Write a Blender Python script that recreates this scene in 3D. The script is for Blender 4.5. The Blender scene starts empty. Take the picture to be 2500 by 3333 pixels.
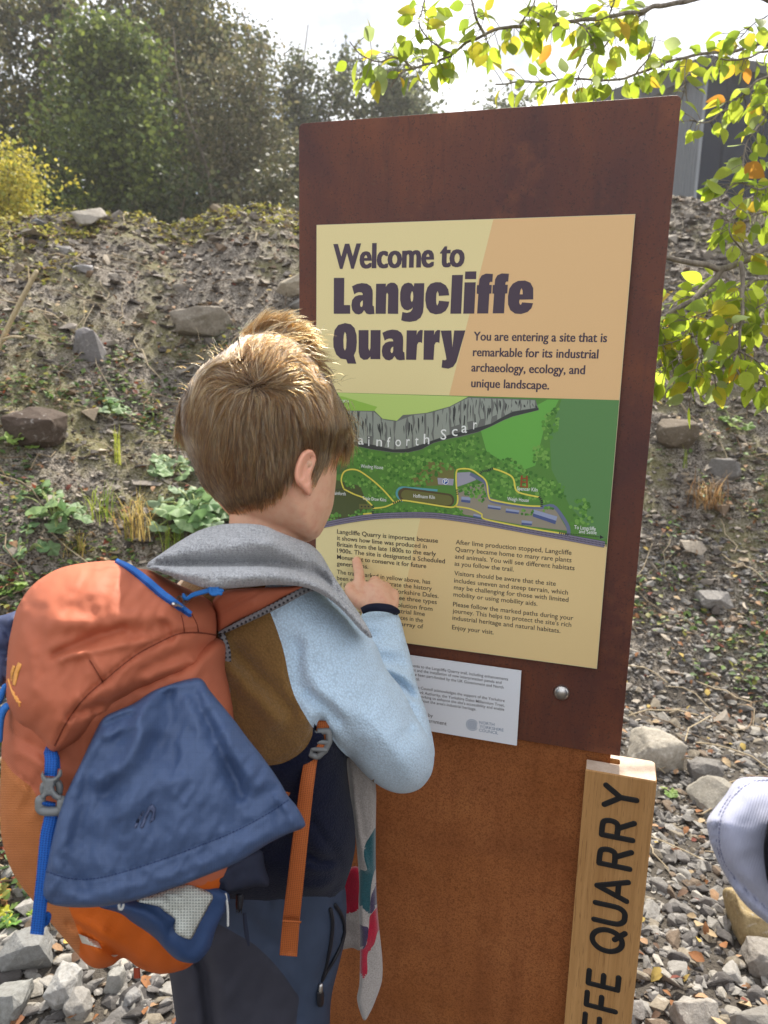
import bpy, bmesh, math, random
import numpy as np
from mathutils import Vector, Matrix
from mathutils.geometry import delaunay_2d_cdt

random.seed(7)
RNG = np.random.default_rng(11)
SC = bpy.context.scene
COL = SC.collection
R = math.radians

# ------------------------------------------------------------------ camera
F = 2400.0                                   # focal length in photograph pixels (2500 x 3333)
CAM = np.array([.41196, -1.00415, 1.34])
_R0 = np.array([[0.95528559, 0.29495279, 0.02079145],
                [0.07920646, -0.18751698, -0.97906267],
                [-0.28487852, 0.93693129, -0.20249443]])
_u, _s, _v = np.linalg.svd(_R0)
RC = _u @ _v                                 # rows: right, down, forward
cd = bpy.data.cameras.new('camera')
cam = bpy.data.objects.new('camera', cd)
COL.objects.link(cam)
cam.matrix_world = Matrix(((RC[0][0], -RC[1][0], -RC[2][0], CAM[0]),
                           (RC[0][1], -RC[1][1], -RC[2][1], CAM[1]),
                           (RC[0][2], -RC[1][2], -RC[2][2], CAM[2]),
                           (0, 0, 0, 1)))
cd.sensor_fit = 'VERTICAL'
cd.sensor_height = 36.0
cd.lens = 36.0 * F / 3333.0
cd.clip_start = .02
cd.clip_end = 2000
cd.dof.use_dof = True
cd.dof.focus_distance = .98
cd.dof.aperture_fstop = 8.5
SC.camera = cam

# ------------------------------------------------------------------ world and sun
SUN_EL, SUN_AZ = R(50), R(-1)                # azimuth from +Y (behind the sign), towards +X
w = bpy.data.worlds.new('World')
SC.world = w
w.use_nodes = True
nt = w.node_tree
nt.nodes.clear()
out = nt.nodes.new('ShaderNodeOutputWorld')
bg = nt.nodes.new('ShaderNodeBackground')
sky = nt.nodes.new('ShaderNodeTexSky')
sky.sky_type = 'NISHITA'
sky.sun_disc = False
sky.sun_elevation = SUN_EL
sky.sun_rotation = SUN_AZ
sky.air_density = 1.0
sky.dust_density = 1.5
tc = nt.nodes.new('ShaderNodeTexCoord')
mp = nt.nodes.new('ShaderNodeMapping')
mp.inputs['Scale'].default_value = (1.6, 1.6, 3.2)
nz = nt.nodes.new('ShaderNodeTexNoise')
nz.inputs['Scale'].default_value = 2.1
nz.inputs['Detail'].default_value = 7
nz.inputs['Roughness'].default_value = .55
rp = nt.nodes.new('ShaderNodeValToRGB')
rp.color_ramp.elements[0].position = .30
rp.color_ramp.elements[1].position = .52
mx = nt.nodes.new('ShaderNodeMix')
mx.data_type = 'RGBA'
n2 = nt.nodes.new('ShaderNodeTexNoise')
n2.inputs['Scale'].default_value = 3.4
n2.inputs['Detail'].default_value = 6
n2.inputs['Roughness'].default_value = .5
nt.links.new(mp.outputs['Vector'], n2.inputs['Vector'])
r2_ = nt.nodes.new('ShaderNodeValToRGB')                  # thin grey-blue cloud against bright cloud
r2_.color_ramp.elements[0].position = .36
r2_.color_ramp.elements[0].color = (.36, .385, .43, 1)
r2_.color_ramp.elements[1].position = .60
r2_.color_ramp.elements[1].color = (.93, .935, .95, 1)
nt.links.new(n2.outputs['Fac'], r2_.inputs['Fac'])
sc_n = nt.nodes.new('ShaderNodeVectorMath')
sc_n.operation = 'SCALE'
sc_n.inputs['Scale'].default_value = 9.0
nt.links.new(r2_.outputs['Color'], sc_n.inputs[0])
nt.links.new(sc_n.outputs[0], mx.inputs[7])
nt.links.new(tc.outputs['Generated'], mp.inputs['Vector'])
nt.links.new(mp.outputs['Vector'], nz.inputs['Vector'])
nt.links.new(nz.outputs['Fac'], rp.inputs['Fac'])
nt.links.new(rp.outputs['Color'], mx.inputs[0])
nt.links.new(sky.outputs['Color'], mx.inputs[6])
nt.links.new(mx.outputs[2], bg.inputs['Color'])
bg.inputs['Strength'].default_value = .1
nt.links.new(bg.outputs['Background'], out.inputs['Surface'])

sl = bpy.data.lights.new('sun', 'SUN')
sl.energy = 3.8
sl.angle = R(.6)
sl.color = (1.0, .94, .84)
so = bpy.data.objects.new('sun', sl)
COL.objects.link(so)
sdir = Vector((math.sin(SUN_AZ) * math.cos(SUN_EL), math.cos(SUN_AZ) * math.cos(SUN_EL), math.sin(SUN_EL)))
so.rotation_euler = sdir.to_track_quat('Z', 'Y').to_euler()
so.location = (0, 0, 12)

SC.view_settings.view_transform = 'Standard'
SC.view_settings.look = 'None'
SC.view_settings.exposure = 1.32
SC.view_settings.gamma = 1
SC.render.engine = 'CYCLES'
SC.cycles.max_bounces = 6
SC.cycles.transparent_max_bounces = 8
SC.cycles.caustics_reflective = False
SC.cycles.caustics_refractive = False

# ------------------------------------------------------------------ geometry helpers
def P(px, py, d):
    """Point seen at photograph pixel (px, py), d metres along the camera's axis."""
    px, py, d = np.broadcast_arrays(np.asarray(px, float), np.asarray(py, float), np.asarray(d, float))
    q = np.stack([(px - 1250) / F * d, (py - 1666.5) / F * d, d], -1)
    return CAM + q @ RC

def proj(X):
    q = (np.asarray(X) - CAM) @ RC.T
    return 1250 + F * q[..., 0] / q[..., 2], 1666.5 + F * q[..., 1] / q[..., 2], q[..., 2]

def ray(px, py):
    return np.array([(px - 1250) / F, (py - 1666.5) / F, 1.0]) @ RC

def onY(px, py, Y=0.0):
    r = ray(px, py)
    return CAM + r * ((Y - CAM[1]) / r[1])

def _hash(i, j, k):
    n = (i * 374761393 + j * 668265263 + k * 2147483647 + 1013) & 0xffffffff
    n = ((n ^ (n >> 13)) * 1274126177) & 0xffffffff
    return ((n ^ (n >> 16)) & 0xffff) / 65535.0

def vnoise(p):
    p = np.asarray(p, float)
    i = np.floor(p).astype(np.int64)
    f = p - i
    f = f * f * (3 - 2 * f)
    r = 0
    for a in (0, 1):
        for b in (0, 1):
            for c in (0, 1):
                wgt = (f[..., 0] if a else 1 - f[..., 0]) * (f[..., 1] if b else 1 - f[..., 1]) * (f[..., 2] if c else 1 - f[..., 2])
                r = r + wgt * _hash(i[..., 0] + a, i[..., 1] + b, i[..., 2] + c)
    return r * 2 - 1

def fbm(p, o=4, g=.5):
    p = np.asarray(p, float)
    r, a = 0, 1.0
    for k in range(o):
        r = r + a * vnoise(p * 2.03 ** k + 17.3 * k)
        a *= g
    return r

def smooth(x):
    x = np.clip(x, 0, 1)
    return x * x * (3 - 2 * x)

def spline(pts, n=8, closed=False):
    """Catmull-Rom through pts (any dimension)."""
    p = np.asarray(pts, float)
    if closed:
        q = np.vstack([p[-1], p, p[0], p[1]])
    else:
        q = np.vstack([2 * p[0] - p[1], p, 2 * p[-1] - p[-2]])
    res = []
    for i in range(1, len(q) - 2):
        a, b, c, d = q[i - 1], q[i], q[i + 1], q[i + 2]
        t = np.linspace(0, 1, n, endpoint=False)[:, None]
        res.append(.5 * (2 * b + (c - a) * t + (2 * a - 5 * b + 4 * c - d) * t ** 2 + (3 * b - a - 3 * c + d) * t ** 3))
    if not closed:
        res.append(q[-2][None])
    return np.vstack(res)

def resample(p, step, closed=False):
    p = np.asarray(p, float)
    if closed:
        p = np.vstack([p, p[0]])
    s = np.r_[0, np.cumsum(np.linalg.norm(np.diff(p, axis=0), axis=1))]
    n = max(2, int(round(s[-1] / step)))
    t = np.linspace(0, s[-1], n + 1)
    r = np.stack([np.interp(t, s, p[:, k]) for k in range(p.shape[1])], 1)
    return r[:-1] if closed else r

def dist_poly(q, poly, closed=True):
    q = np.asarray(q, float)
    a = np.asarray(poly, float)
    b = np.roll(a, -1, 0) if closed else a[1:]
    if not closed:
        a = a[:-1]
    best = np.full(len(q), 1e9)
    for s, e in zip(a, b):
        d = e - s
        L = max(d @ d, 1e-9)
        t = np.clip(((q - s) @ d) / L, 0, 1)
        best = np.minimum(best, np.hypot(*(q - s - t[:, None] * d).T))
    return best

def inside(q, poly):
    q = np.asarray(q, float)
    a = np.asarray(poly, float)
    b = np.roll(a, -1, 0)
    r = np.zeros(len(q), bool)
    for s, e in zip(a, b):
        c = (s[1] > q[:, 1]) != (e[1] > q[:, 1])
        with np.errstate(divide='ignore', invalid='ignore'):
            x = (e[0] - s[0]) * (q[:, 1] - s[1]) / (e[1] - s[1]) + s[0]
        r ^= c & (q[:, 0] < x)
    return r

def rbf(ctrl):
    """Smooth depth field through (x, y, d) control points."""
    c = np.asarray(ctrl, float)
    X = c[:, :2] / 500
    n = len(c)
    K = np.linalg.norm(X[:, None] - X[None], axis=2)
    A = np.zeros((n + 3, n + 3))
    A[:n, :n] = K
    A[:n, n] = 1; A[:n, n + 1:] = X
    A[n, :n] = 1; A[n + 1:, :n] = X.T
    A[range(n), range(n)] += 1e-4
    sol = np.linalg.lstsq(A, np.r_[c[:, 2], 0, 0, 0], rcond=None)[0]
    def f(x, y):
        q = np.stack([np.asarray(x, float), np.asarray(y, float)], -1) / 500
        k = np.linalg.norm(q[..., None, :] - X, axis=-1)
        return k @ sol[:n] + sol[n] + q @ sol[n + 1:]
    return f

class Mesh:
    """Collects verts, faces, per-face material index, uv and colour."""
    def __init__(s):
        s.v, s.f, s.m, s.uv, s.n = [], [], [], [], 0
        s.col = []
    def add(s, v, f, m=0, uv=None, col=None):
        v = np.asarray(v, float).reshape(-1, 3)
        s.v.append(v)
        if isinstance(f, np.ndarray):
            f = f.tolist()
        s.f += [[i + s.n for i in q] for q in f]
        s.m += list(m) if hasattr(m, '__len__') else [m] * len(f)
        s.uv.append(np.zeros((len(v), 2)) if uv is None else np.asarray(uv, float))
        s.col.append(np.ones((len(v), 3)) if col is None else np.broadcast_to(np.asarray(col, float), (len(v), 3)))
        s.n += len(v)
        return s
    def V(s):
        return np.vstack(s.v)

def base_of(p):
    while p is not None and p.parent is not None:
        p = p.parent
    return np.array(p.location) if p is not None else np.zeros(3)

def obj(name, mb, mats, parent=None, smooth_=True, base=None, label=None):
    """Link one mesh object. Vertices are world positions; the origin is the thing's base."""
    b = base_of(parent) if parent is not None else (np.zeros(3) if base is None else np.asarray(base, float))
    V = (mb.V() - b).astype(np.float32)
    me = bpy.data.meshes.new(name)
    lens = np.array([len(f) for f in mb.f], dtype=np.int32)
    flat = np.fromiter((i for f in mb.f for i in f), dtype=np.int32, count=int(lens.sum()))
    me.vertices.add(len(V))
    me.vertices.foreach_set('co', V.ravel())
    me.loops.add(len(flat))
    me.loops.foreach_set('vertex_index', flat)
    me.polygons.add(len(lens))
    me.polygons.foreach_set('loop_start', np.r_[0, np.cumsum(lens)[:-1]].astype(np.int32))
    me.polygons.foreach_set('loop_total', lens)
    me.polygons.foreach_set('material_index', np.asarray(mb.m, dtype=np.int32))
    me.polygons.foreach_set('use_smooth', np.full(len(lens), bool(smooth_)))
    me.update(calc_edges=True)
    uv = np.vstack(mb.uv)
    if np.abs(uv).max() > 0:
        l = me.uv_layers.new(name='UVMap')
        l.data.foreach_set('uv', uv[flat].astype(np.float32).ravel())
    c = np.vstack(mb.col)
    if c.min() < 1:
        a = me.color_attributes.new('tint', 'FLOAT_COLOR', 'POINT')
        a.data.foreach_set('color', np.c_[c, np.ones(len(c))].astype(np.float32).ravel())
    me.validate()
    for m in (mats if isinstance(mats, (list, tuple)) else [mats]):
        me.materials.append(m)
    o = bpy.data.objects.new(name, me)
    COL.objects.link(o)
    if parent is not None:
        o.parent = parent
    elif base is not None:
        o.location = base
    if label:
        o['label'] = label
    return o

def thing(name, label, cat, loc=(0, 0, 0), group=None):
    o = bpy.data.objects.new(name, None)
    COL.objects.link(o)
    o.location = loc
    o.empty_display_size = .05
    return tag(o, label, cat, group)

def tag(o, label=None, cat=None, group=None, kind=None):
    if label: o['label'] = label
    if cat: o['category'] = cat
    if group: o['group'] = group
    if kind: o['kind'] = kind
    return o

def box(mb, lo, hi, m=0):
    x0, y0, z0 = lo; x1, y1, z1 = hi
    v = [(x0, y0, z0), (x1, y0, z0), (x1, y1, z0), (x0, y1, z0), (x0, y0, z1), (x1, y0, z1), (x1, y1, z1), (x0, y1, z1)]
    mb.add(v, [[0, 3, 2, 1], [4, 5, 6, 7], [0, 1, 5, 4], [1, 2, 6, 5], [2, 3, 7, 6], [3, 0, 4, 7]], m)

def tube(pts, rad, n=10, caps=True, flat=None):
    """Tapered tube through world points; hemispherical ends."""
    p = np.asarray(pts, float)
    r = np.asarray(rad, float)
    if r.ndim == 0:
        r = np.full(len(p), float(r))
    t = np.gradient(p, axis=0)
    t /= np.linalg.norm(t, axis=1)[:, None] + 1e-12
    up = np.array([0.31, 0.17, .93])
    a0 = np.cross(t[0], up); a0 /= np.linalg.norm(a0)
    A = [a0]
    for k in range(1, len(p)):
        a = A[-1] - t[k] * (A[-1] @ t[k])
        A.append(a / (np.linalg.norm(a) + 1e-12))
    A = np.array(A)
    B = np.cross(t, A)
    if caps:
        cp, cr, cA, cB = [], [], [], []
        for q in (85, 65, 40, 18):
            cp.append(p[0] - t[0] * r[0] * math.sin(R(q))); cr.append(r[0] * math.cos(R(q))); cA.append(A[0]); cB.append(B[0])
        dp, dr, dA, dB = [], [], [], []
        for q in (18, 40, 65, 85):
            dp.append(p[-1] + t[-1] * r[-1] * math.sin(R(q))); dr.append(r[-1] * math.cos(R(q))); dA.append(A[-1]); dB.append(B[-1])
        p = np.vstack([cp, p, dp]); r = np.r_[cr, r, dr]; A = np.vstack([cA, A, dA]); B = np.vstack([cB, B, dB])
    th = np.linspace(0, 2 * math.pi, n, endpoint=False)
    V = p[:, None] + r[:, None, None] * (np.cos(th)[None, :, None] * A[:, None] + np.sin(th)[None, :, None] * B[:, None])
    k = len(p)
    i = np.arange(k - 1)[:, None] * n
    j = np.arange(n)[None]
    q = np.stack([i + j, i + (j + 1) % n, i + n + (j + 1) % n, i + n + j], -1).reshape(-1, 4).tolist()
    q.append(list(range(n))[::-1])
    q.append([(k - 1) * n + x for x in range(n)])
    uv = np.stack(np.broadcast_arrays(np.linspace(0, 1, k)[:, None] * 3, np.linspace(0, 1, n)[None]), -1).reshape(-1, 2)
    return V.reshape(-1, 3), q, uv

def chain(pts, n=14, sub=6):
    """pts: (px, py, depth, radius_px) -> tapered tube mesh."""
    s = spline(pts, sub)
    return tube(P(s[:, 0], s[:, 1], s[:, 2]), np.maximum(s[:, 3], 1) * s[:, 2] / F, n)

def ellipsoid(c, r, n=20, axes=None):
    """World centre, radii along camera right/down/forward (or given axes rows)."""
    A = RC if axes is None else axes
    th = np.linspace(0, math.pi, n // 2 + 1)
    ph = np.linspace(0, 2 * math.pi, n, endpoint=False)
    x = np.sin(th)[:, None] * np.cos(ph)[None] * r[0]
    z = np.sin(th)[:, None] * np.sin(ph)[None] * r[2]
    y = np.cos(th)[:, None] * np.ones(n)[None] * r[1]
    V = np.asarray(c) + np.stack([x, y, z], -1).reshape(-1, 3) @ A
    k = n // 2 + 1
    i = np.arange(k - 1)[:, None] * n
    j = np.arange(n)[None]
    q = np.stack([i + j, i + (j + 1) % n, i + n + (j + 1) % n, i + n + j], -1).reshape(-1, 4).tolist()
    return V, q

class Puff:
    """A closed, stuffed body: an outline at its own distance, swelling towards and away from the viewer by real metres."""
    def __init__(s, outline, D, Tf, Tb, Rr, step=14, creases=(), noise=None, power=.5, spl=4, cuts=(), backfun=None):
        s.D = D if callable(D) else (lambda x, y, d=D: np.full(np.shape(x), float(d)))
        s.Tf, s.Tb, s.R, s.creases, s.noise, s.power = Tf, Tb, Rr, creases, noise, power
        o = spline(outline, 6, True) if spl else np.asarray(outline, float)
        s.out = resample(o, step * .8, True)
        lo, hi = s.out.min(0), s.out.max(0)
        gx, gy = np.meshgrid(np.arange(lo[0], hi[0], step), np.arange(lo[1], hi[1], step * .87))
        gx = gx + (np.arange(gx.shape[0]) % 2)[:, None] * step * .5
        g = np.stack([gx.ravel(), gy.ravel()], 1)
        g = g[inside(g, s.out)]
        g = g[dist_poly(g, s.out) > step * .5]
        # rings close to the rim so that it rounds over cleanly
        nb = len(s.out)
        ed, extra = [], []
        for c_ in cuts:
            c_ = resample(spline(c_, 6) if len(c_) > 2 else np.asarray(c_, float), step * .7)
            c_ = c_[inside(c_, s.out) & (dist_poly(c_, s.out) > step * .3)]
            if len(c_) > 1:
                ed += [(nb + len(extra) + i_, nb + len(extra) + i_ + 1) for i_ in range(len(c_) - 1)]
                g = g[dist_poly(g, c_, False) > step * .45]
                extra += c_.tolist()
        pts = np.vstack([s.out] + ([np.array(extra)] if extra else []) + [g])
        res = delaunay_2d_cdt([Vector(p) for p in pts], ed, [list(range(nb))], 1, 1e-4)
        q = np.array([tuple(v) for v in res[0]])
        tri = [list(f) for f in res[2]]
        s.q = q
        d = dist_poly(q, s.out)
        rim = d < 1e-2
        hf = s.h(q[:, 0], q[:, 1], d=d)
        D0 = s.D(q[:, 0], q[:, 1])
        back = np.where(rim, 0, s._prof(d) * Tb) if backfun is None else backfun(q[:, 0], q[:, 1]) - D0
        Vf = P(q[:, 0], q[:, 1], D0 - np.where(rim, 0, hf))
        keep = np.where(~rim)[0]
        Vb = P(q[keep, 0], q[keep, 1], (D0 + back)[keep])
        idx = np.arange(len(q))
        idx[keep] = len(q) + np.arange(len(keep))
        s.v = np.vstack([Vf, Vb])
        # orient front towards the camera
        a, b, c = tri[0]
        ar = (q[b, 0] - q[a, 0]) * (q[c, 1] - q[a, 1]) - (q[b, 1] - q[a, 1]) * (q[c, 0] - q[a, 0])
        if ar > 0:
            tri = [t[::-1] for t in tri]
        s.nf = len(tri)
        s.f = tri + [[idx[i] for i in t[::-1]] for t in tri if True]
        s.f = [list(map(int, t)) for t in s.f]
        uvf = q * (np.mean(D0) / F)
        s.uv = np.vstack([uvf, uvf[keep]])
        s.cent = np.array([q[t].mean(0) for t in tri])
    def _prof(s, d):
        t = np.clip(d / s.R, 0, 1)
        return (1 - (1 - t) ** 2) ** s.power
    def h(s, x, y, d=None):
        q = np.stack([np.ravel(x), np.ravel(y)], 1).astype(float)
        if d is None:
            d = dist_poly(q, s.out)
            d = np.where(inside(q, s.out), d, 0)
        h = s.Tf * s._prof(d)
        e = np.clip(d / 25, 0, 1)
        for pl, amp, wd in s.creases:
            k = dist_poly(q, spline(pl, 5) if len(pl) > 2 else np.asarray(pl, float), False)
            h = h + amp * np.exp(-(k / wd) ** 2) * e
        if s.noise:
            h = h + s.noise[0] * fbm(np.c_[q / s.noise[1], np.full(len(q), 3.7)], 3) * e
            if len(s.noise) > 2:      # finer crumpling, stretched into short creases
                k2 = fbm(np.c_[(q[:, 0] + .5 * q[:, 1]) / s.noise[3], (q[:, 1] - .5 * q[:, 0]) / (s.noise[3] * 2.6), np.full(len(q), 8.1)], 2)
                h = h + s.noise[2] * (1 - 2 * np.abs(k2)) * e
        return h.reshape(np.shape(x))
    def surf(s, x, y, off=0.0):
        """World point on the front surface under pixel (x, y), lifted off by metres."""
        x = np.asarray(x, float); y = np.asarray(y, float)
        return P(x, y, s.D(x, y) - s.h(x, y) - off)
    def dep(s, x, y):
        x = np.asarray(x, float); y = np.asarray(y, float)
        return s.D(x, y) - s.h(x, y)
    def add_to(s, mb, m=0, mfun=None):
        if mfun is not None:
            mm = mfun(s.cent)
            mm = list(map(int, mm)) + list(map(int, mm))
        else:
            mm = m
        mb.add(s.v, s.f, mm, s.uv)
        return mb

def remesh(parts, voxel, it=6, fac=.5):
    mb = Mesh()
    for q in parts:
        mb.add(q[0], q[1])
    me = bpy.data.meshes.new('tmp')
    me.from_pydata(mb.V().tolist(), [], mb.f)
    bm = bmesh.new(); bm.from_mesh(me)
    bmesh.ops.recalc_face_normals(bm, faces=bm.faces)
    bm.to_mesh(me); bm.free()
    o = bpy.data.objects.new('tmp', me)
    COL.objects.link(o)
    r = o.modifiers.new('r', 'REMESH'); r.mode = 'VOXEL'; r.voxel_size = voxel; r.adaptivity = 0
    if it:
        s_ = o.modifiers.new('s', 'SMOOTH'); s_.iterations = it; s_.factor = fac
    dg = bpy.context.evaluated_depsgraph_get()
    dg.update()
    ev = bpy.data.meshes.new_from_object(o.evaluated_get(dg))
    n = len(ev.vertices)
    V = np.empty(n * 3, np.float32); ev.vertices.foreach_get('co', V)
    Fc = [list(p.vertices) for p in ev.polygons]
    bpy.data.objects.remove(o)
    bpy.data.meshes.remove(ev); bpy.data.meshes.remove(me)
    return V.reshape(-1, 3).astype(float), Fc

def normals(V, Fc):
    n = np.zeros_like(V)
    q = np.array([f[:4] if len(f) > 3 else [f[0], f[1], f[2], f[2]] for f in Fc])
    fn = np.cross(V[q[:, 2]] - V[q[:, 0]], V[q[:, 3]] - V[q[:, 1]])
    for k in range(4):
        np.add.at(n, q[:, k], fn)
    return n / (np.linalg.norm(n, axis=1)[:, None] + 1e-12)

def strap(mb, pts, wpx, thick, m=0, sub=8, roll=0.0):
    """Flat webbing through (px, py, depth) points, wpx wide in the picture plane, thick metres deep."""
    s = spline(pts, sub)
    wp = np.interp(np.linspace(0, 1, len(s)), np.linspace(0, 1, len(np.atleast_1d(wpx))) if np.ndim(wpx) else [0, 1], wpx if np.ndim(wpx) else [wpx, wpx])
    t = np.gradient(s[:, :2], axis=0)
    t /= np.linalg.norm(t, axis=1)[:, None] + 1e-9
    nrm = np.stack([-t[:, 1], t[:, 0]], 1)
    L = np.r_[0, np.cumsum(np.linalg.norm(np.diff(s[:, :2], axis=0), axis=1))] * s[:, 2].mean() / F
    V, UV = [], []
    prof = [(-.5, 0), (-.46, -.5), (0, -.55), (.46, -.5), (.5, 0), (.46, .5), (-.46, .5)]
    for (a, b) in prof:
        e = s[:, :2] + nrm * (a * wp)[:, None]
        V.append(P(e[:, 0], e[:, 1], s[:, 2] + b * thick + roll * a))
        UV.append(np.c_[np.full(len(s), a) * wp * s[:, 2] / F, L])
    k, n = len(prof), len(s)
    V = np.stack(V, 1).reshape(-1, 3); UV = np.stack(UV, 1).reshape(-1, 2)
    f = [[i * k + j, i * k + (j + 1) % k, (i + 1) * k + (j + 1) % k, (i + 1) * k + j] for i in range(n - 1) for j in range(k)]
    f += [list(range(k)), [(n - 1) * k + j for j in range(k)][::-1]]
    mb.add(V, f, m, UV)

# ------------------------------------------------------------------ materials
def srgb(r, g, b):
    f = lambda c: c / 12.92 if c <= .04045 else ((c + .055) / 1.055) ** 2.4
    return (f(r / 255), f(g / 255), f(b / 255))

class NT:
    def __init__(s, name):
        s.m = bpy.data.materials.new(name)
        s.m.use_nodes = True
        s.t = s.m.node_tree
        s.t.nodes.clear()
        s.o = s.t.nodes.new('ShaderNodeOutputMaterial')
    def n(s, kind, **kw):
        x = s.t.nodes.new('ShaderNode' + kind)
        for k, v in kw.items():
            if k in x.inputs:
                s.set(x.inputs[k], v)
            else:
                setattr(x, k, v)
        return x
    def set(s, inp, v):
        if hasattr(v, 'links'):
            s.t.links.new(v, inp)
        elif hasattr(v, 'outputs'):
            s.t.links.new(v.outputs[0], inp)
        else:
            if isinstance(v, (tuple, list)) and len(v) == 3 and inp.type == 'RGBA':
                v = (*v, 1)
            inp.default_value = v
    def coord(s, kind='Object'):
        return s.n('TexCoord').outputs[kind]
    def scaled(s, vec, sc):
        m = s.n('Mapping')
        s.set(m.inputs['Vector'], vec)
        m.inputs['Scale'].default_value = sc if hasattr(sc, '__len__') else (sc, sc, sc)
        return m.outputs[0]
    def noise(s, vec, scale, detail=4, rough=.55, dist=0):
        x = s.n('TexNoise', Scale=scale, Detail=detail, Roughness=rough, Distortion=dist)
        s.set(x.inputs['Vector'], vec)
        return x.outputs['Fac']
    def ramp(s, fac, stops, interp='LINEAR'):
        x = s.n('ValToRGB')
        x.color_ramp.interpolation = interp
        e = x.color_ramp.elements
        while len(e) < len(stops):
            e.new(.5)
        for k, (p, c) in enumerate(stops):
            e[k].position = p
            if not hasattr(c, '__len__'):
                c = (c, c, c)
            e[k].color = (*c[:3], 1)
        s.set(x.inputs['Fac'], fac)
        return x.outputs['Color']
    def mix(s, fac, a, b, mode='MIX'):
        x = s.n('Mix', data_type='RGBA', blend_type=mode)
        for i in x.inputs:
            pass
        s.set(x.inputs['Factor'], fac)
        s.set(x.inputs[6], a)
        s.set(x.inputs[7], b)
        return x.outputs[2]
    def math(s, op, a, b=0.0):
        x = s.n('Math', operation=op)
        s.set(x.inputs[0], a); s.set(x.inputs[1], b)
        return x.outputs[0]
    def bump(s, h, strength=.5, dist=.002, normal=None):
        x = s.n('Bump', Strength=strength, Distance=dist)
        s.set(x.inputs['Height'], h)
        if normal is not None:
            s.set(x.inputs['Normal'], normal)
        return x.outputs[0]
    def done(s, col, rough=.8, bump=None, spec=.3, metal=0, sheen=0, transl=0, tcol=None, sss=0, alpha=None, ssr=(.01, .004, .002)):
        b = s.n('BsdfPrincipled')
        s.set(b.inputs['Base Color'], col)
        s.set(b.inputs['Roughness'], rough)
        s.set(b.inputs['Specular IOR Level'], spec)
        s.set(b.inputs['Metallic'], metal)
        if sheen:
            s.set(b.inputs['Sheen Weight'], sheen)
            s.set(b.inputs['Sheen Roughness'], .5)
        if sss:
            s.set(b.inputs['Subsurface Weight'], sss)
            b.inputs['Subsurface Radius'].default_value = (1, .35, .2)
            s.set(b.inputs['Subsurface Scale'], .006)
        if bump is not None:
            s.set(b.inputs['Normal'], bump)
        sh = b.outputs[0]
        if transl:
            t = s.n('BsdfTranslucent')
            s.set(t.inputs['Color'], tcol if tcol is not None else col)
            if bump is not None:
                s.set(t.inputs['Normal'], bump)
            x = s.n('MixShader', Fac=transl)
            s.t.links.new(sh, x.inputs[1]); s.t.links.new(t.outputs[0], x.inputs[2])
            sh = x.outputs[0]
        s.t.links.new(sh, s.o.inputs['Surface'])
        return s.m

def plain(name, c, rough=.7, spec=.3, var=.12, vs=40, bump=0, bs=300, bd=.001, metal=0, sheen=0, transl=0):
    """A single-colour surface with mild mottling and grain."""
    n = NT(name)
    v = n.coord()
    f = n.noise(v, vs, 4)
    col = n.mix(f, tuple(x * (1 - var) for x in c), tuple(min(1, x * (1 + var)) for x in c))
    bp = n.bump(n.noise(v, bs, 3), bump, bd) if bump else None
    return n.done(col, rough, bp, spec, metal, sheen, transl)

def fleece(name, c, sc=420, depth=.0016, sheen=.3):
    n = NT(name)
    v = n.coord()
    vo = n.n('TexVoronoi', feature='F1', Scale=float(sc))
    n.set(vo.inputs['Vector'], v)
    d = vo.outputs['Distance']
    h = n.math('SUBTRACT', 1.0, d)
    h2 = n.math('ADD', h, n.math('MULTIPLY', n.noise(v, 1200, 3), .3))
    col = n.mix(n.ramp(d, [(.15, 0), (.75, 1)]), tuple(min(1, x * 1.06) for x in c), tuple(x * .80 for x in c))
    return n.done(col, 1.0, n.bump(h2, .55, depth), .0, sheen=sheen)

def woven(name, c, su=900, sv=900, grid=None, rough=.75, strength=.35, dist=.0006, var=.1, sheen=.0, twill=False, c2=None, spec=.25):
    """Cloth with a thread pattern laid along its own UVs; grid adds ripstop lines."""
    n = NT(name)
    uv = n.coord('UV')
    sep = n.n('SeparateXYZ'); n.set(sep.inputs[0], uv)
    u, v = sep.outputs[0], sep.outputs[1]
    if twill:
        a = n.math('SINE', n.math('ADD', n.math('MULTIPLY', u, float(su)), n.math('MULTIPLY', v, float(sv))))
        h = a
    else:
        h = n.math('ADD', n.math('SINE', n.math('MULTIPLY', u, float(su))), n.math('SINE', n.math('MULTIPLY', v, float(sv))))
    h = n.math('ADD', n.math('MULTIPLY', h, .25), n.noise(n.coord(), 500, 3))
    col = n.mix(n.noise(n.coord(), 25, 4), tuple(x * (1 - var) for x in c), tuple(min(1, x * (1 + var)) for x in c))
    if c2 is not None:
        col = n.mix(n.ramp(n.math('MULTIPLY', n.math('ADD', n.math('SINE', n.math('MULTIPLY', u, float(su))), n.math('SINE', n.math('MULTIPLY', v, float(sv)))), .5), [(.2, 0), (.6, 1)]), col, c2)
    if grid:
        gu = n.math('PINGPONG', u, grid); gv = n.math('PINGPONG', v, grid)
        g = n.math('MINIMUM', gu, gv)
        line = n.ramp(n.math('DIVIDE', g, grid), [(.05, 1), (.16, 0)])
        col = n.mix(n.math('MULTIPLY', line, .13), col, tuple(x * .55 for x in c))
        h = n.math('SUBTRACT', h, n.math('MULTIPLY', line, .3))
    return n.done(col, rough, n.bump(h, strength, dist), spec, sheen=sheen)

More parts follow.
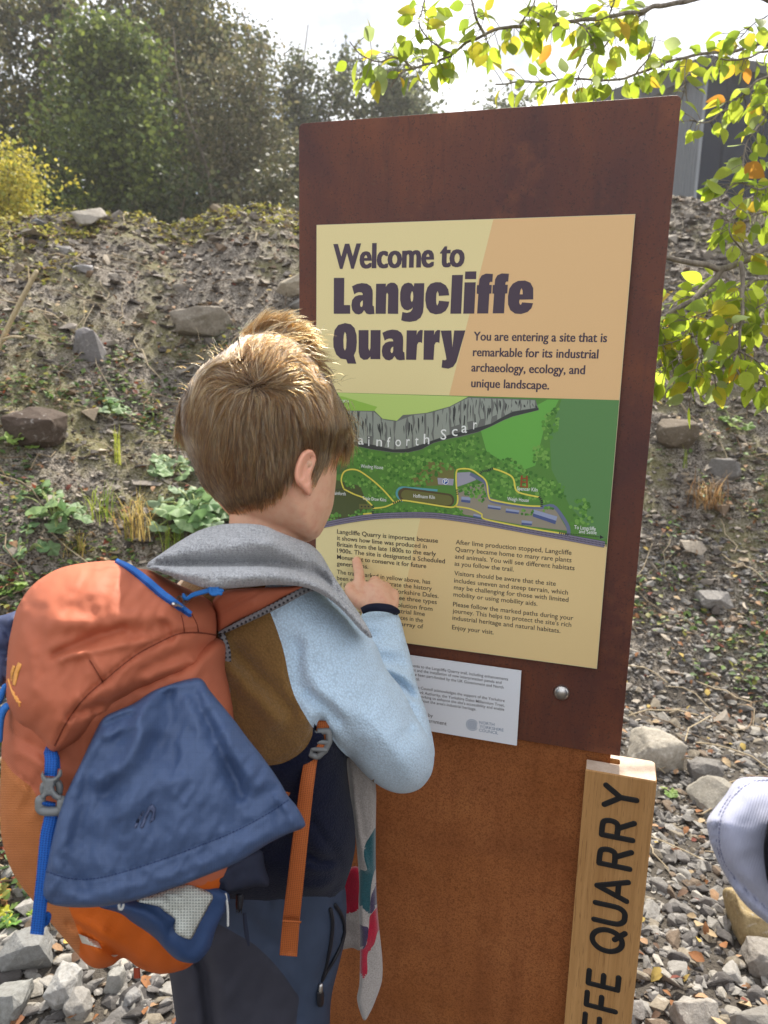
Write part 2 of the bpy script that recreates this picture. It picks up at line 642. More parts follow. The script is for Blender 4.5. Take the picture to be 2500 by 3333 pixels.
def tinted(name, rough=.9, transl=0, bump=0, bs=200, bd=.001, spec=.25, mott=.25, vs=60, sheen=0):
    """Colour carried by each stone, leaf or strand; plus mottling."""
    n = NT(name)
    a = n.n('Attribute', attribute_name='tint')
    v = n.coord()
    col = n.mix(n.ramp(n.noise(v, vs, 5), [(.3, 0), (.7, 1)]), n.mix(1.0, a.outputs['Color'], (1 - mott, 1 - mott, 1 - mott), 'MULTIPLY'), a.outputs['Color'])
    bp = n.bump(n.noise(v, bs, 5, .65), bump, bd) if bump else None
    return n.done(col, rough, bp, spec, transl=transl, sheen=sheen)

# ================================================================== TERRAIN
FWD = math.degrees(math.atan2(RC[2][0], RC[2][1]))            # camera heading, degrees from +Y

def _crest():
    pts = [(-250, 690), (0, 692), (120, 690), (250, 692), (450, 706), (550, 730), (620, 722), (690, 694), (740, 676), (800, 676),
           (900, 694), (980, 702), (1500, 690), (2180, 655), (2300, 648), (2500, 640), (2800, 640)]
    a, e = [], []
    for x, y in pts:
        r = ray(x, y)
        a.append(math.degrees(math.atan2(r[0], r[1])) - FWD); e.append(r[2] / math.hypot(r[0], r[1]))
    return np.array(a), np.array(e)
CA, CE = _crest()

def profile(a):
    rf = np.interp(a, [-180, -95, -60, -27, -10, 8, 27, 60, 95, 180], [12, 6, 1.75, 1.75, 2.1, 2.7, 3.0, 4.0, 8, 12])
    rc = np.interp(a, [-180, -95, -60, -27, 0, 12, 27, 60, 95, 180], [18, 11, 5.4, 5.2, 5.8, 6.4, 7.2, 9, 14, 18])
    e = np.interp(a, CA, CE)
    hc = (1.34 + rc * e) * np.interp(np.abs(a), [0, 60, 95, 180], [1, 1, .0, .0])
    return rf, rc, hc

def ground(x, y, fine=True):
    x = np.asarray(x, float); y = np.asarray(y, float)
    dx, dy = x - CAM[0], y - CAM[1]
    r = np.hypot(dx, dy)
    a = (np.degrees(np.arctan2(dx, dy)) - FWD + 180) % 360 - 180
    rf, rc, hc = profile(a)
    t = np.clip((r - rf) / (rc - rf), 0, 1)
    z = hc * (.62 * t + .38 * smooth(t))
    over = np.clip((r - rc) / 2.5, 0, 1)
    z = z - hc * .22 * smooth(over)
    far = np.clip((r - 60) / 60, 0, 1)
    z = z * (1 - smooth(far))
    if fine:
        p = np.stack([x, y, np.zeros_like(x)], -1)
        amp = .012 + .06 * np.clip(t * 3, 0, 1) * (1 - .35 * np.clip((t - .8) / .2, 0, 1))
        z = z + amp * fbm(p * 1.7, 4) + .020 * np.clip(t * 4, .3, 1) * fbm(p * 8 + 5, 2, .5)
    return z

def hit(px, py):
    """Where the line of sight through a photograph pixel meets the ground."""
    r = ray(px, py)
    t = np.linspace(.5, 14, 2700)
    q = CAM + t[:, None] * r
    dz = q[:, 2] - ground(q[:, 0], q[:, 1])
    k = np.where(dz < 0)[0]
    if len(k) == 0:
        k = [np.argmin(dz)]
    return q[k[0]], t[k[0]]

mb = Mesh()
aa = np.r_[np.linspace(-180, -62, 24), np.linspace(-58, 58, 460), np.linspace(62, 176, 22)]
rr = np.r_[0.05, .3, np.linspace(.5, 1.45, 60), np.linspace(1.5, 8.2, 420), 8.6, 9.3, 10, 11, 12.5, 14, 17, 20, 25, 32, 45, 60, 75, 95, 120, 200, 500]
A_, R_ = np.meshgrid(aa, rr, indexing='ij')
gx = CAM[0] + R_ * np.sin(np.radians(A_ + FWD)); gy = CAM[1] + R_ * np.cos(np.radians(A_ + FWD))
gz = ground(gx, gy)
na, nr = A_.shape
i = np.arange(na)[:, None] * nr
j = np.arange(nr - 1)[None]
i2 = ((np.arange(na) + 1) % na)[:, None] * nr
q = np.stack([i + j, i + j + 1, i2 + j + 1, i2 + j], -1).reshape(-1, 4)
mb.add(np.stack([gx, gy, gz], -1).reshape(-1, 3), q[:, ::-1])

n = NT('quarry_soil')
v = n.coord()
f1 = n.noise(v, 2.2, 6, .6)
f2 = n.noise(v, 26, 6, .65)
f3 = n.noise(v, 120, 4, .6)
c = n.mix(n.ramp(f2, [(.35, 0), (.65, 1)]), srgb(112, 103, 93), srgb(164, 155, 143))
c = n.mix(n.ramp(f3, [(.42, 0), (.62, 1)]), c, srgb(52, 45, 37))
sepz = n.n('SeparateXYZ'); n.set(sepz.inputs[0], v)
moss = n.math('MULTIPLY', n.ramp(f1, [(.48, 0), (.62, 1)]), n.ramp(sepz.outputs[2], [(.05, 0), (.6, .8)]))
c = n.mix(n.math('MULTIPLY', moss, .7), c, srgb(116, 112, 66))
flat = n.ramp(sepz.outputs[2], [(.03, 1), (.12, 0)])
c = n.mix(n.math('MULTIPLY', flat, .8), c, n.mix(n.ramp(f3, [(.35, 0), (.7, 1)]), srgb(40, 36, 33), srgb(92, 86, 78)))
M_SOIL = n.done(c, .95, n.bump(n.math('ADD', f2, f3), .8, .012), .15)
g = obj('ground', mb, M_SOIL)
tag(g, 'stony quarry ground rising into a rough earth bank', None, None, 'structure')

# ------------------------------------------------------------------ stones
def hull(npts, sq=(1, .8, .6), rnd=0.0):
    """Angular stone: convex hull of scattered points, edges broken a little."""
    bm = bmesh.new()
    p = RNG.normal(size=(npts, 3))
    p /= np.linalg.norm(p, axis=1)[:, None]
    p = np.sign(p) * np.abs(p) ** .75
    p *= RNG.uniform(.75, 1.0, (npts, 1)) * np.array(sq)
    for c_ in p:
        bm.verts.new(c_)
    res = bmesh.ops.convex_hull(bm, input=bm.verts)
    junk = [e for e in res['geom_interior'] if isinstance(e, bmesh.types.BMVert)]
    if junk:
        bmesh.ops.delete(bm, geom=junk, context='VERTS')
    if rnd:
        bmesh.ops.bevel(bm, geom=list(bm.edges), offset=rnd, segments=1, affect='EDGES', profile=.6, clamp_overlap=True)
        bmesh.ops.triangulate(bm, faces=bm.faces)
    bm.verts.index_update()
    V = np.array([v_.co[:] for v_ in bm.verts]); Fc = np.array([[x.index for x in f.verts] for f in bm.faces if len(f.verts) == 3])
    bm.free()
    return V, Fc

STONES = [hull(int(RNG.integers(9, 15)), (1, RNG.uniform(.6, .95), RNG.uniform(.42, .75)), .07) for _ in range(16)]
PEBBLES = [hull(8, (1, RNG.uniform(.6, .95), RNG.uniform(.4, .8))) for _ in range(16)]

def rotm(n_):
    q = RNG.normal(size=(n_, 4)); q /= np.linalg.norm(q, axis=1)[:, None]
    a, b, c_, d = q.T
    return np.stack([np.stack([1 - 2 * (c_ * c_ + d * d), 2 * (b * c_ - a * d), 2 * (b * d + a * c_)], -1),
                     np.stack([2 * (b * c_ + a * d), 1 - 2 * (b * b + d * d), 2 * (c_ * d - a * b)], -1),
                     np.stack([2 * (b * d - a * c_), 2 * (c_ * d + a * b), 1 - 2 * (b * b + c_ * c_)], -1)], 1)

def scatter(mb, kinds, pos, size, col, lay=.55):
    """Copies of the stone shapes at pos with the given half-sizes and colours, in one mesh."""
    Rm = rotm(len(pos))
    Rm = Rm * np.array([1, 1, lay])[None, :, None]
    for k, (V, Fc) in enumerate(kinds):
        s = np.arange(k, len(pos), len(kinds))
        if not len(s):
            continue
        W = np.einsum('nij,vj->nvi', Rm[s], V) * size[s][:, None, None] + pos[s][:, None]
        f = (Fc[None] + (np.arange(len(s)) * len(V))[:, None, None]).reshape(-1, 3)
        mb.add(W.reshape(-1, 3), f, 0, None, np.repeat(col[s], len(V), 0))

def polar(n_, a0, a1, r0, r1, pw=.5):
    a = RNG.uniform(a0, a1, n_)
    r = r0 + (r1 - r0) * RNG.uniform(0, 1, n_) ** pw
    x = CAM[0] + r * np.sin(np.radians(a + FWD)); y = CAM[1] + r * np.cos(np.radians(a + FWD))
    return x, y, r, a

def stone_cols(n_, warm=.25):
    base = np.array([srgb(162, 158, 152), srgb(138, 134, 130), srgb(108, 104, 102), srgb(182, 176, 166), srgb(90, 86, 84), srgb(150, 140, 124), srgb(128, 112, 96)])
    c_ = base[RNG.choice(7, n_, p=[.24, .2, .16, .12, .10, .11, .07])]
    return np.clip(c_ * RNG.uniform(.6, .92, (n_, 1)), 0, 1)

n = NT('limestone')
a = n.n('Attribute', attribute_name='tint')
v = n.coord()
f = n.noise(v, 90, 6, .7)
f2 = n.noise(v, 24, 4, .6, 1.5)
c = n.mix(n.ramp(f, [(.3, 0), (.68, 1)]), n.mix(1.0, a.outputs['Color'], (.62, .6, .57), 'MULTIPLY'), a.outputs['Color'])
c = n.mix(n.ramp(f2, [(.60, 0), (.68, .35)]), c, srgb(196, 190, 182))
M_STONE = n.done(c, .88, n.bump(n.noise(v, 160, 6, .7), .7, .004), .25)

mb = Mesh()
# loose limestone on the flat
x, y, r, a = polar(2600, -40, -8, .85, 2.4, .8)
sz = RNG.lognormal(math.log(.021), .42, len(x)).clip(.009, .055)
z = ground(x, y) + sz * .12
scatter(mb, STONES, np.c_[x, y, z], sz, stone_cols(len(x)))
x, y, r, a = polar(9500, 2, 40, .75, 3.9, .85)
sz = RNG.lognormal(math.log(.0175), .42, len(x)).clip(.008, .042)
z = ground(x, y) + sz * .15
scatter(mb, STONES, np.c_[x, y, z], sz, stone_cols(len(x)))
x, y, r, a = polar(1500, -14, 6, .6, 2.6, .8)
sz = RNG.lognormal(math.log(.018), .40, len(x)).clip(.008, .045)
scatter(mb, PEBBLES, np.c_[x, y, ground(x, y) + sz * .1], sz, stone_cols(len(x)))
# chippings between them
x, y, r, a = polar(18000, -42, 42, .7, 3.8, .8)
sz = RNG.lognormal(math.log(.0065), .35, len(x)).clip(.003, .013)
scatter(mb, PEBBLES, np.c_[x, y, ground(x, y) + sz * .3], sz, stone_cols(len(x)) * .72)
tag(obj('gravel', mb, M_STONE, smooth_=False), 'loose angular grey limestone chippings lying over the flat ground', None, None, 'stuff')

mb = Mesh()
# rubble standing out of the bank
x, y, r, a = polar(62000, -42, 42, 1.9, 7.6, .75)
rf, rc, hc = profile(a)
ok = (r > rf * .95) & (r < rc * 1.04)
x, y, r, a = x[ok], y[ok], r[ok], a[ok]
dens = fbm(np.c_[x * .9, y * .9, np.full(len(x), 2.0)], 3)
ok = dens > RNG.uniform(-1.3, .5, len(x))
x, y, r, a = x[ok], y[ok], r[ok], a[ok]
sz = RNG.lognormal(math.log(.0135), .62, len(x)).clip(.005, .085) * (.6 + .11 * r)
cc = stone_cols(len(x)) * np.array([1.0, .93, .85]) * RNG.uniform(.85, 1.4, (len(x), 1))
scatter(mb, PEBBLES, np.c_[x, y, ground(x, y) + sz * .22], sz, np.clip(cc, 0, 1))
tag(obj('rubble', mb, M_STONE, smooth_=False), 'small grey stones weathering out of the earth bank', None, None, 'stuff')

# ------------------------------------------------------------------ rocks one can point at
def rock(px, py, wpx, hpx, col, label, group=None, seed=0, flatten=1.0, sink=.25, bev=.10):
    p, d = hit(px, py + hpx * .35)
    rx = wpx / 2 * d / F; rz = hpx / 2 * d / F
    bm = bmesh.new()
    rg = np.random.default_rng(seed + 5)
    pts = rg.normal(size=(20 if bev > .05 else 11, 3)); pts /= np.linalg.norm(pts, axis=1)[:, None]
    pts = np.sign(pts) * np.abs(pts) ** .7 * rg.uniform(.85, 1.05, (len(pts), 1))
    for c_ in pts:
        bm.verts.new(c_)
    res = bmesh.ops.convex_hull(bm, input=bm.verts)
    junk = [e for e in res['geom_interior'] if isinstance(e, bmesh.types.BMVert)]
    if junk:
        bmesh.ops.delete(bm, geom=junk, context='VERTS')
    bmesh.ops.bevel(bm, geom=list(bm.edges), offset=bev, segments=2, affect='EDGES', profile=.6, clamp_overlap=True)
    bmesh.ops.triangulate(bm, faces=bm.faces)
    for _ in range(3):
        bmesh.ops.subdivide_edges(bm, edges=[e for e in bm.edges if e.calc_length() > .16], cuts=1, use_grid_fill=False)
        bmesh.ops.triangulate(bm, faces=bm.faces)
    bm.verts.index_update()
    V = np.array([v_.co[:] for v_ in bm.verts]); Fc = [[x_.index for x_ in f_.verts] for f_ in bm.faces]
    bm.free()
    V = V / np.abs(V).max(0)
    V = V * (1 + .05 * fbm(V * 2.2 + seed, 4)[:, None] + .025 * fbm(V * 7 + seed, 3)[:, None])
    ax = np.array([[RC[0][0], RC[0][1], 0], [-RC[0][1], RC[0][0], 0], [0, 0, 1.]])
    ax[0] /= np.linalg.norm(ax[0]); ax[1] /= np.linalg.norm(ax[1])
    W = (V * np.array([rx, (rx * rz) ** .5, rz * flatten])) @ ax
    m_ = Mesh()
    base = np.array([p[0], p[1], p[2]])
    up = rz * (1 - sink)
    m_.add(W + base + np.array([0, 0, up * .6]), Fc, 0, None, np.array(col) * .82)
    o = obj('rock', m_, M_STONE, base=base, smooth_=True)
    return tag(o, label, 'rock', group)

GREY, PALE, BROWN, TAN = srgb(140, 138, 136), srgb(186, 178, 164), srgb(92, 78, 68), srgb(172, 152, 112)
rock(290, 706, 115, 85, srgb(176, 168, 156), 'pointed pale rock on the crest of the bank', seed=33, bev=.03)
rock(155, 725, 95, 40, srgb(120, 122, 128), 'flat dark blue-grey rock beside the pointed crest rock', seed=2)
rock(655, 1035, 200, 95, srgb(156, 146, 132), 'broad slab of rock half buried behind the boy\'s hair', seed=3)
rock(303, 1115, 105, 125, srgb(134, 130, 130), 'upright squared grey rock midway up the bank', seed=4)
rock(115, 1375, 165, 135, BROWN, 'large dark brown boulder with red leaves growing beside it', seed=5)
rock(955, 925, 110, 80, srgb(178, 166, 146), 'cream rock against the edge of the rusty sign', seed=6)
rock(975, 980, 70, 55, srgb(150, 146, 140), 'small grey rock just under the cream rock by the sign', seed=7)
rock(210, 815, 70, 34, srgb(160, 156, 152), 'light grey flat rock high on the bank', seed=8)
rock(275, 875, 70, 34, srgb(180, 178, 180), 'whitish flat stone below the crest of the bank', seed=9)
rock(2200, 1395, 130, 110, srgb(120, 108, 92), 'brown rock in the bank below the hanging leaves', seed=10)
rock(2352, 1520, 95, 80, srgb(128, 124, 120), 'grey rock with dry grass growing over it', seed=11)
rock(2325, 1945, 120, 60, srgb(150, 146, 142), 'flat grey rock on the gravel beyond the sign edge', seed=12)
rock(2125, 2425, 190, 150, PALE, 'big cream rock right behind the oak post', seed=13)
rock(2325, 2570, 165, 105, srgb(168, 162, 150), 'long rounded grey rock beyond the cream rock', seed=14)
rock(2290, 2500, 120, 90, srgb(132, 128, 124), 'grey rock wedged between the cream rock and the long rock', seed=15)
rock(2445, 2960, 210, 190, TAN, 'large sandy yellow boulder below the pale sleeve', seed=16)
rock(2480, 3110, 140, 110, srgb(150, 144, 136), 'smooth grey rock under the sandy boulder', seed=17)
rock(2260, 3290, 160, 110, srgb(168, 162, 154), 'knobbly pale rock near the foot of the oak post', seed=18)
rock(2440, 3300, 150, 120, srgb(140, 136, 130), 'grey rock beside the knobbly pale rock', seed=19)
rock(95, 3085, 170, 160, srgb(140, 140, 138), 'dark jagged limestone block beyond the blue strap end', seed=20)
rock(210, 3195, 105, 165, srgb(176, 174, 170), 'tall pale limestone block below the orange mesh pocket', seed=21)
rock(25, 3240, 150, 140, srgb(150, 150, 146), 'grey block at the corner of the gravel', seed=22)
rock(262, 3260, 95, 110, srgb(156, 152, 146), 'grey stone with a yellow leaf lying beside it', seed=23)
rock(376, 3190, 62, 90, srgb(162, 160, 154), 'oval grey stone under the orange bag bottom', seed=24)
rock(425, 3245, 66, 70, srgb(150, 148, 146), 'blunt grey stone near the boy\'s trouser leg', seed=25)

# ================================================================== INFORMATION SIGN
PW, PH, PB = .594 * .7071, .841 * .7071, .926           # panel width, height, bottom height
n = NT('weathered_steel_dark')
v = n.coord()
big = n.noise(v, 4.2, 4, .55, .6)
strk = n.noise(n.scaled(v, (38, 38, 7)), 1, 5, .65)
spk = n.noise(v, 420, 3, .6)
spk2 = n.noise(v, 130, 4, .6)
c = n.mix(n.ramp(big, [(.36, 0), (.66, 1)]), srgb(80, 42, 35), srgb(112, 60, 34))
c = n.mix(n.math('MULTIPLY', n.ramp(strk, [(.45, 0), (.75, 1)]), .35), c, srgb(68, 40, 36))
c = n.mix(n.ramp(spk2, [(.56, 0), (.72, .4)]), c, srgb(90, 66, 54))
c = n.mix(n.ramp(n.noise(v, 11, 6, .62), [(.54, 0), (.70, .55)]), c, srgb(132, 76, 44))
c = n.mix(n.ramp(n.noise(n.scaled(v, (60, 60, 9)), 1, 5, .65, .5), [(.52, 0), (.72, .4)]), c, srgb(58, 34, 30))
c = n.mix(n.ramp(spk, [(.58, 0), (.68, .7)]), c, srgb(38, 24, 22))
M_STEEL = n.done(c, n.ramp(spk2, [(.3, .48), (.7, .62)]), n.bump(spk, .25, .0006), .42)

n = NT('orange_rusted_steel')
v = n.coord()
spk = n.noise(v, 430, 3, .62)
run = n.noise(n.scaled(v, (26, 26, 1.6)), 1, 4, .6)
blot = n.noise(v, 13, 5, .6)
spk2 = n.noise(v, 800, 3, .6)
big = n.noise(v, 5, 4, .55)
band = n.noise(n.scaled(v, (3, 3, 14)), 1, 3)
c = n.mix(n.ramp(big, [(.35, 0), (.7, 1)]), srgb(148, 90, 48), srgb(166, 104, 62))
c = n.mix(n.math('MULTIPLY', n.ramp(band, [(.45, 0), (.7, 1)]), .35), c, srgb(120, 72, 46))
c = n.mix(n.math('MULTIPLY', n.ramp(run, [(.45, 0), (.7, 1)]), .4), c, srgb(112, 62, 34))
c = n.mix(n.math('MULTIPLY', n.ramp(blot, [(.5, 0), (.68, 1)]), .35), c, srgb(176, 116, 70))
c = n.mix(n.ramp(n.noise(v, 240, 4, .7), [(.50, 0), (.62, .45)]), c, srgb(96, 52, 28))
c = n.mix(n.ramp(spk, [(.52, 0), (.62, .6)]), c, srgb(98, 54, 28))
c = n.mix(n.ramp(spk2, [(.60, 0), (.70, .5)]), c, srgb(172, 104, 56))
M_RUST = n.done(c, .9, n.bump(spk, .35, .0006), .15)

n = NT('oak')
v = n.coord()
gr = n.noise(n.scaled(v, (230, 230, 9)), 1, 4, .6, .35)
gr2 = n.noise(n.scaled(v, (46, 46, 1.8)), 1, 4, .55, 1.2)
pore = n.noise(n.scaled(v, (700, 700, 34)), 1, 2)
c = n.mix(n.ramp(gr2, [(.3, 0), (.7, 1)]), srgb(178, 132, 80), srgb(194, 148, 94))
c = n.mix(n.ramp(gr, [(.42, 0), (.70, .5)]), c, srgb(150, 106, 60))
c = n.mix(n.ramp(pore, [(.60, 0), (.70, .5)]), c, srgb(112, 76, 42))
M_OAK = n.done(c, .62, n.bump(gr, .3, .0008), .3)
n = NT('oak_end_grain')
v = n.coord()
ring = n.n('TexWave', wave_type='RINGS', Scale=55.0, Distortion=3.0, Detail=3.0)
n.set(ring.inputs['Vector'], v)
c = n.mix(ring.outputs['Fac'], srgb(214, 196, 178), srgb(190, 168, 148))
c = n.mix(n.ramp(n.noise(v, 500, 3), [(.55, 0), (.7, .5)]), c, srgb(150, 126, 106))
M_OAKEND = n.done(c, .8, None, .2)

def print_mat(name, c, rough=.42):
    n_ = NT(name)
    f_ = n_.noise(n_.coord(), 900, 2)
    cc_ = n_.mix(f_, tuple(x_ * .96 for x_ in c), tuple(min(1, x_ * 1.04) for x_ in c))
    return n_.done(cc_, rough, n_.bump(f_, .05, .0003), .2)

sx = float(onY(973.3, 700, .0085)[0]); 
sign = thing('information_sign', 'tall rusty steel sign carrying a cream welcome panel with a map', 'sign', (.21, .012, 0))

# upper sheet, its top edge rising to one side, rounded top corners
YF = .0085
tl, tr = onY(973.5, 402, YF), onY(2217, 308.5, YF)
bz = float(onY(1860, 2436, YF)[2])
x0, x1 = float(onY(973.5, 800, YF)[0]), float(onY(2175, 780, YF)[0])
sl_ = (tr[2] - tl[2]) / (tr[0] - tl[0])
zt = lambda xx: tl[2] + (xx - tl[0]) * sl_
rc_ = .007
outl = [(x0, bz), (x1, bz)]
for q_ in np.linspace(0, 90, 7):
    outl.append((x1 - rc_ + rc_ * math.cos(R(q_)), zt(x1) - rc_ + rc_ * math.sin(R(q_))))
for q_ in np.linspace(90, 180, 7):
    outl.append((x0 + rc_ + rc_ * math.cos(R(q_)), zt(x0) - rc_ + rc_ * math.sin(R(q_))))

def sheet(mb_, outline, y0, y1, m=0, bev=.0006):
    o_ = np.asarray(outline, float); k = len(o_)
    c_ = o_.mean(0)
    ins = o_ + (c_ - o_) / np.linalg.norm(c_ - o_, axis=1)[:, None] * bev
    L = [np.c_[ins[:, 0], np.full(k, y0), ins[:, 1]], np.c_[o_[:, 0], np.full(k, y0 + bev), o_[:, 1]],
         np.c_[o_[:, 0], np.full(k, y1 - bev), o_[:, 1]], np.c_[ins[:, 0], np.full(k, y1), ins[:, 1]]]
    f_ = [list(range(k)), [3 * k + i_ for i_ in range(k)][::-1]]
    for s_ in range(3):
        f_ += [[s_ * k + i_, (s_ + 1) * k + i_, (s_ + 1) * k + (i_ + 1) % k, s_ * k + (i_ + 1) % k] for i_ in range(k)]
    mb_.add(np.vstack(L), f_, m)

mb = Mesh(); sheet(mb, outl, YF, YF + .006)
obj('steel_sheet', mb, M_STEEL, sign, False, label='dark maroon weathered steel sheet')
mb = Mesh(); sheet(mb, [(x0 + .012, -.2), (x1 - .012, -.2), (x1 - .012, bz + .12), (x0 + .012, bz + .12)], YF + .0062, YF + .0122)
obj('base_sheet', mb, M_RUST, sign, False, label='speckled orange rusted steel sheet')
b_ = onY(1828, 2253, YF)
th_ = np.linspace(0, 2 * math.pi, 24, endpoint=False)
mb = Mesh()
prof = [(.0113, 0), (.0113, .0015), (.0105, .004), (.0085, .006), (.0055, .0074), (.002, .008), (.0003, .0081)]
V_ = np.array([[b_[0] + r_ * math.cos(t_), YF - h_, b_[2] + r_ * math.sin(t_)] for r_, h_ in prof for t_ in th_])
mb.add(V_, [[i_ * 24 + j_, i_ * 24 + (j_ + 1) % 24, (i_ + 1) * 24 + (j_ + 1) % 24, (i_ + 1) * 24 + j_] for i_ in range(6) for j_ in range(24)])
obj('bolt', mb, plain('bolt_steel', (.55, .53, .5), .3, .5, .25, 150, .25, 220, .0006, metal=1.0), sign)

# welcome panel
M_CREAM = print_mat('panel_cream', srgb(228, 212, 156))
M_PEACH = print_mat('panel_peach', srgb(225, 186, 134))
M_EDGE = plain('panel_edge', srgb(206, 196, 170), .6)
mb = Mesh()
box(mb, (0, .0004, PB), (PW, .004, PB + PH), 1)
mb.add([(.0004, 0, PB + .0004), (PW - .0004, 0, PB + .0004), (PW - .0004, 0, PB + PH - .0004), (.0004, 0, PB + PH - .0004)], [[0, 1, 2, 3]], 0)
box(mb, (.03, .004, PB + .03), (PW - .03, YF, PB + PH - .03), 1)
panel = obj('welcome_panel', mb, [M_CREAM, M_EDGE], sign, False, label='cream and peach printed welcome panel')
Z3 = lambda x_, y_: (950 + x_ * .72333, 650 + y_ * .72333)
MM = lambda x_, y_: (1000 + x_ * .66305, 1250 + y_ * .66305)
N6 = lambda x_, y_: (1050 + x_ * .51236, 1250 + y_ * .51236)
N4 = lambda x_, y_: (1280 + x_ * .28933, 2050 + y_ * .28933)

def flat_poly(mb_, pix, lay, m=0, Y0=0.0, clip=True):
    """Printed shape on the panel from its outline; lay = which ink layer it is (0.06 mm each)."""
    p = np.array([onY(a_, b__, Y0) for a_, b__ in pix])
    if clip:
        p[:, 0] = p[:, 0].clip(.0006, PW - .0006); p[:, 2] = p[:, 2].clip(PB + .0006, PB + PH - .0006)
    p[:, 1] = Y0 - .00006 * lay
    res = delaunay_2d_cdt([Vector((a_[0], a_[2])) for a_ in p], [], [list(range(len(p)))], 1, 1e-7)
    V_ = np.array([(q_[0], Y0 - .00006 * lay, q_[1]) for q_ in res[0]])
    f_ = []
    for t_ in res[2]:
        a_, b__, c__ = V_[t_[0]], V_[t_[1]], V_[t_[2]]
        nn = (b__[0] - a_[0]) * (c__[2] - a_[2]) - (b__[2] - a_[2]) * (c__[0] - a_[0])
        f_.append(list(t_) if nn > 0 else list(t_)[::-1])
    mb_.add(V_, f_, m)

def flat_line(mb_, pix, wid, lay, m=0, Y0=0.0, dash=None, spl=True):
    p = np.array([onY(a_, b__, Y0) for a_, b__ in pix])[:, [0, 2]]
    if spl and len(p) > 2:
        p = spline(p, 6)
    p = resample(p, dash if dash else .004)
    p = p[(p[:, 0] > .001) & (p[:, 0] < PW - .001)] if Y0 == 0 else p
    t_ = np.gradient(p, axis=0); t_ /= np.linalg.norm(t_, axis=1)[:, None] + 1e-12
    n_ = np.c_[-t_[:, 1], t_[:, 0]] * wid / 2
    if dash:
        for k in range(0, len(p)):
            d_ = t_[k] * dash * .27
            c4 = [p[k] - d_ - n_[k], p[k] + d_ - n_[k], p[k] + d_ + n_[k], p[k] - d_ + n_[k]]
            mb_.add([(q_[0], Y0 - .00006 * lay, q_[1]) for q_ in c4], [[0, 1, 2, 3]], m)
        return
    k = len(p)
    V_ = [(q_[0], Y0 - .00006 * lay, q_[1]) for q_ in np.vstack([p - n_, p + n_])]
    mb_.add(V_, [[i_, i_ + 1, k + i_ + 1, k + i_] for i_ in range(k - 1)], m)

_glyph = {}
def text_geo(body, bold=0.0, res=3):
    key = (body, bold, res)
    if key in _glyph:
        return _glyph[key]
    cu = bpy.data.curves.new('t', 'FONT')
    cu.body = body; cu.resolution_u = res; cu.offset = bold; cu.fill_mode = 'FRONT'
    o_ = bpy.data.objects.new('t', cu); COL.objects.link(o_)
    dg_ = bpy.context.evaluated_depsgraph_get(); dg_.update()
    me_ = o_.evaluated_get(dg_).to_mesh()
    V_ = np.array([q_.co[:2] for q_ in me_.vertices]); f_ = [list(q_.vertices) for q_ in me_.polygons]
    o_.evaluated_get(dg_).to_mesh_clear()
    bpy.data.objects.remove(o_); bpy.data.curves.remove(cu)
    _glyph[key] = (V_, f_)
    return _glyph[key]
CAPH = float(text_geo('H')[0][:, 1].max())

def put_text(mb_, body, start, end, cap, Y0=0.0, m=0, bold=0.0, lay=4, heavy=0, shift=.0, sizeonly=None, align='fit'):
    """A printed line from pixel start to pixel end (on its baseline) with the given capital height in metres."""
    V_, f_ = text_geo(body, bold)
    V_ = V_.copy(); f_ = [list(q_) for q_ in f_]
    ar = 0
    for q_ in f_:
        a_, b__, c__ = V_[q_[0]], V_[q_[1]], V_[q_[2]]
        ar += (b__[0] - a_[0]) * (c__[1] - a_[1]) - (b__[1] - a_[1]) * (c__[0] - a_[0])
    if ar < 0:
        f_ = [q_[::-1] for q_ in f_]
    e_ = onY(*end, Y0)
    lo, hi = V_[:, 0].min(), V_[:, 0].max()
    ky = cap / CAPH
    if align == 'right':
        kx = ky * shift
        u0 = e_[0] - (hi - lo) * kx; zz = e_[2]
    else:
        s_ = onY(*start, Y0)
        kx = (e_[0] - s_[0]) / (hi - lo); u0 = s_[0]; zz = s_[2] if sizeonly is None else sizeonly
        zz = (s_[2] + e_[2]) / 2
    for h_ in range(heavy + 1):
        dx = (h_ - heavy / 2) * shift if align == 'fit' else 0
        W_ = np.c_[u0 + (V_[:, 0] - lo) * kx + dx, np.full(len(V_), Y0 - .00006 * lay - .000012 * h_), zz + V_[:, 1] * ky]
        mb_.add(W_, f_, m)

# peach field with its slanting edge
mb = Mesh()
flat_poly(mb, [Z3(907, 86), Z3(1560, 60), (2100, 1330), Z3(708, 880)], 1)
obj('peach_field', mb, M_PEACH, panel, False); mb = Mesh()
flat_poly(mb, [MM(560, 640), (2200, 1790), (2200, 2210), MM(420, 1400)], 1)
obj('peach_field', mb, print_mat('panel_pale_peach', srgb(226, 198, 142)), panel, False)

M_INK = plain('heading_ink', srgb(74, 60, 72), .5, .35, .05)
M_INK2 = plain('text_ink', srgb(58, 48, 46), .5, .35, .05)
mb = Mesh()
put_text(mb, 'Welcome to', Z3(190, 309), Z3(772, 301), .0318, bold=.010, heavy=3, shift=.0009)
G1 = lambda p_: [(1080 + x_ * .20494, 870 + y_ * .20494) for x_, y_ in p_]
G2 = lambda p_: [(1410 + x_ * .20494, 870 + y_ * .20494) for x_, y_ in p_]
G3 = lambda p_: [(1080 + x_ * .26522, 1040 + y_ * .26522) for x_, y_ in p_]
_A = [(322, 302), (400, 265), (480, 250), (560, 260), (620, 300), (648, 360), (652, 420), (648, 600), (655, 614), (670, 618), (678, 740), (600, 748), (550, 735), (515, 680), (480, 730), (430, 750), (370, 735), (325, 680), (312, 600), (325, 520), (370, 465), (430, 442), (494, 440), (490, 415), (470, 398), (430, 395), (390, 408), (358, 430)]
_AC = [(494, 528), (475, 535), (455, 565), (452, 605), (465, 632), (485, 622), (494, 590)]
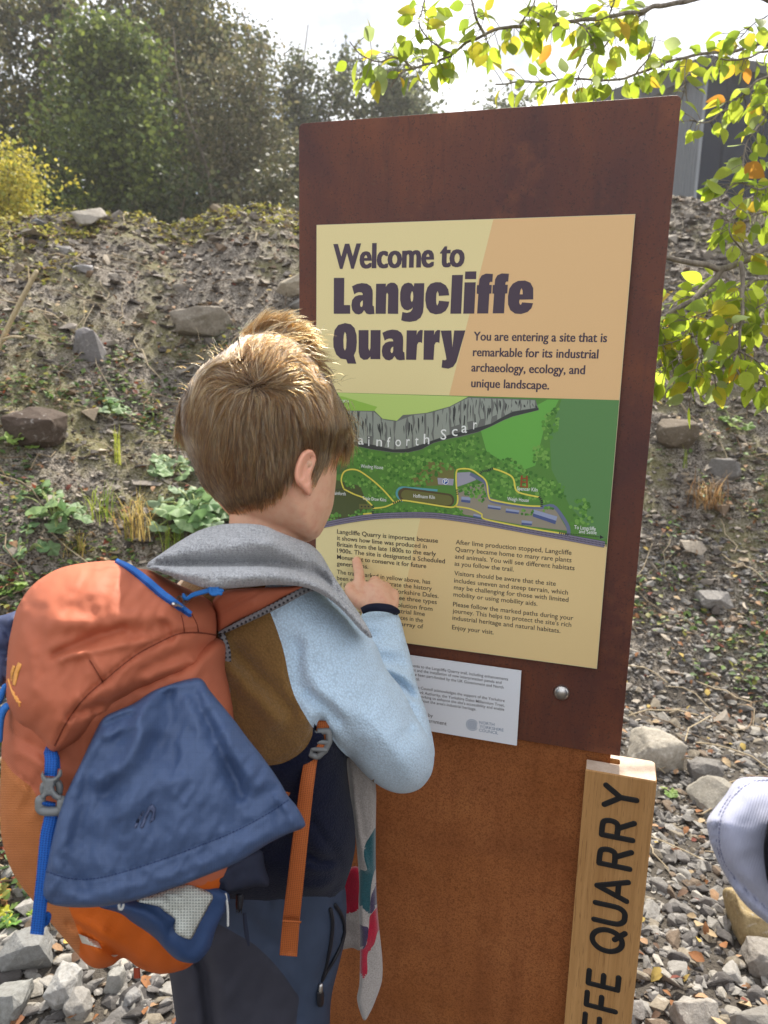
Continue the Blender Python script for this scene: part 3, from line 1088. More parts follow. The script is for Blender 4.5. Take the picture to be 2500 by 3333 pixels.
_A3 = [(x_ * .775 + 372, y_ * .757 - 66) for x_, y_ in _A]
_AC3 = [(x_ * .775 + 372, y_ * .757 - 66) for x_, y_ in _AC]
_R3 = lambda o_: [(920 + o_, 133), (1045 + o_, 133), (1042 + o_, 190), (1058 + o_, 150), (1085 + o_, 128), (1118 + o_, 130), (1108 + o_, 290), (1090 + o_, 278), (1065 + o_, 280), (1048 + o_, 310), (1036 + o_, 495), (912 + o_, 493)]
for p_, w_ in ((G1([(34, 168), (200, 168), (195, 600), (293, 600), (293, 738), (32, 738)]), 0), (G1(_A), 0),
           (G1([(705, 262), (860, 260), (860, 310), (890, 265), (940, 243), (1000, 248), (1045, 290), (1060, 360), (1055, 740), (890, 738), (896, 430), (880, 402), (866, 430), (858, 738), (696, 738)]), 0),
           (G1([(1310, 254), (1470, 252), (1460, 620), (1448, 720), (1410, 800), (1340, 850), (1240, 868), (1160, 860), (1103, 842), (1122, 710), (1190, 725), (1250, 708), (1280, 670), (1288, 635), (1265, 660), (1210, 685), (1150, 670), (1105, 615), (1086, 520), (1088, 400), (1110, 310), (1155, 260), (1215, 243), (1270, 258), (1303, 305)]), 0),
           (G2([(90, 455), (88, 420), (70, 378), (52, 420), (48, 500), (50, 570), (65, 608), (85, 570), (92, 530), (256, 545), (240, 620), (200, 690), (130, 735), (40, 748), (-50, 720), (-105, 640), (-125, 520), (-120, 420), (-90, 320), (-40, 262), (40, 236), (120, 238), (200, 285), (240, 350), (256, 445)]), 0),
           (G2([(300, 124), (474, 120), (445, 736), (273, 738)]), 0), (G2([(510, 68), (687, 64), (683, 188), (505, 188)]), 0), (G2([(500, 240), (677, 238), (653, 735), (478, 736)]), 0),
           (G2([(725, 282), (735, 190), (770, 130), (840, 100), (950, 106), (940, 235), (910, 230), (895, 250), (893, 280), (932, 280), (925, 418), (893, 420), (875, 733), (698, 734), (718, 424), (692, 420), (696, 284)]), 0),
           (G2([(975, 280), (985, 190), (1020, 128), (1090, 97), (1205, 102), (1192, 228), (1165, 226), (1148, 245), (1147, 276), (1186, 278), (1178, 416), (1145, 418), (1126, 731), (946, 732), (968, 420), (940, 418), (945, 282)]), 0),
           (G2([(1590, 510), (1372, 514), (1366, 560), (1385, 598), (1402, 585), (1412, 556), (1588, 570), (1560, 650), (1500, 710), (1400, 742), (1300, 735), (1225, 680), (1190, 590), (1188, 460), (1210, 340), (1265, 260), (1350, 215), (1460, 210), (1545, 245), (1590, 330)]), 0),
           (G3([(164, 43), (235, 58), (280, 105), (305, 190), (308, 280), (298, 380), (272, 440), (302, 542), (195, 540), (178, 490), (110, 480), (55, 430), (22, 340), (18, 240), (35, 130), (80, 68)]), 0),
           (G3([(330, 130), (452, 130), (450, 350), (462, 384), (475, 350), (478, 130), (600, 130), (596, 486), (476, 486), (474, 455), (440, 490), (390, 495), (348, 465), (330, 400)]), 0), (G3(_A3), 0),
           (G3(_R3(0)), 0), (G3(_R3(213)), 0),
           (G3([(1338, 136), (1468, 134), (1480, 345), (1503, 134), (1640, 134), (1530, 520), (1490, 580), (1430, 604), (1348, 590), (1358, 495), (1390, 500), (1408, 490), (1400, 440)]), 0)):
    flat_poly(mb, p_, 4)
for p_, w_ in ((G1(_AC), 1), (G1([(1275, 380), (1258, 420), (1252, 470), (1258, 530), (1272, 552), (1290, 525), (1296, 460), (1290, 400)]), 1), (G2([(1405, 332), (1385, 370), (1376, 430), (1423, 430), (1420, 370)]), 2),
           (G3([(162, 152), (150, 190), (144, 260), (148, 350), (162, 382), (176, 350), (182, 250), (176, 180)]), 1), (G3(_AC3), 1)):
    flat_poly(mb, p_, 5, w_)
obj('heading', mb, [M_INK, M_CREAM, M_PEACH], panel, False)
mb = Mesh()
for s_, a_, b__ in (('You are entering a site that is', (818, 637), (1417, 637)), ('remarkable for its industrial', (815, 708), (1378, 710)),
                    ('archaeology, ecology, and', (808, 777), (1318, 781)), ('unique landscape.', (807, 846), (1157, 851))):
    put_text(mb, s_, Z3(*a_), Z3(*b__), .0113, bold=.006, heavy=2, shift=.0003)
obj('introduction', mb, M_INK, panel, False)
mb = Mesh()
for s_, a_, b__ in (('Langcliffe Quarry is important because', (147, 738), (642, 775)), ('it shows how lime was produced in', (147, 769), (587, 803)),
                    ('Britain from the late 1800s to the early', (147, 800), (632, 840)), ('1900s. The site is designated a Scheduled', (147, 831), (676, 876)),
                    ('Monument to conserve it for future', (147, 862), (584, 900)), ('generations.', (146, 892), (300, 904))):
    put_text(mb, s_, MM(*a_), MM(*b__), .0066, m=0, bold=.006, heavy=1, shift=.00016)
for s_, a_, b__ in (('The trail, marked in yellow above, has', (146, 935), (604, 978)), ('been enhanced to narrate the history', (146, 965), (612, 1010)),
                    ('of lime burning in the Yorkshire Dales.', (146, 996), (645, 1047)), ('Along the way you will see three types', (145, 1026), (636, 1077)),
                    ('of kiln, showing the evolution from', (145, 1058), (615, 1113)), ('farm kilns to large industrial lime', (145, 1090), (578, 1135)),
                    ('works, some of the best places in the', (144, 1120), (568, 1166)), ('country to see such an array of', (144, 1150), (570, 1197)),
                    ('After lime production stopped, Langcliffe', (729, 786), (1297, 839)), ('Quarry became home to many rare plants', (727, 821), (1297, 875)),
                    ('and animals. You will see different habitats', (725, 856), (1312, 914)), ('as you follow the trail.', (723, 891), (1014, 920)),
                    ('Visitors should be aware that the site', (722, 940), (1220, 989)), ('includes uneven and steep terrain, which', (721, 975), (1280, 1033)),
                    ('may be challenging for those with limited', (720, 1008), (1282, 1069)), ('mobility or using mobility aids.', (718, 1043), (1130, 1088)),
                    ('Please follow the marked paths during your', (716, 1090), (1306, 1160)), ('journey. This helps to protect the site\'s rich', (714, 1123), (1296, 1192)),
                    ('industrial heritage and natural habitats.', (713, 1157), (1243, 1222)), ('Enjoy your visit.', (711, 1203), (915, 1229))):
    put_text(mb, s_, MM(*a_), MM(*b__), .0066, bold=.006)
obj('body_text', mb, M_INK2, panel, False)

# ---- the printed map
pal = {'field': (96, 138, 84), 'bright': (108, 172, 78), 'pale': (186, 210, 120), 'lime': (150, 190, 84), 'wood': (92, 136, 66), 'dark': (84, 92, 58),
       'rock': (112, 114, 108), 'slab': (150, 156, 144), 'crack': (70, 72, 70), 'rail': (134, 128, 146), 'tie': (62, 56, 64), 'yard': (150, 142, 124), 'lilac': (160, 158, 170),
       'road': (108, 116, 142), 'bldg': (84, 96, 138), 'roof': (152, 160, 186), 'yellow': (226, 212, 92), 'kiln': (112, 112, 66), 'ledge': (92, 82, 58),
       'teal': (98, 160, 166), 'white': (236, 238, 232), 'sign': (44, 84, 160), 'tower': (150, 84, 54), 't1': (96, 146, 66), 't2': (120, 166, 80), 't3': (74, 120, 56), 'soil': (120, 118, 70), 'shade': (76, 112, 64)}
pk = list(pal)
MP = [print_mat('map_' + k, srgb(*pal[k])) for k in pk]
ix = {k: i_ for i_, k in enumerate(pk)}
mb = Mesh()
rail = [(-60, 725), (90, 690), (200, 668), (330, 650), (480, 643), (620, 645), (760, 662), (900, 685), (1100, 722), (1270, 752), (1475, 790)]
rs = spline([MM(*q_) for q_ in rail], 6)
flat_poly(mb, [MM(-60, 38), MM(160, 42), MM(1536, 79)] + [(2200, 1310), (2200, 1790)] + [tuple(q_) for q_ in rs[::-1]], 2, ix['wood'])
flat_poly(mb, [MM(1250, 72), MM(1536, 79), (2200, 1310), (2200, 1770), MM(1440, 770), MM(1290, 600), MM(1200, 420), MM(1190, 250)], 3, ix['field'])
flat_poly(mb, [MM(850, 220), MM(1135, 100), MM(1180, 76), MM(1235, 78), MM(1160, 230), MM(1120, 400), MM(1040, 430), MM(880, 330)], 4, ix['bright'])
flat_poly(mb, [MM(-60, 40), MM(160, 43), MM(790, 62), MM(700, 110), MM(560, 148), MM(440, 180), MM(370, 170), MM(330, 130), MM(220, 130), MM(-60, 130)], 3, ix['pale'])
flat_poly(mb, [MM(-60, 60), MM(170, 60), MM(345, 112), MM(325, 135), MM(-60, 140)], 4, ix['lime'])
flat_poly(mb, [MM(-60, 500), MM(140, 470), MM(260, 500), MM(300, 600), MM(310, 640), MM(200, 655), MM(-60, 700)], 3, ix['dark'])
flat_poly(mb, [MM(-60, 370), MM(130, 370), MM(200, 410), MM(170, 440), MM(-60, 460)], 3.4, ix['shade'])
flat_poly(mb, [N6(690, 480), N6(840, 520), N6(830, 640), N6(600, 650), N6(560, 600)], 3, ix['soil'])
# the cliff and its cracks
scar = [MM(-60, 130), MM(220, 130), MM(330, 132), MM(372, 172), MM(440, 181), MM(470, 152), MM(520, 148), MM(600, 140), MM(700, 110), MM(790, 64), MM(1120, 76), MM(1138, 128),
        MM(1010, 160), MM(965, 178), MM(900, 210), MM(840, 236), MM(760, 258), MM(700, 268), MM(620, 290), MM(560, 322), MM(490, 338), MM(420, 336), MM(320, 322), MM(200, 296), MM(-60, 290)]
flat_poly(mb, scar, 5, ix['rock'])
rgm = np.random.default_rng(3)
top = [(-60, 130), (220, 131), (330, 134), (372, 174), (440, 183), (520, 150), (600, 142), (700, 112), (790, 66), (1120, 78)]
bot = [(-60, 288), (200, 294), (320, 320), (420, 334), (490, 336), (560, 320), (620, 288), (700, 266), (840, 234), (900, 208), (965, 176), (1010, 158), (1136, 128)]
bot_in = [(x_, y_ - 12 - 5 * (k % 3)) for k, (x_, y_) in enumerate(bot)]
flat_poly(mb, [MM(*q_) for q_ in bot] + [MM(*q_) for q_ in bot_in[::-1]], 6, ix['crack'])
x_ = -40.0
while x_ < 1110:
    wd_ = rgm.uniform(22, 60)
    n_ = 5
    L_, R_2 = [], []
    for t_ in np.linspace(0, 1, n_):
        for lst, xx in ((L_, x_ + 3), (R_2, x_ + wd_ - 4)):
            xx = xx + rgm.normal(0, 3.5)
            tt = np.interp(xx, *np.array(top).T); bb = np.interp(xx, *np.array(bot_in).T)
            lst.append(MM(min(xx, 1118), tt + 2 + t_ * (bb - tt - 4) * (.75 if wd_ < 30 else 1)))
    flat_poly(mb, L_ + R_2[::-1], 6.6 + .3 * rgm.random(), ix['slab'])
    for _ in range(int(rgm.integers(1, 4))):
        xc = x_ + rgm.uniform(.15, .85) * wd_
        tt = np.interp(xc, *np.array(top).T); bb = np.interp(xc, *np.array(bot).T)
        y0_ = tt + rgm.uniform(-.02, .45) * (bb - tt) + 3; y1_ = y0_ + rgm.uniform(.2, .5) * (bb - tt); y1_ = min(y1_, bb - 6); w_ = rgm.uniform(2, 7); k_ = rgm.uniform(-8, 8)
        flat_poly(mb, [MM(xc, y0_), MM(xc + w_, y0_ + 6), MM(xc + w_ * 1.2 + k_ * .4, (y0_ + y1_) / 2), MM(xc + w_ * .4 + k_, y1_), MM(xc - w_ * .2 + k_ * .3, (y0_ + y1_) / 2)], 7.4 + .3 * rgm.random(), ix['crack'])
    x_ += wd_
# quarry yards, roads, roofs
flat_poly(mb, [MM(735, 435), MM(800, 432), MM(830, 470), MM(780, 490), MM(735, 505)], 5, ix['lilac'])
flat_poly(mb, [MM(640, 460), MM(720, 466), MM(716, 498), MM(643, 492)], 5, ix['lilac'])
flat_poly(mb, [MM(740, 520), MM(880, 480), MM(900, 560), MM(1060, 600), MM(1210, 600), MM(1280, 720), MM(1100, 700), MM(880, 660), MM(770, 640), MM(730, 600)], 5, ix['yard'])
flat_line(mb, [MM(800, 440), MM(840, 462), MM(880, 490), MM(895, 560), MM(930, 580), MM(1060, 600), MM(1150, 605), MM(1205, 598), MM(1245, 640), MM(1280, 700), MM(1284, 745)], .0048, 6.5, ix['road'])
for q_ in ([(758, 552), (803, 556), (800, 584), (756, 578)], [(888, 592), (952, 602), (948, 618), (886, 610)], [(976, 610), (1042, 620), (1038, 638), (974, 630)], [(1053, 668), (1106, 674), (1102, 694), (1052, 690)], [(1112, 616), (1228, 650), (1218, 688), (1108, 650)], [(818, 636), (856, 646), (850, 660), (814, 652)]):
    flat_poly(mb, [MM(*a_) for a_ in q_], 8, ix['bldg'])
    q2 = np.array(q_, float); top_ = q2.copy(); top_[2] = q2[1] * .45 + q2[2] * .55; top_[3] = q2[0] * .45 + q2[3] * .55
    flat_poly(mb, [MM(*a_) for a_ in top_], 9, ix['roof'])
# woods as small rounded tree marks
def woods(poly, nn, r0, r1):
    pp = np.array([MM(*q_) for q_ in poly]); lo_, hi_ = pp.min(0), pp.max(0)
    c__ = 0
    while c__ < nn:
        q_ = rgm.uniform(lo_, hi_, (1, 2))
        if not inside(q_, pp)[0]:
            continue
        c__ += 1
        w0 = onY(q_[0, 0], q_[0, 1]); r_ = rgm.uniform(r0, r1)
        if not (.004 < w0[0] < PW - .004):
            continue
        ly = 8 + rgm.random() * 1.5
        a0 = np.linspace(0, 2 * math.pi, 7, endpoint=False) + rgm.random()
        mb.add([(w0[0] + r_ * math.cos(t_), -.00006 * ly, w0[2] + r_ * math.sin(t_)) for t_ in a0], [list(range(7))], ix[('t1', 't2', 't3')[rgm.choice(3, p=[.45, .3, .25])]])
woods([(160, 310), (420, 345), (560, 330), (840, 250), (850, 310), (900, 350), (1030, 370), (1060, 420), (1270, 500), (1270, 560), (1150, 580), (1010, 560), (900, 560), (890, 480), (840, 420), (720, 420), (640, 440), (600, 500), (420, 500), (300, 420), (180, 400)], 900, .0014, .003)
woods([(290, 470), (420, 500), (430, 560), (400, 580), (300, 560)], 70, .0014, .0028)
woods([(175, 450), (290, 450), (300, 500), (190, 520)], 45, .0014, .0028)
woods([(200, 630), (330, 610), (460, 590), (760, 610), (760, 645), (480, 635), (330, 642), (210, 662)], 150, .0013, .0026)
woods([(100, 640), (160, 630), (165, 662), (90, 680)], 22, .0014, .0026)
woods([(1190, 110), (1240, 120), (1230, 260), (1170, 270), (1150, 190)], 60, .0016, .003)
woods([(1110, 300), (1190, 310), (1180, 420), (1110, 390)], 50, .0016, .003)
woods([(1290, 580), (1350, 560), (1400, 600), (1400, 690), (1300, 700)], 60, .0016, .003)
woods([(720, 520), (860, 470), (880, 560), (860, 580), (760, 530)], 60, .0014, .0026)
woods([(1050, 615), (1110, 620), (1100, 645), (1050, 640)], 14, .0012, .002)
woods([(1160, 600), (1210, 605), (1200, 625), (1160, 622)], 12, .0012, .002)
# the long oval kiln
def oval(x0_, y0_, x1_, y1_, r_):
    d_ = np.array([x1_ - x0_, y1_ - y0_], float); d_ /= np.linalg.norm(d_); n_ = np.array([-d_[1], d_[0]])
    o_ = []
    for t_ in np.linspace(90, 270, 9): o_.append(np.array([x0_, y0_]) + r_ * (d_ * math.cos(R(t_)) + n_ * math.sin(R(t_))))
    for t_ in np.linspace(-90, 90, 9): o_.append(np.array([x1_, y1_]) + r_ * (d_ * math.cos(R(t_)) + n_ * math.sin(R(t_))))
    return [MM(*q_) for q_ in o_]
flat_line(mb, [MM(470, 575), MM(440, 545), MM(455, 510), MM(520, 512), MM(640, 522)], .0032, 8, ix['teal'])
flat_poly(mb, oval(480, 541, 690, 570, 33), 9.5, ix['ledge'])
flat_poly(mb, oval(486, 544, 688, 571, 25), 10.2, ix['kiln'])
flat_poly(mb, [MM(256, 588), MM(318, 590), MM(316, 614), MM(256, 612)], 8, ix['kiln'])
for x_ in (268, 285, 302):
    flat_poly(mb, [MM(x_ + 4 * math.cos(t_), 601 + 4 * math.sin(t_)) for t_ in np.linspace(0, 6.28, 8, endpoint=False)], 9, ix['tie'])
# yellow trail
for pl in ([(180, 515), (168, 470), (185, 428), (240, 420), (300, 455), (370, 515), (430, 583)], [(180, 515), (230, 540), (280, 560), (322, 598)], [(322, 610), (380, 603), (430, 583), (462, 570), (560, 583), (690, 603), (725, 600), (740, 570), (733, 500), (732, 440), (742, 418), (800, 418), (845, 445), (880, 480), (892, 555), (920, 572), (1060, 595), (1150, 600)],
           [(725, 600), (800, 612), (860, 640), (864, 660), (1000, 690), (1130, 714), (1265, 735)], [(910, 414), (960, 430), (1010, 460), (1025, 520), (1060, 538), (1140, 555)], [(275, 638), (320, 634)]):
    flat_line(mb, [MM(*q_) for q_ in pl], .0021, 11, ix['yellow'])
for pl in ([(850, 440), (860, 428), (885, 425), (910, 414)], [(1140, 555), (1152, 575), (1150, 600)], [(322, 598), (326, 615), (322, 634)], [(425, 583), (462, 570)], [(735, 520), (738, 540)], [(1240, 730), (1280, 738)]):
    flat_line(mb, [MM(*q_) for q_ in pl], .0032, 12, ix['tie'], dash=.0028)
flat_line(mb, [MM(1290, 735), MM(1440, 750)], .0012, 11, ix['tie'], dash=.0022)
flat_poly(mb, [MM(1438, 741), MM(1456, 752), MM(1437, 760)], 11, ix['tie'])
flat_line(mb, [MM(130, 518), MM(178, 514)], .001, 11, ix['tie'], dash=.0022)
# railway
flat_line(mb, [MM(*q_) for q_ in rail], .0088, 10, ix['tie'])
flat_line(mb, [MM(*q_) for q_ in rail], .0078, 10.6, ix['rail'])
flat_line(mb, [MM(x_, y_ - 5) for x_, y_ in rail], .0018, 11.4, ix['tie'], dash=.0018)
flat_line(mb, [MM(x_, y_ + 5) for x_, y_ in rail], .0018, 11.4, ix['tie'], dash=.0018)
# car park badge and the tower
flat_poly(mb, [MM(679 + 16 * math.cos(R(t_)), 478 + 17 * math.sin(R(t_))) for t_ in range(30, 390, 60)], 11, ix['white'])
flat_poly(mb, [MM(679 + 13 * math.cos(R(t_)), 478 + 14 * math.sin(R(t_))) for t_ in range(30, 390, 60)], 12, ix['sign'])
for a_, b__ in (((1054, 448), (1050, 502)), ((1078, 450), (1080, 505))):
    flat_line(mb, [MM(*a_), MM(*b__)], .0024, 11, ix['tower'])
for a_, b__ in (((1047, 462), (1084, 464)), ((1050, 480), (1082, 482)), ((1042, 502), (1084, 507))):
    flat_line(mb, [MM(*a_), MM(*b__)], .0018, 11.5, ix['tower'])
obj('map_illustration', mb, MP, panel, False)

mb = Mesh()
for s_, a_, b__ in (('Winding House', (264, 410), (373, 418)), ('Hoffmann Kiln', (522, 553), (627, 567)), ('Triple Draw Kilns', (272, 568), (389, 576)), ('Spencer Kiln', (1030, 521), (1131, 527)),
                    ('Weigh House', (982, 572), (1088, 578)), ('To Langcliffe', (1310, 711), (1416, 718)), ('and Settle', (1334, 730), (1420, 738)), ('To Stainforth', (95, 540), (190, 546))):
    mb = Mesh(); put_text(mb, s_, MM(*a_), MM(*b__), .0050, bold=.004, lay=14); obj('map_label', mb, MP[ix['white']], panel, False)
mb = Mesh(); put_text(mb, 'NORTH', MM(160, 90), MM(205, 93), .0040, lay=14); obj('map_label', mb, MP[ix['white']], panel, False)
mb = Mesh(); put_text(mb, 'P', MM(673, 487), MM(686, 487), .0052, bold=.02, lay=14); obj('map_label', mb, MP[ix['white']], panel, False)
mb = Mesh()
for ch, x_, y_ in (('S', 188, 270), ('t', 215, 284), ('a', 250, 296), ('i', 300, 303), ('n', 340, 305), ('f', 392, 309), ('o', 433, 305), ('r', 487, 303), ('t', 530, 301), ('h', 572, 294), ('S', 655, 272), ('c', 710, 254), ('a', 757, 238), ('r', 815, 222)):
    wd = {'i': 6, 'r': 17, 't': 17, 'f': 17}.get(ch, 28)
    put_text(mb, ch, MM(x_, y_), MM(x_ + wd, y_), .0140, bold=.006, lay=14)
obj('map_label', mb, MP[ix['white']], panel, False)

# ---- white funding panel under it
M_WHITE = print_mat('panel_white', srgb(226, 228, 232))
YW = .0005
r1, r2 = onY(1694.5, 2184.5, YW), onY(1684, 2427.5, YW)
wr, wt, wb = float((r1[0] + r2[0]) / 2), float(r1[2]), float(r2[2])
mb = Mesh()
box(mb, (.028, YW, wb), (wr, .0035, wt)); box(mb, (.05, .0035, wb + .012), (wr - .02, YF, wt - .012))
fund = obj('funding_panel', mb, M_WHITE, sign, False, label='small white acknowledgement panel')
mb = Mesh()
for s_, e_ in (('Improvements to the Langcliffe Quarry trail, including enhancements', (1293, 571)), ('to paths, access and the installation of new interpretation panels and', (1217, 609)),
               ('trail waymarkers, have been part-funded by the UK Government and North', (1240, 663)), ('North Yorkshire Council acknowledges the support of the Yorkshire', (1253, 813)),
               ('Dales National Park Authority, the Yorkshire Dales Millennium Trust,', (1252, 866)), ('volunteers and partners working to enhance the site\'s accessibility and enable', (1248, 911)),
               ('visitors to learn about the area\'s industrial heritage.', (933, 909))):
    put_text(mb, s_, None, N4(*e_), 0.0044, YW, bold=.004, align='right', shift=.93, lay=2)
put_text(mb, 'Yorkshire Council.', None, N4(297, 572), 0.0044, YW, bold=.004, align='right', shift=.93, lay=2)
put_text(mb, 'Funded by', None, N4(445, 985), .0056, YW, align='right', shift=.95, lay=2)
put_text(mb, 'UK Government', None, N4(600, 1075), .0060, YW, align='right', shift=.95, bold=.004, lay=2)
obj('acknowledgement_text', mb, M_INK2, fund, False)
M_CREST = plain('council_blue', srgb(96, 120, 148), .5, .3, .05)
mb = Mesh()
ctr = onY(*N4(887, 1070), YW)
def ring_(r_, a0, a1, wd, lay=2):
    t_ = np.linspace(R(a0), R(a1), max(4, int(abs(a1 - a0) / 12)))
    k = len(t_)
    V_ = [(ctr[0] + (r_ + s_) * math.cos(q_), YW - .00006 * lay, ctr[2] + (r_ + s_) * math.sin(q_)) for s_ in (-wd / 2, wd / 2) for q_ in t_]
    mb.add(V_, [[i_, i_ + 1, k + i_ + 1, k + i_] for i_ in range(k - 1)])
ring_(.0086, 20, 340, .0008); ring_(.0020, 0, 360, .0007); ring_(.0062, 0, 360, .0009)
for k in range(5):
    a_ = R(90 + 72 * k)
    c0 = ctr.copy(); ctr = c0 + np.array([math.cos(a_) * .0040, 0, math.sin(a_) * .0040]); ring_(.0017, 0, 360, .0007, 2.2 + .1 * k); ctr = c0
put_text(mb, 'NORTH', N4(968, 1055), N4(1137, 1084), .0046, YW, lay=2); put_text(mb, 'YORKSHIRE', N4(970, 1101), N4(1240, 1145), .0046, YW, lay=2); put_text(mb, 'COUNCIL', N4(965, 1142), N4(1180, 1178), .0046, YW, lay=2)
obj('council_crest', mb, M_CREST, fund, False)

# ------------------------------------------------------------------ oak post with its letters
fy, by = -.022, .0325
px0, px1 = float(onY(1906, 2506, fy)[0]), float(onY(2139, 2544, fy)[0])
pz = float(onY(2139, 2544, fy)[2])
post = thing('oak_post', 'squared oak post with black capital letters running up its face', 'post', ((px0 + px1) / 2, 0, 0))
mb = Mesh()
o_ = [(px0, fy), (px1 - .002, fy), (px1, fy + .002), (px1, by - .004), (px1 - .004, by), (px0 + .004, by), (px0, by - .004), (px0, YF + .0126), (x1 - .004, YF + .0126), (x1 - .0005, YF + .0126), (x1 + .0015, YF + .010), (x1 + .0015, YF - .001), (x1 - .001, YF - .003), (px0, YF - .003)]
k = len(o_)
V_ = [(a_, b__, z_) for z_ in (-.2, pz - .002) for a_, b__ in o_]
c_ = np.mean(o_, 0)
V_ += [(a_ + (c_[0] - a_) * .02, b__ + (c_[1] - b__) * .03, pz) for a_, b__ in o_]
f_ = [[i_, (i_ + 1) % k, k + (i_ + 1) % k, k + i_] for i_ in range(k)] + [[k + i_, k + (i_ + 1) % k, 2 * k + (i_ + 1) % k, 2 * k + i_] for i_ in range(k)]
m_ = [0] * len(f_)
bmt = delaunay_2d_cdt([Vector((q_[0], q_[1])) for q_ in V_[2 * k:]], [], [list(range(k))], 1, 1e-9)
mb.add(V_, f_, m_)
tv = [(q_[0], q_[1], pz) for q_ in bmt[0]]
mb.add(tv, [list(t_) if (tv[t_[1]][0] - tv[t_[0]][0]) * (tv[t_[2]][1] - tv[t_[0]][1]) - (tv[t_[1]][1] - tv[t_[0]][1]) * (tv[t_[2]][0] - tv[t_[0]][0]) > 0 else list(t_)[::-1] for t_ in bmt[2]], 1)
obj('timber', mb, [M_OAK, M_OAKEND], post, False)

GL = {'Y': [[(0, 1), (.36, .5)], [(.72, 1), (.36, .5)], [(.36, .5), (.36, 0)]],
      'R': [[(0, 0), (0, 1)], [(0, 1), (.35, 1), (.52, .95), (.58, .75), (.52, .55), (.35, .5), (0, .5)], [(.34, .5), (.64, 0)]],
      'A': [[(0, 0), (.37, 1)], [(.37, 1), (.74, 0)], [(.13, .3), (.61, .3)]],
      'U': [[(0, 1), (0, .35), (.05, .14), (.18, .02), (.34, 0), (.5, .02), (.62, .14), (.67, .35), (.67, 1)]],
      'Q': [[(.42 + .42 * math.cos(t_), .5 + .5 * math.sin(t_)) for t_ in np.linspace(0, 6.2832, 25)], [(.52, .26), (.86, -.06)]],
      'E': [[(0, 0), (0, 1)], [(0, 1), (.52, 1)], [(0, .5), (.46, .5)], [(0, 0), (.52, 0)]],
      'F': [[(0, 0), (0, 1)], [(0, 1), (.52, 1)], [(0, .5), (.46, .5)]],
      'I': [[(0, 0), (0, 1)]], 'L': [[(0, 1), (0, 0)], [(0, 0), (.5, 0)]],
      'C': [[(.42 + .42 * math.cos(t_), .5 + .5 * math.sin(t_)) for t_ in np.linspace(R(48), R(312), 18)]],
      'G': [[(.42 + .42 * math.cos(t_), .5 + .5 * math.sin(t_)) for t_ in np.linspace(R(48), R(345), 20)], [(.5, .42), (.84, .42)]],
      'N': [[(0, 0), (0, 1)], [(0, 1), (.6, 0)], [(.6, 0), (.6, 1)]]}
n = NT('black_lettering')
M_BLACK = n.done(srgb(26, 25, 26), .55, n.bump(n.noise(n.coord(), 400, 3), .3, .0005), .4)
mb = Mesh()
S27 = lambda x_, y_: (1700 + x_ * .48222, 2300 + y_ * .48222)
H_ = .0415
xb = float(onY(*S27(745, 890), fy)[0])
bots = [('Y', 690), ('R', 893), ('R', 1085), ('A', 1300), ('U', 1465), ('Q', 1655), ('E', 1895), ('F', 2040), ('F', 2185)]
zs = [float(onY(*S27(700 - .1 * y_, y_), fy)[2]) for _, y_ in bots]
letters = [(c_, z_) for (c_, _), z_ in zip(bots, zs)]
zz = zs[-1]
for c_, wd in (('I', .013), ('L', .036), ('C', .046), ('G', .05), ('N', .044), ('A', .042), ('L', .036)):
    zz -= wd; letters.append((c_, zz))
lay = 0
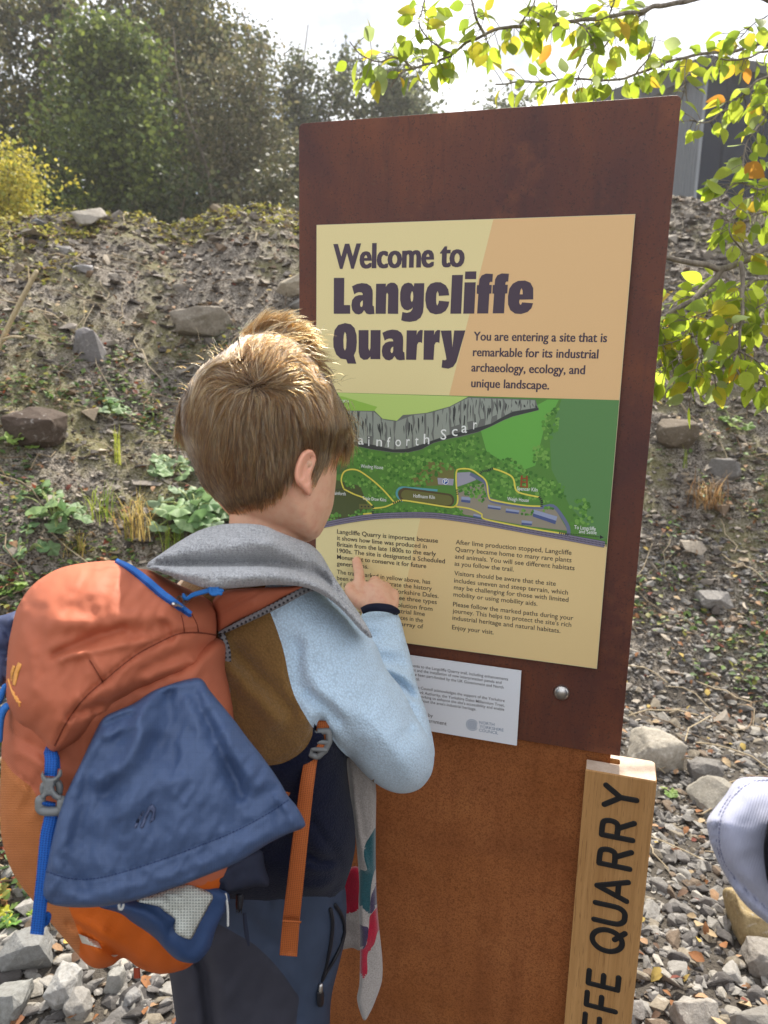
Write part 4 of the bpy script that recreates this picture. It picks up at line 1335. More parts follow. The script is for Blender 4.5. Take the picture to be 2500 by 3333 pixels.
for c_, z_ in letters:
    if c_ == 'E' and lay:
        obj('lettering', mb, M_BLACK, post, False); mb = Mesh()
    for pl in GL[c_]:
        s_ = np.array(pl, float)
        if len(s_) > 2:
            s_ = spline(s_, 3)
        # text runs upwards: glyph x -> +z, glyph y -> -x
        pts = np.c_[xb - s_[:, 1] * H_, z_ + .004 + s_[:, 0] * H_]
        lay += 1
        wd = .0039
        t_ = np.gradient(pts, axis=0); t_ /= np.linalg.norm(t_, axis=1)[:, None]
        n_ = np.c_[-t_[:, 1], t_[:, 0]]
        o_ = []
        o_ += [pts[i_] + n_[i_] * wd for i_ in range(len(pts))]
        for q_ in np.linspace(75, -75, 6): o_.append(pts[-1] + wd * (n_[-1] * math.sin(R(q_)) + t_[-1] * math.cos(R(q_))))
        o_ += [pts[i_] - n_[i_] * wd for i_ in range(len(pts))][::-1]
        for q_ in np.linspace(75, -75, 6): o_.append(pts[0] + wd * (-n_[0] * math.sin(R(q_)) - t_[0] * math.cos(R(q_))))
        o_ = np.array(o_); kk = len(o_)
        L = len(pts)
        yt = fy - .0016 - .00004 * (lay % 5)
        inn = []
        V_ = [(a_, fy - .0001, b__) for a_, b__ in o_] + [(a_, yt + .0005, b__) for a_, b__ in o_]
        cs = np.vstack([pts, np.repeat(pts[-1:], 6, 0), pts[::-1], np.repeat(pts[:1], 6, 0)])
        ins = o_ + (cs - o_) * .16
        V_ += [(a_, yt, b__) for a_, b__ in ins]
        f_ = [[s0 * kk + i_, s0 * kk + (i_ + 1) % kk, (s0 + 1) * kk + (i_ + 1) % kk, (s0 + 1) * kk + i_] for s0 in (0, 1) for i_ in range(kk)]
        closed = np.hypot(*(pts[0] - pts[-1])) < 1e-3
        if closed:
            V_, f_ = [], []
            for e_, (rad, y_) in enumerate(((wd, fy - .0001), (wd, yt + .0005), (wd * .84, yt), (-wd * .84, yt), (-wd, yt + .0005), (-wd, fy - .0001))):
                V_ += [(a_, y_, b__) for a_, b__ in pts[:-1] + n_[:-1] * rad]
            L = len(pts) - 1
            f_ = [[e_ * L + i_, e_ * L + (i_ + 1) % L, (e_ + 1) * L + (i_ + 1) % L, (e_ + 1) * L + i_] for e_ in range(5) for i_ in range(L)]
            mb.add(V_, f_)
            continue
        res = delaunay_2d_cdt([Vector(q_) for q_ in ins], [], [list(range(kk))], 1, 1e-8)
        mb.add(V_, f_)
        tv = [(q_[0], yt, q_[1]) for q_ in res[0]]
        mb.add(tv, [list(t2) for t2 in res[2]])
obj('lettering', mb, M_BLACK, post, False)

# ================================================================== THE BOY
Z5 = lambda L: [(450 + x_ * .48222, 1000 + y_ * .48222) for x_, y_ in L]
Z6 = lambda L: [(x_ * .76072, 1650 + y_ * .76072) for x_, y_ in L]
Z7 = lambda L: [(500 + x_ * .54250, 2700 + y_ * .54250) for x_, y_ in L]
Z8 = lambda L: [(700 + x_ * .48222, 1700 + y_ * .48222) for x_, y_ in L]
Z9 = lambda L: [(100 + x_ * .39180, 2800 + y_ * .39180) for x_, y_ in L]
ZA = lambda L: [(900 + x_ * .48966, 2250 + y_ * .48966) for x_, y_ in L]
ZB = lambda L: [(450 + x_ * .42194, 1800 + y_ * .42194) for x_, y_ in L]

hip = P(820, 2960, .96)
boy = thing('person', 'boy in a blue and brown fleece pointing at the text on the sign', 'person', (hip[0], hip[1], 0))

n = NT('skin')
v = n.coord()
c = n.mix(n.noise(v, 30, 4), srgb(204, 154, 124), srgb(224, 178, 148))
c = n.mix(n.ramp(n.noise(v, 110, 3), [(.45, 0), (.75, .5)]), c, srgb(202, 134, 110))
M_SKIN = n.done(c, .52, n.bump(n.noise(v, 700, 3), .12, .0004), .35, sss=.18)
n = NT('skin_flushed')
v = n.coord()
c = n.mix(n.noise(v, 60, 4), srgb(216, 150, 122), srgb(226, 168, 140))
M_EAR = n.done(c, .5, None, .35, sss=.25)
M_EYE = plain('eye_white', srgb(232, 228, 222), .2, .5, .02)

skin_out = [(640, 1300), (690, 1190), (770, 1130), (880, 1110), (980, 1170), (1060, 1260), (1096, 1340), (1108, 1420), (1112, 1462), (1106, 1490), (1096, 1511), (1096, 1545), (1093, 1579), (1084, 1651), (1064, 1700), (1045, 1738), (1024, 1757), (990, 1762), (940, 1750), (860, 1740), (760, 1690), (690, 1610), (640, 1510), (625, 1400)]
skin = Puff(skin_out, .805, .078, .098, 235, step=16)
parts = [(skin.v, skin.f)]
parts.append(chain([(862, 1640, .80, 112), (864, 1740, .80, 119), (866, 1830, .81, 135), (870, 1950, .84, 170)], 24))
parts.append(ellipsoid(P(985, 1560, .855), (.036, .074, .058)))
parts.append(ellipsoid(P(985, 1690, .865), (.026, .028, .036)))
parts.append(ellipsoid(P(1058, 1580, .915), (.010, .014, .014)))              # nose
parts.append(chain([(1060, 1470, .895, 22), (1058, 1560, .912, 16)], 12))      # bridge of the nose
parts.append(ellipsoid(P(1018, 1662, .902), (.018, .008, .012)))              # lips
parts.append(ellipsoid(P(1006, 1716, .890), (.016, .014, .016)))              # chin
ear_out = Z5([(1165, 955), (1190, 968), (1205, 1000), (1202, 1040), (1185, 1085), (1168, 1140), (1170, 1200), (1172, 1250), (1160, 1274), (1138, 1262), (1105, 1225), (1072, 1195), (1055, 1150), (1056, 1100), (1072, 1040), (1100, 985), (1135, 958)])
ear = Puff(ear_out, rbf([(957, 1545, .722), (1030, 1490, .742), (1010, 1610, .738), (1005, 1465, .732), (990, 1540, .730)]), .0055, .009, 16, step=5,
           creases=[(Z5([(1188, 1015), (1165, 1060), (1142, 1110), (1145, 1180)]), -.006, 8), (Z5([(1170, 965), (1120, 990), (1085, 1060), (1070, 1130), (1085, 1190)]), .0035, 7), (Z5([(1165, 1010), (1125, 1070), (1108, 1150)]), -.0035, 5)])
parts.append(chain([(1000, 1510, .735, 18), (1010, 1515, .756, 30)], 12))
parts.append(chain([(1000, 1570, .737, 14), (1005, 1580, .756, 26)], 12))
# trunk, arms and legs under the clothes
parts.append(ellipsoid(P(850, 2250, .87), (.085, .15, .045)))
parts.append(ellipsoid(P(850, 2650, .93), (.08, .14, .045)))
parts.append(chain([(870, 1950, .85, 130), (1000, 2080, .875, 90), (1130, 2260, .89, 75), (1290, 2440, .925, 60)], 16))
parts.append(chain([(1290, 2440, .925, 58), (1270, 2250, .985, 48), (1245, 2060, 1.025, 44), (1238, 1985, 1.03, 48)], 16))
parts.append(chain([(870, 1990, .89, 95), (720, 2120, .96, 75), (690, 2300, 1.0, 70), (700, 2480, 1.03, 74), (800, 2500, 1.08, 60), (900, 2480, 1.11, 46)], 16))
parts.append(chain([(900, 2480, 1.11, 40), (960, 2470, 1.12, 46), (1000, 2465, 1.12, 36)], 12))
for k, y_ in enumerate((2440, 2460, 2478, 2494)):
    parts.append(chain([(990, y_, 1.12, 13), (1035 + 6 * (k in (1, 2)), y_ - 4, 1.125, 12), (1062 + 8 * (k in (1, 2)), y_, 1.13, 10)], 10))
parts.append(chain([(950, 2440, 1.11, 15), (975, 2405, 1.105, 12), (990, 2390, 1.105, 10)], 10))
# the pointing hand
H = lambda x_, y_: (1080 + x_ * .22303, 1780 + y_ * .22303)
def hc(L):
    return chain([(*H(x_, y_), d_, r_ * .22303) for x_, y_, d_, r_ in L], 14, 5)
parts += [hc([(690, 940, 1.030, 250), (680, 820, 1.040, 255), (650, 700, 1.050, 235)]),
          hc([(560, 900, 1.028, 140), (440, 740, 1.040, 120), (410, 560, 1.056, 92), (405, 480, 1.064, 84)]),
          hc([(640, 880, 1.028, 150), (620, 680, 1.046, 110), (632, 510, 1.062, 92)]),
          hc([(740, 880, 1.028, 150), (760, 720, 1.044, 110), (790, 590, 1.060, 84)]),
          hc([(850, 900, 1.028, 120), (890, 780, 1.040, 96), (900, 690, 1.054, 86)]),
          hc([(405, 490, 1.062, 86), (396, 370, 1.074, 78), (376, 270, 1.084, 76), (362, 205, 1.089, 70)]),
          hc([(632, 508, 1.062, 86), (640, 505, 1.084, 80), (640, 560, 1.094, 74), (630, 640, 1.088, 66), (620, 690, 1.074, 60)]),
          hc([(790, 592, 1.060, 80), (800, 600, 1.082, 74), (795, 660, 1.090, 68), (780, 720, 1.084, 60), (765, 750, 1.072, 56)]),
          hc([(900, 690, 1.054, 80), (915, 700, 1.074, 68), (905, 755, 1.082, 62), (885, 800, 1.076, 56)]),
          hc([(430, 820, 1.030, 110), (300, 700, 1.038, 92), (262, 620, 1.050, 80), (285, 575, 1.066, 72), (330, 560, 1.078, 60)])]
# legs and feet
def legs(r0, r1, r2, dz=0.0):
    res = []
    for (ax, ay, ad), (bx, by, bd), sgn in (((870, 2960, .965), (880, 3350, 1.0), 1), ((700, 2960, .98), (700, 3330, 1.04), -1)):
        a_, b__ = P(ax, ay, ad), P(bx, by, bd)
        f_ = np.array([b__[0] + .01 * sgn, b__[1] + .02, .06])
        L = np.array([a_ + np.array([0, 0, .06]), a_, b__, (b__ + f_) / 2 + np.array([0, -.008, 0]), f_])
        res.append(tube(spline(L, 6), np.interp(np.linspace(0, 1, 25), [0, .25, .5, .75, 1], [r0, r0, r1, (r1 + r2) / 2, r2]), 18))
    return res
parts += legs(.042, .040, .030)
V_, F_ = remesh(parts, .0024, 4, .5)
mb = Mesh()
mb.add(V_, F_, 0)
ear.add_to(mb, 1)
body = obj('body', mb, [M_SKIN, M_EAR], boy)
for (ex, ey, ed) in ((1046, 1507, .873), (1000, 1500, .900)):
    mb = Mesh()
    e_ = ellipsoid(P(ex, ey, ed), (.0115, .0115, .0115), 16); mb.add(*e_)
    obj('eye', mb, M_EYE, boy)

# ---- hair: a close cap and thousands of strands
hair_out = Z5([(285, 700), (300, 580), (360, 480), (430, 390), (520, 330), (600, 270), (680, 215), (780, 190), (900, 185), (1000, 235), (1080, 320), (1120, 390), (1220, 440), (1300, 510), (1350, 590), (1400, 680), (1436, 760), (1430, 840), (1390, 900), (1340, 930), (1290, 955), (1275, 1010), (1250, 1085), (1203, 1082), (1198, 1010), (1150, 960), (1090, 1010), (1050, 1080), (1000, 1150), (940, 1230), (870, 1290), (780, 1318), (680, 1345), (640, 1380), (600, 1365), (540, 1305), (470, 1230), (400, 1140), (340, 1010), (300, 880)])
hv = Puff([(590, 1345), (600, 1270), (630, 1215), (665, 1172), (706, 1138), (745, 1115), (790, 1094), (840, 1084), (900, 1082), (950, 1102), (1000, 1148), (1045, 1198), (1085, 1245), (1112, 1300), (1132, 1350), (1142, 1390), (1130, 1440), (1112, 1470), (1098, 1511), (1093, 1579), (1084, 1651), (1064, 1700), (1045, 1738), (1024, 1757), (990, 1762), (940, 1750), (860, 1740), (760, 1692), (690, 1618), (645, 1558), (613, 1490), (595, 1420)], .805, .086, .10, 245, step=40)
skb = lambda x_, y_: skin.D(x_, y_) + .106 * hv._prof(np.where(inside(np.c_[x_, y_], hv.out), dist_poly(np.c_[x_, y_], hv.out), 0)) + .004
skf = lambda x_, y_: hv.dep(x_, y_)
cap = Puff(hair_out, skf, .003, 0, 40, step=13, backfun=lambda x_, y_: skb(np.asarray(x_), np.asarray(y_)), creases=[(Z5([(560, 500), (700, 540), (830, 560), (980, 570)]), -.003, 18)])
n = NT('hair_base')
v = n.coord()
M_HAIRBASE = n.done(n.mix(n.noise(n.scaled(v, (300, 300, 60)), 1, 3), srgb(46, 35, 25), srgb(66, 50, 36)), 1.0, None, .1)
n = NT('hair_strands')
hb = n.n('BsdfHairPrincipled')
hb.parametrization = 'MELANIN'
for k_, v_ in (('Melanin', .34), ('Melanin Redness', .10), ('Roughness', .42), ('Radial Roughness', .45), ('Coat', 0.0), ('Random Color', .8), ('Random Roughness', .2)):
    if k_ in hb.inputs:
        hb.inputs[k_].default_value = v_
n.t.links.new(hb.outputs[0], n.o.inputs['Surface'])
M_HAIR = n.m
STR, RAD = [], []
mb = Mesh()
cap.add_to(mb)
hairobj = obj('hair', mb, M_HAIRBASE, boy)

WH = np.array(Z5([(775, 535)])[0])
def flow(x_, y_, ph):
    dx, dy = x_ - WH[0] - 26 * np.sin(ph * 3.1), y_ - WH[1] - 12 * np.cos(ph * 5.3)
    rr_ = np.hypot(dx, dy) + 1e-6
    ux, uy = dx / rr_, dy / rr_
    down = smooth((dy + 20) / 90)
    up = smooth((10 - dy) / 60)
    vx = ux * (1 - .62 * down) + up * .25
    vy = uy * (1 - .6 * down) + down * 1.0
    # strands turn with the rounding of the head instead of standing out from it
    ex, ey = (x_ - 858) / 282, (y_ - 1390) / 300
    rho = np.hypot(ex, ey) + 1e-6
    nx, ny = ex / rho, ey / rho
    k = smooth((rho - .55) / .4) * np.where((y_ < 1180) & (x_ > 780), .55, 1.0)
    o_ = np.maximum(vx * nx + vy * ny, 0) * k
    vx = vx - o_ * nx; vy = vy - o_ * ny
    vy = vy + k * .55 * (1 - up * .4)
    vx = vx + .20 * down * (-(x_ - 790) / 260) * smooth((y_ - 1460) / 140)
    sw = (.30 + .35 * up) * fbm(np.c_[x_ / 40, y_ / 110, ph * 0 + 1.3], 3) + .16 * fbm(np.c_[x_ / 12, y_ / 50, ph * 0 + 4.1], 2)
    ca, sa = np.cos(sw), np.sin(sw)
    vx, vy = vx * ca - vy * sa, vx * sa + vy * ca
    l_ = np.hypot(vx, vy) + 1e-9
    return vx / l_, vy / l_

def strands(nn, back=False, seg=8):
    lo, hi = cap.out.min(0), cap.out.max(0)
    q = RNG.uniform(lo, hi, (int(nn * 2.2), 2)); q = q[inside(q, cap.out)][:nn]
    if back:
        q = q[q[:, 1] > 1190]
    nn = len(q)
    dd = dist_poly(q, cap.out)
    ph = RNG.uniform(0, 6.28, nn)
    dy = q[:, 1] - WH[1]
    length = np.interp(q[:, 1], [1080, 1230, 1350, 1500, 1640], [130, 150, 125, 78, 34]) * RNG.uniform(.6, 1.15, nn)
    lift = RNG.uniform(.001, .006, nn) * np.interp(q[:, 1], [1080, 1180, 1260, 1400, 1620], [2.4, 2.2, 1.3, 1, .35]) * np.interp(q[:, 0], [640, 780, 960, 1060], [.45, 1, 1, .6])
    x_, y_ = q[:, 0].copy(), q[:, 1].copy()
    path = []
    for k in range(seg):
        t_ = k / (seg - 1)
        if back:
            d_ = skb(x_, y_) + .002 + .25 * lift * math.sin(min(t_ * 1.6, 1.57))
        else:
            d_ = cap.dep(x_, y_) - lift * np.sin(np.minimum(t_ * 1.7, 1.57)) + .001 * (t_ == 0)
        path.append(P(x_, y_, d_))
        vx, vy = flow(x_, y_, ph)
        st = length / (seg - 1)
        x_ = x_ + vx * st; y_ = y_ + vy * st
    path = np.stack(path, 1)
    return q, path

def ribbons(path, wid):
    STR.append(path); RAD.append(wid[:, None] / 2 * np.interp(np.linspace(0, 1, path.shape[1]), [0, .6, 1], [1, .85, .15])[None])

q, path = strands(24000)
ribbons(path, RNG.uniform(.0005, .0010, len(q)))
q, path = strands(5000, True)
ribbons(path, RNG.uniform(.0006, .0012, len(q)))
# loose tufts standing up from the crown and fringe
def wisps(nn, x0_, y0_, sx_, sy_, ang, spread, ln, d0, curl=.5):
    x_ = RNG.normal(x0_, sx_, nn); y_ = RNG.normal(y0_, sy_, nn); d_ = RNG.uniform(d0 - .045, d0 + .02, nn)
    a_ = R(ang) + RNG.normal(0, R(spread), nn); L = ln * RNG.uniform(.5, 1.2, nn); cu_ = RNG.normal(curl, .35, nn)
    pts = []
    for k in range(8):
        pts.append(P(x_, y_, d_))
        x_ = x_ + np.cos(a_) * L / 7; y_ = y_ - np.sin(a_) * L / 7; a_ = a_ - cu_ / 7; d_ = d_ + RNG.normal(0, .0006, nn)
    ribbons(np.stack(pts, 1), RNG.uniform(.0003, .0006, nn))
wisps(260, 880, 1128, 50, 24, 42, 26, 90, .79, 1.0)
wisps(50, 820, 1128, 40, 18, 75, 32, 45, .78, .6)
wisps(60, 930, 1150, 30, 26, 28, 20, 75, .80, .5)
wisps(22, 690, 1170, 40, 20, 140, 22, 48, .79, -.6)
wisps(12, 610, 1260, 16, 40, 150, 30, 50, .80, -1.4)
wisps(40, 1050, 1240, 36, 30, 30, 25, 45, .80, .9)
wisps(200, 1126, 1380, 14, 34, -62, 14, 60, .82, .5)
hc_ = bpy.data.hair_curves.new('hair_strands')
pts = np.vstack([q_.reshape(-1, 3) for q_ in STR]) - base_of(hairobj)
hc_.add_curves([q_.shape[1] for q_ in STR for _ in range(len(q_))])
hc_.attributes['position'].data.foreach_set('vector', pts.astype(np.float32).ravel())
ra = hc_.attributes.get('radius') or hc_.attributes.new('radius', 'FLOAT', 'POINT')
ra.data.foreach_set('value', np.concatenate([q_.ravel() for q_ in RAD]).astype(np.float32))
hc_.materials.append(M_HAIR)
ho = bpy.data.objects.new('hair_strands', hc_)
COL.objects.link(ho)
ho.parent = hairobj

# ---- fleece jacket: body, upper sleeve in one skin, forearm behind
F_BLUE = fleece('fleece_light_blue', srgb(194, 216, 234))
F_TAN = fleece('fleece_brown', srgb(128, 96, 56))
F_NAVY = fleece('fleece_navy', srgb(27, 30, 48), sheen=.08)
seam = Z8([(350, 540), (370, 600), (430, 760), (470, 900), (500, 1050), (540, 1180), (600, 1290), (660, 1385), (700, 1395)])
under = Z8([(690, 1385), (715, 1335), (740, 1380), (790, 1460), (850, 1540), (930, 1612)])
hem = Z8([(660, 1385), (655, 1440), (620, 1510), (560, 1570), (470, 1620), (380, 1640), (250, 1640), (-200, 1560)])
jk_out = [(560, 1920), (700, 1800), (860, 1780), (980, 1830), (1066, 1918)] + Z8([(860, 560), (1000, 720), (1070, 800), (1110, 880), (1145, 970), (1190, 1035), (1250, 1110), (1300, 1200), (1345, 1290), (1400, 1380), (1460, 1480), (1478, 1570), (1475, 1640), (1450, 1720), (1380, 1800), (1280, 1830), (1180, 1815), (1080, 1760), (1000, 1690), (930, 1612), (895, 1585)]) + \
    ZA([(470, 520), (490, 680), (515, 840), (526, 1000), (505, 1140), (470, 1250), (440, 1330), (350, 1420), (200, 1470), (80, 1470)]) + [(800, 2960), (640, 2900), (520, 2750), (460, 2400), (480, 2080)]
jk = Puff(jk_out, rbf([(600, 2000, .86), (850, 1850, .85), (760, 2300, .865), (1050, 2000, .875), (1000, 2300, .86), (1200, 2400, .885), (1380, 2480, .91), (1300, 2230, .91), (700, 2800, .91), (1100, 2800, .93), (900, 2950, .94)]), .092, .07, 175, step=13,
          creases=[(under, -.022, 15), ([(1081, 2390), (1150, 2462), (1221, 2535)], .006, 30),
                   (Z8([(830, 1330), (760, 1260), (690, 1210), (620, 1160)]), -.012, 20), (Z8([(880, 1300), (800, 1200), (700, 1130)]), .008, 26),
                   (Z8([(545, 820), (560, 960), (550, 1100)]), -.008, 22), (Z8([(640, 700), (610, 900), (640, 1050)]), .004, 26), (Z8([(960, 640), (1040, 780), (1110, 950), (1140, 1000)]), .007, 16),
                   (Z8([(150, 900), (300, 1050), (400, 1150), (500, 1250)]), -.010, 30), (Z8([(120, 1000), (250, 1150), (420, 1330)]), .007, 30),
                   (Z8([(1130, 930), (1150, 1010), (1100, 1060)]), -.004, 12), (Z8([(1200, 1120), (1290, 1250), (1320, 1400)]), -.010, 18), (Z8([(1340, 1330), (1330, 1400), (1290, 1420)]), -.009, 14),
                   (seam, -.0025, 7), (hem, -.004, 9), (ZA([(230, 850), (330, 1000), (410, 1090), (440, 1150), (410, 1290)]), -.006, 12), (ZA([(200, 1080), (300, 1130), (400, 1130)]), -.012, 16),
                   (ZA([(180, 1170), (330, 1180), (430, 1120)]), .006, 16), (ZA([(150, 1370), (300, 1370), (430, 1280)]), -.010, 18), (ZA([(200, 1300), (320, 1300), (400, 1250)]), .006, 16)],
          noise=(.0032, 120, .0012, 60), cuts=(seam, hem, under))
navy_poly = hem[::-1] + Z8([(700, 1395), (715, 1340)]) + under[1:] + [(1500, 2480), (1500, 3100), (400, 3100), (400, 2450)]
blue_poly = seam + [(1050, 2368)] + under[1:] + [(1160, 2500), (1500, 2750), (1500, 1800), (860, 1700)]
def jk_mat(c_):
    m_ = np.ones(len(c_), int)
    m_[inside(c_, np.array(blue_poly))] = 0
    nv = inside(c_, np.array(hem[::-1] + Z8([(705, 1360)]) + under[2:] + [(1130, 2480), (1190, 2560), (1190, 3100), (400, 3100), (400, 2450)]))
    m_[nv] = 2
    return m_
mb = Mesh()
jk.add_to(mb, mfun=jk_mat)
jacket = obj('fleece_jacket', mb, [F_BLUE, F_TAN, F_NAVY], boy)
fa_out = [(1177, 2000), (1205, 1980), (1240, 1972), (1275, 1982), (1300, 2008), (1320, 2080), (1337, 2140), (1360, 2235), (1390, 2325), (1410, 2410), (1412, 2470), (1370, 2520), (1300, 2500), (1230, 2330), (1180, 2180), (1172, 2080)]
fa = Puff(fa_out, rbf([(1240, 1980, 1.03), (1290, 2200, .985), (1380, 2400, .925), (1340, 2500, .915), (1190, 2200, .97)]), .036, .03, 80, step=11,
          creases=[(Z8([(1100, 985), (1200, 1010), (1300, 1060), (1390, 1170), (1440, 1290)]), .016, 13), (Z8([(1130, 1040), (1210, 1055), (1290, 1110), (1350, 1190)]), -.015, 12), (Z8([(1270, 1190), (1350, 1210), (1430, 1290)]), .012, 12),
                   (Z8([(1050, 760), (1130, 770), (1220, 740)]), -.004, 18), (Z8([(1080, 860), (1180, 860), (1280, 840)]), .005, 20), (Z8([(1240, 650), (1270, 800), (1310, 1000)]), .003, 14), (Z8([(1120, 920), (1200, 930), (1310, 960)]), -.004, 14)], noise=(.003, 80, .0016, 45))
mb = Mesh(); fa.add_to(mb)
mb2 = chain([(740, 2050, .94, 130), (670, 2170, .98, 120), (665, 2350, 1.02, 115), (720, 2480, 1.05, 95), (860, 2490, 1.10, 70)], 20)
mb.add(mb2[0], mb2[1])
sleeve = obj('sleeve', mb, F_BLUE, jacket)
mb = Mesh()
strap(mb, [(*H(436, 935), 1.000), (*H(540, 892), .990), (*H(680, 880), .984), (*H(840, 900), .990), (*H(940, 948), 1.004), (*H(968, 985), 1.020)], [22, 26, 27, 27, 24, 16], .004)
obj('cuff', mb, plain('cuff_binding', srgb(28, 30, 48), .8, .2, .1, 300, .3, 500, .0006), jacket)

# ---- trousers
T_SLATE = plain('trouser_slate', srgb(56, 66, 85), .72, .25, .14, 30, .3, 900, .0005)
T_CHAR = plain('trouser_charcoal', srgb(54, 54, 63), .78, .2, .12, 30, .3, 900, .0005)
seam2 = Z7([(330, 555), (385, 565), (460, 605), (530, 645), (590, 680), (650, 730), (720, 800), (790, 885), (840, 960), (872, 1010), (862, 1100), (845, 1300)])
seam3 = Z7([(930, 480), (940, 560), (935, 640), (905, 720), (885, 800), (888, 900), (880, 1000)])
tr_out = [(560, 2900), (640, 2820), (800, 2780), (1000, 2780), (1110, 2860), (1128, 2940)] + ZA([(462, 1500), (460, 1620), (430, 1760), (400, 1880), (375, 1980), (360, 2080), (355, 2200), (345, 2330)]) + [(1060, 3480), (900, 3520), (700, 3500), (600, 3490)] + [(585, 3400), (570, 3300), (556, 3200), (545, 3120), (540, 3000)]
tr = Puff(tr_out, rbf([(620, 2900, .96), (1100, 2900, .96), (860, 3000, .96), (620, 3400, 1.04), (860, 3400, 1.0), (1060, 3400, 1.02)]), .078, .07, 190, step=13,
          creases=[(Z7([(270, 760), (305, 850), (320, 980), (340, 1167), (350, 1400)]), -.030, 22), (seam2, -.0022, 6), (seam3, -.0018, 5), (Z7([(400, 700), (420, 850), (430, 1000)]), .006, 40),
                   (Z7([(600, 560), (680, 640), (760, 700)]), -.004, 25), (Z7([(1085, 450), (1130, 540), (1130, 640), (1080, 760), (1010, 900)]), -.010, 12), (Z7([(1060, 500), (1085, 600), (1060, 740)]), .005, 14)],
          noise=(.0045, 130, .0018, 60), cuts=(seam2,))
tr_dark = seam2 + [(700, 3700), (300, 3700), (300, 3000)]
mb = Mesh()
tr.add_to(mb, mfun=lambda c_: inside(c_, np.array(tr_dark)).astype(int))
for (bx, by, bd), sgn in (((880, 3430, .985), 1), ((690, 3420, 1.04), -1)):
    b__ = P(bx, by, bd); f_ = np.array([b__[0] + .01 * sgn, b__[1] + .03, .06])
    t_ = tube(spline([b__, b__ * .7 + f_ * .3, b__ * .35 + f_ * .65, f_], 6), np.linspace(.066, .05, 19), 24); mb.add(t_[0], t_[1], 0)
trousers = obj('trousers', mb, [T_SLATE, T_CHAR], boy)
mb = Mesh()
for zz_ in (Z7([(1088, 452), (1130, 520), (1146, 600), (1130, 680), (1085, 780), (1040, 850), (1012, 905)]), Z7([(1062, 480), (1075, 560), (1068, 660), (1050, 760), (1030, 840), (1010, 905)])):
    zz_ = spline(zz_, 4)
    d_ = tr.dep(zz_[:, 0], zz_[:, 1]) - .003
    t_ = tube(P(zz_[:, 0], zz_[:, 1], d_), .0024, 8); mb.add(t_[0], t_[1])
M_ZIP = plain('zip_black', srgb(24, 25, 32), .5, .4, .1, 100, .4, 900, .0006)
pz_ = obj('pocket_zip', mb, M_ZIP, trousers)
zc = np.array(Z7([(1003, 935), (1000, 970)]))
mb = Mesh()
t_ = tube(P(zc[:, 0], zc[:, 1], tr.dep(zc[:, 0], zc[:, 1]) - .006), .0028, 8); mb.add(*t_[:2])
zp = Puff(Z7([(985, 972), (1018, 972), (1022, 1010), (1018, 1055), (1000, 1068), (982, 1055), (980, 1010)]), lambda x_, y_: tr.dep(x_, y_) - .006, .002, .002, 8, step=6)
zp.add_to(mb, 1)
obj('zip_pull', mb, [plain('zip_metal', (.6, .58, .55), .3, .5, metal=1), M_ZIP], trousers)
for sgn, (bx, by, bd) in ((1, (880, 3350, .965)), (-1, (690, 3330, 1.02))):
    b__ = P(bx, by, bd); c_ = np.array([b__[0] + .01 * sgn, b__[1] + .05, .035])
    V_, F_ = remesh([ellipsoid(c_, (.045, .115, .04), 20, np.array([[1, 0, 0], [0, 1, 0], [0, 0, 1.]])), ellipsoid(c_ + [0, -.045, .03], (.042, .05, .05), 16, np.array([[1, 0, 0], [0, 1, 0], [0, 0, 1.]])), ellipsoid(c_ + [0, .055, .0], (.046, .06, .034), 16, np.array([[1, 0, 0], [0, 1, 0], [0, 0, 1.]]))], .004, 4)
    V_[:, 2] = np.maximum(V_[:, 2], .004)
    mb = Mesh(); mb.add(V_, F_)
    obj('shoe', mb, plain('shoe_grey', srgb(60, 58, 60), .7, .3), boy)

# ---- knitted scarf
n = NT('grey_knit')
uv = n.coord('UV')
sep = n.n('SeparateXYZ'); n.set(sep.inputs[0], uv)
rib = n.math('SINE', n.math('MULTIPLY', sep.outputs[0], 1700.0))
cou = n.math('SINE', n.math('MULTIPLY', sep.outputs[1], 2600.0))
v = n.coord()
fz = n.noise(v, 620, 4, .7)
fl = n.noise(n.scaled(v, (40, 40, 900)), 1, 4)
h = n.math('ADD', n.math('MULTIPLY', n.math('ADD', rib, n.math('MULTIPLY', cou, .6)), .22), fz)
c = n.mix(n.ramp(fz, [(.36, 0), (.66, 1)]), srgb(118, 118, 120), srgb(196, 196, 198))
c = n.mix(n.math('MULTIPLY', n.ramp(fl, [(.5, 0), (.75, 1)]), .3), c, srgb(206, 206, 206))
M_KNIT = n.done(c, .95, n.bump(h, .55, .0018), .1, sheen=.4)
def knit(name, c_):
    n_ = NT(name); v_ = n_.coord(); f_ = n_.noise(v_, 520, 4, .7)
    cc_ = n_.mix(n_.ramp(f_, [(.3, 0), (.7, 1)]), tuple(x_ * .7 for x_ in c_), tuple(min(1, x_ * 1.25) for x_ in c_))
    return n_.done(cc_, .95, n_.bump(f_, .5, .0016), .1, sheen=.4)
K_GREY, K_TEAL, K_RED, K_PLUM = knit('knit_stone', srgb(160, 152, 146)), knit('knit_teal', srgb(26, 76, 84)), knit('knit_red', srgb(160, 22, 48)), knit('knit_plum', srgb(64, 52, 78))
sc_out = [(478, 1840), (530, 1798), (600, 1752), (660, 1722), (728, 1706), (800, 1704), (860, 1711), (905, 1730), (965, 1753), (1010, 1772), (1042, 1800), (1062, 1832), (1090, 1880), (1130, 1940), (1170, 1998), (1200, 2046), (1212, 2078), (1180, 2050), (1140, 2010), (1100, 1965), (1055, 1926), (1000, 1905), (900, 1903), (790, 1912), (690, 1916), (600, 1890), (530, 1864)]
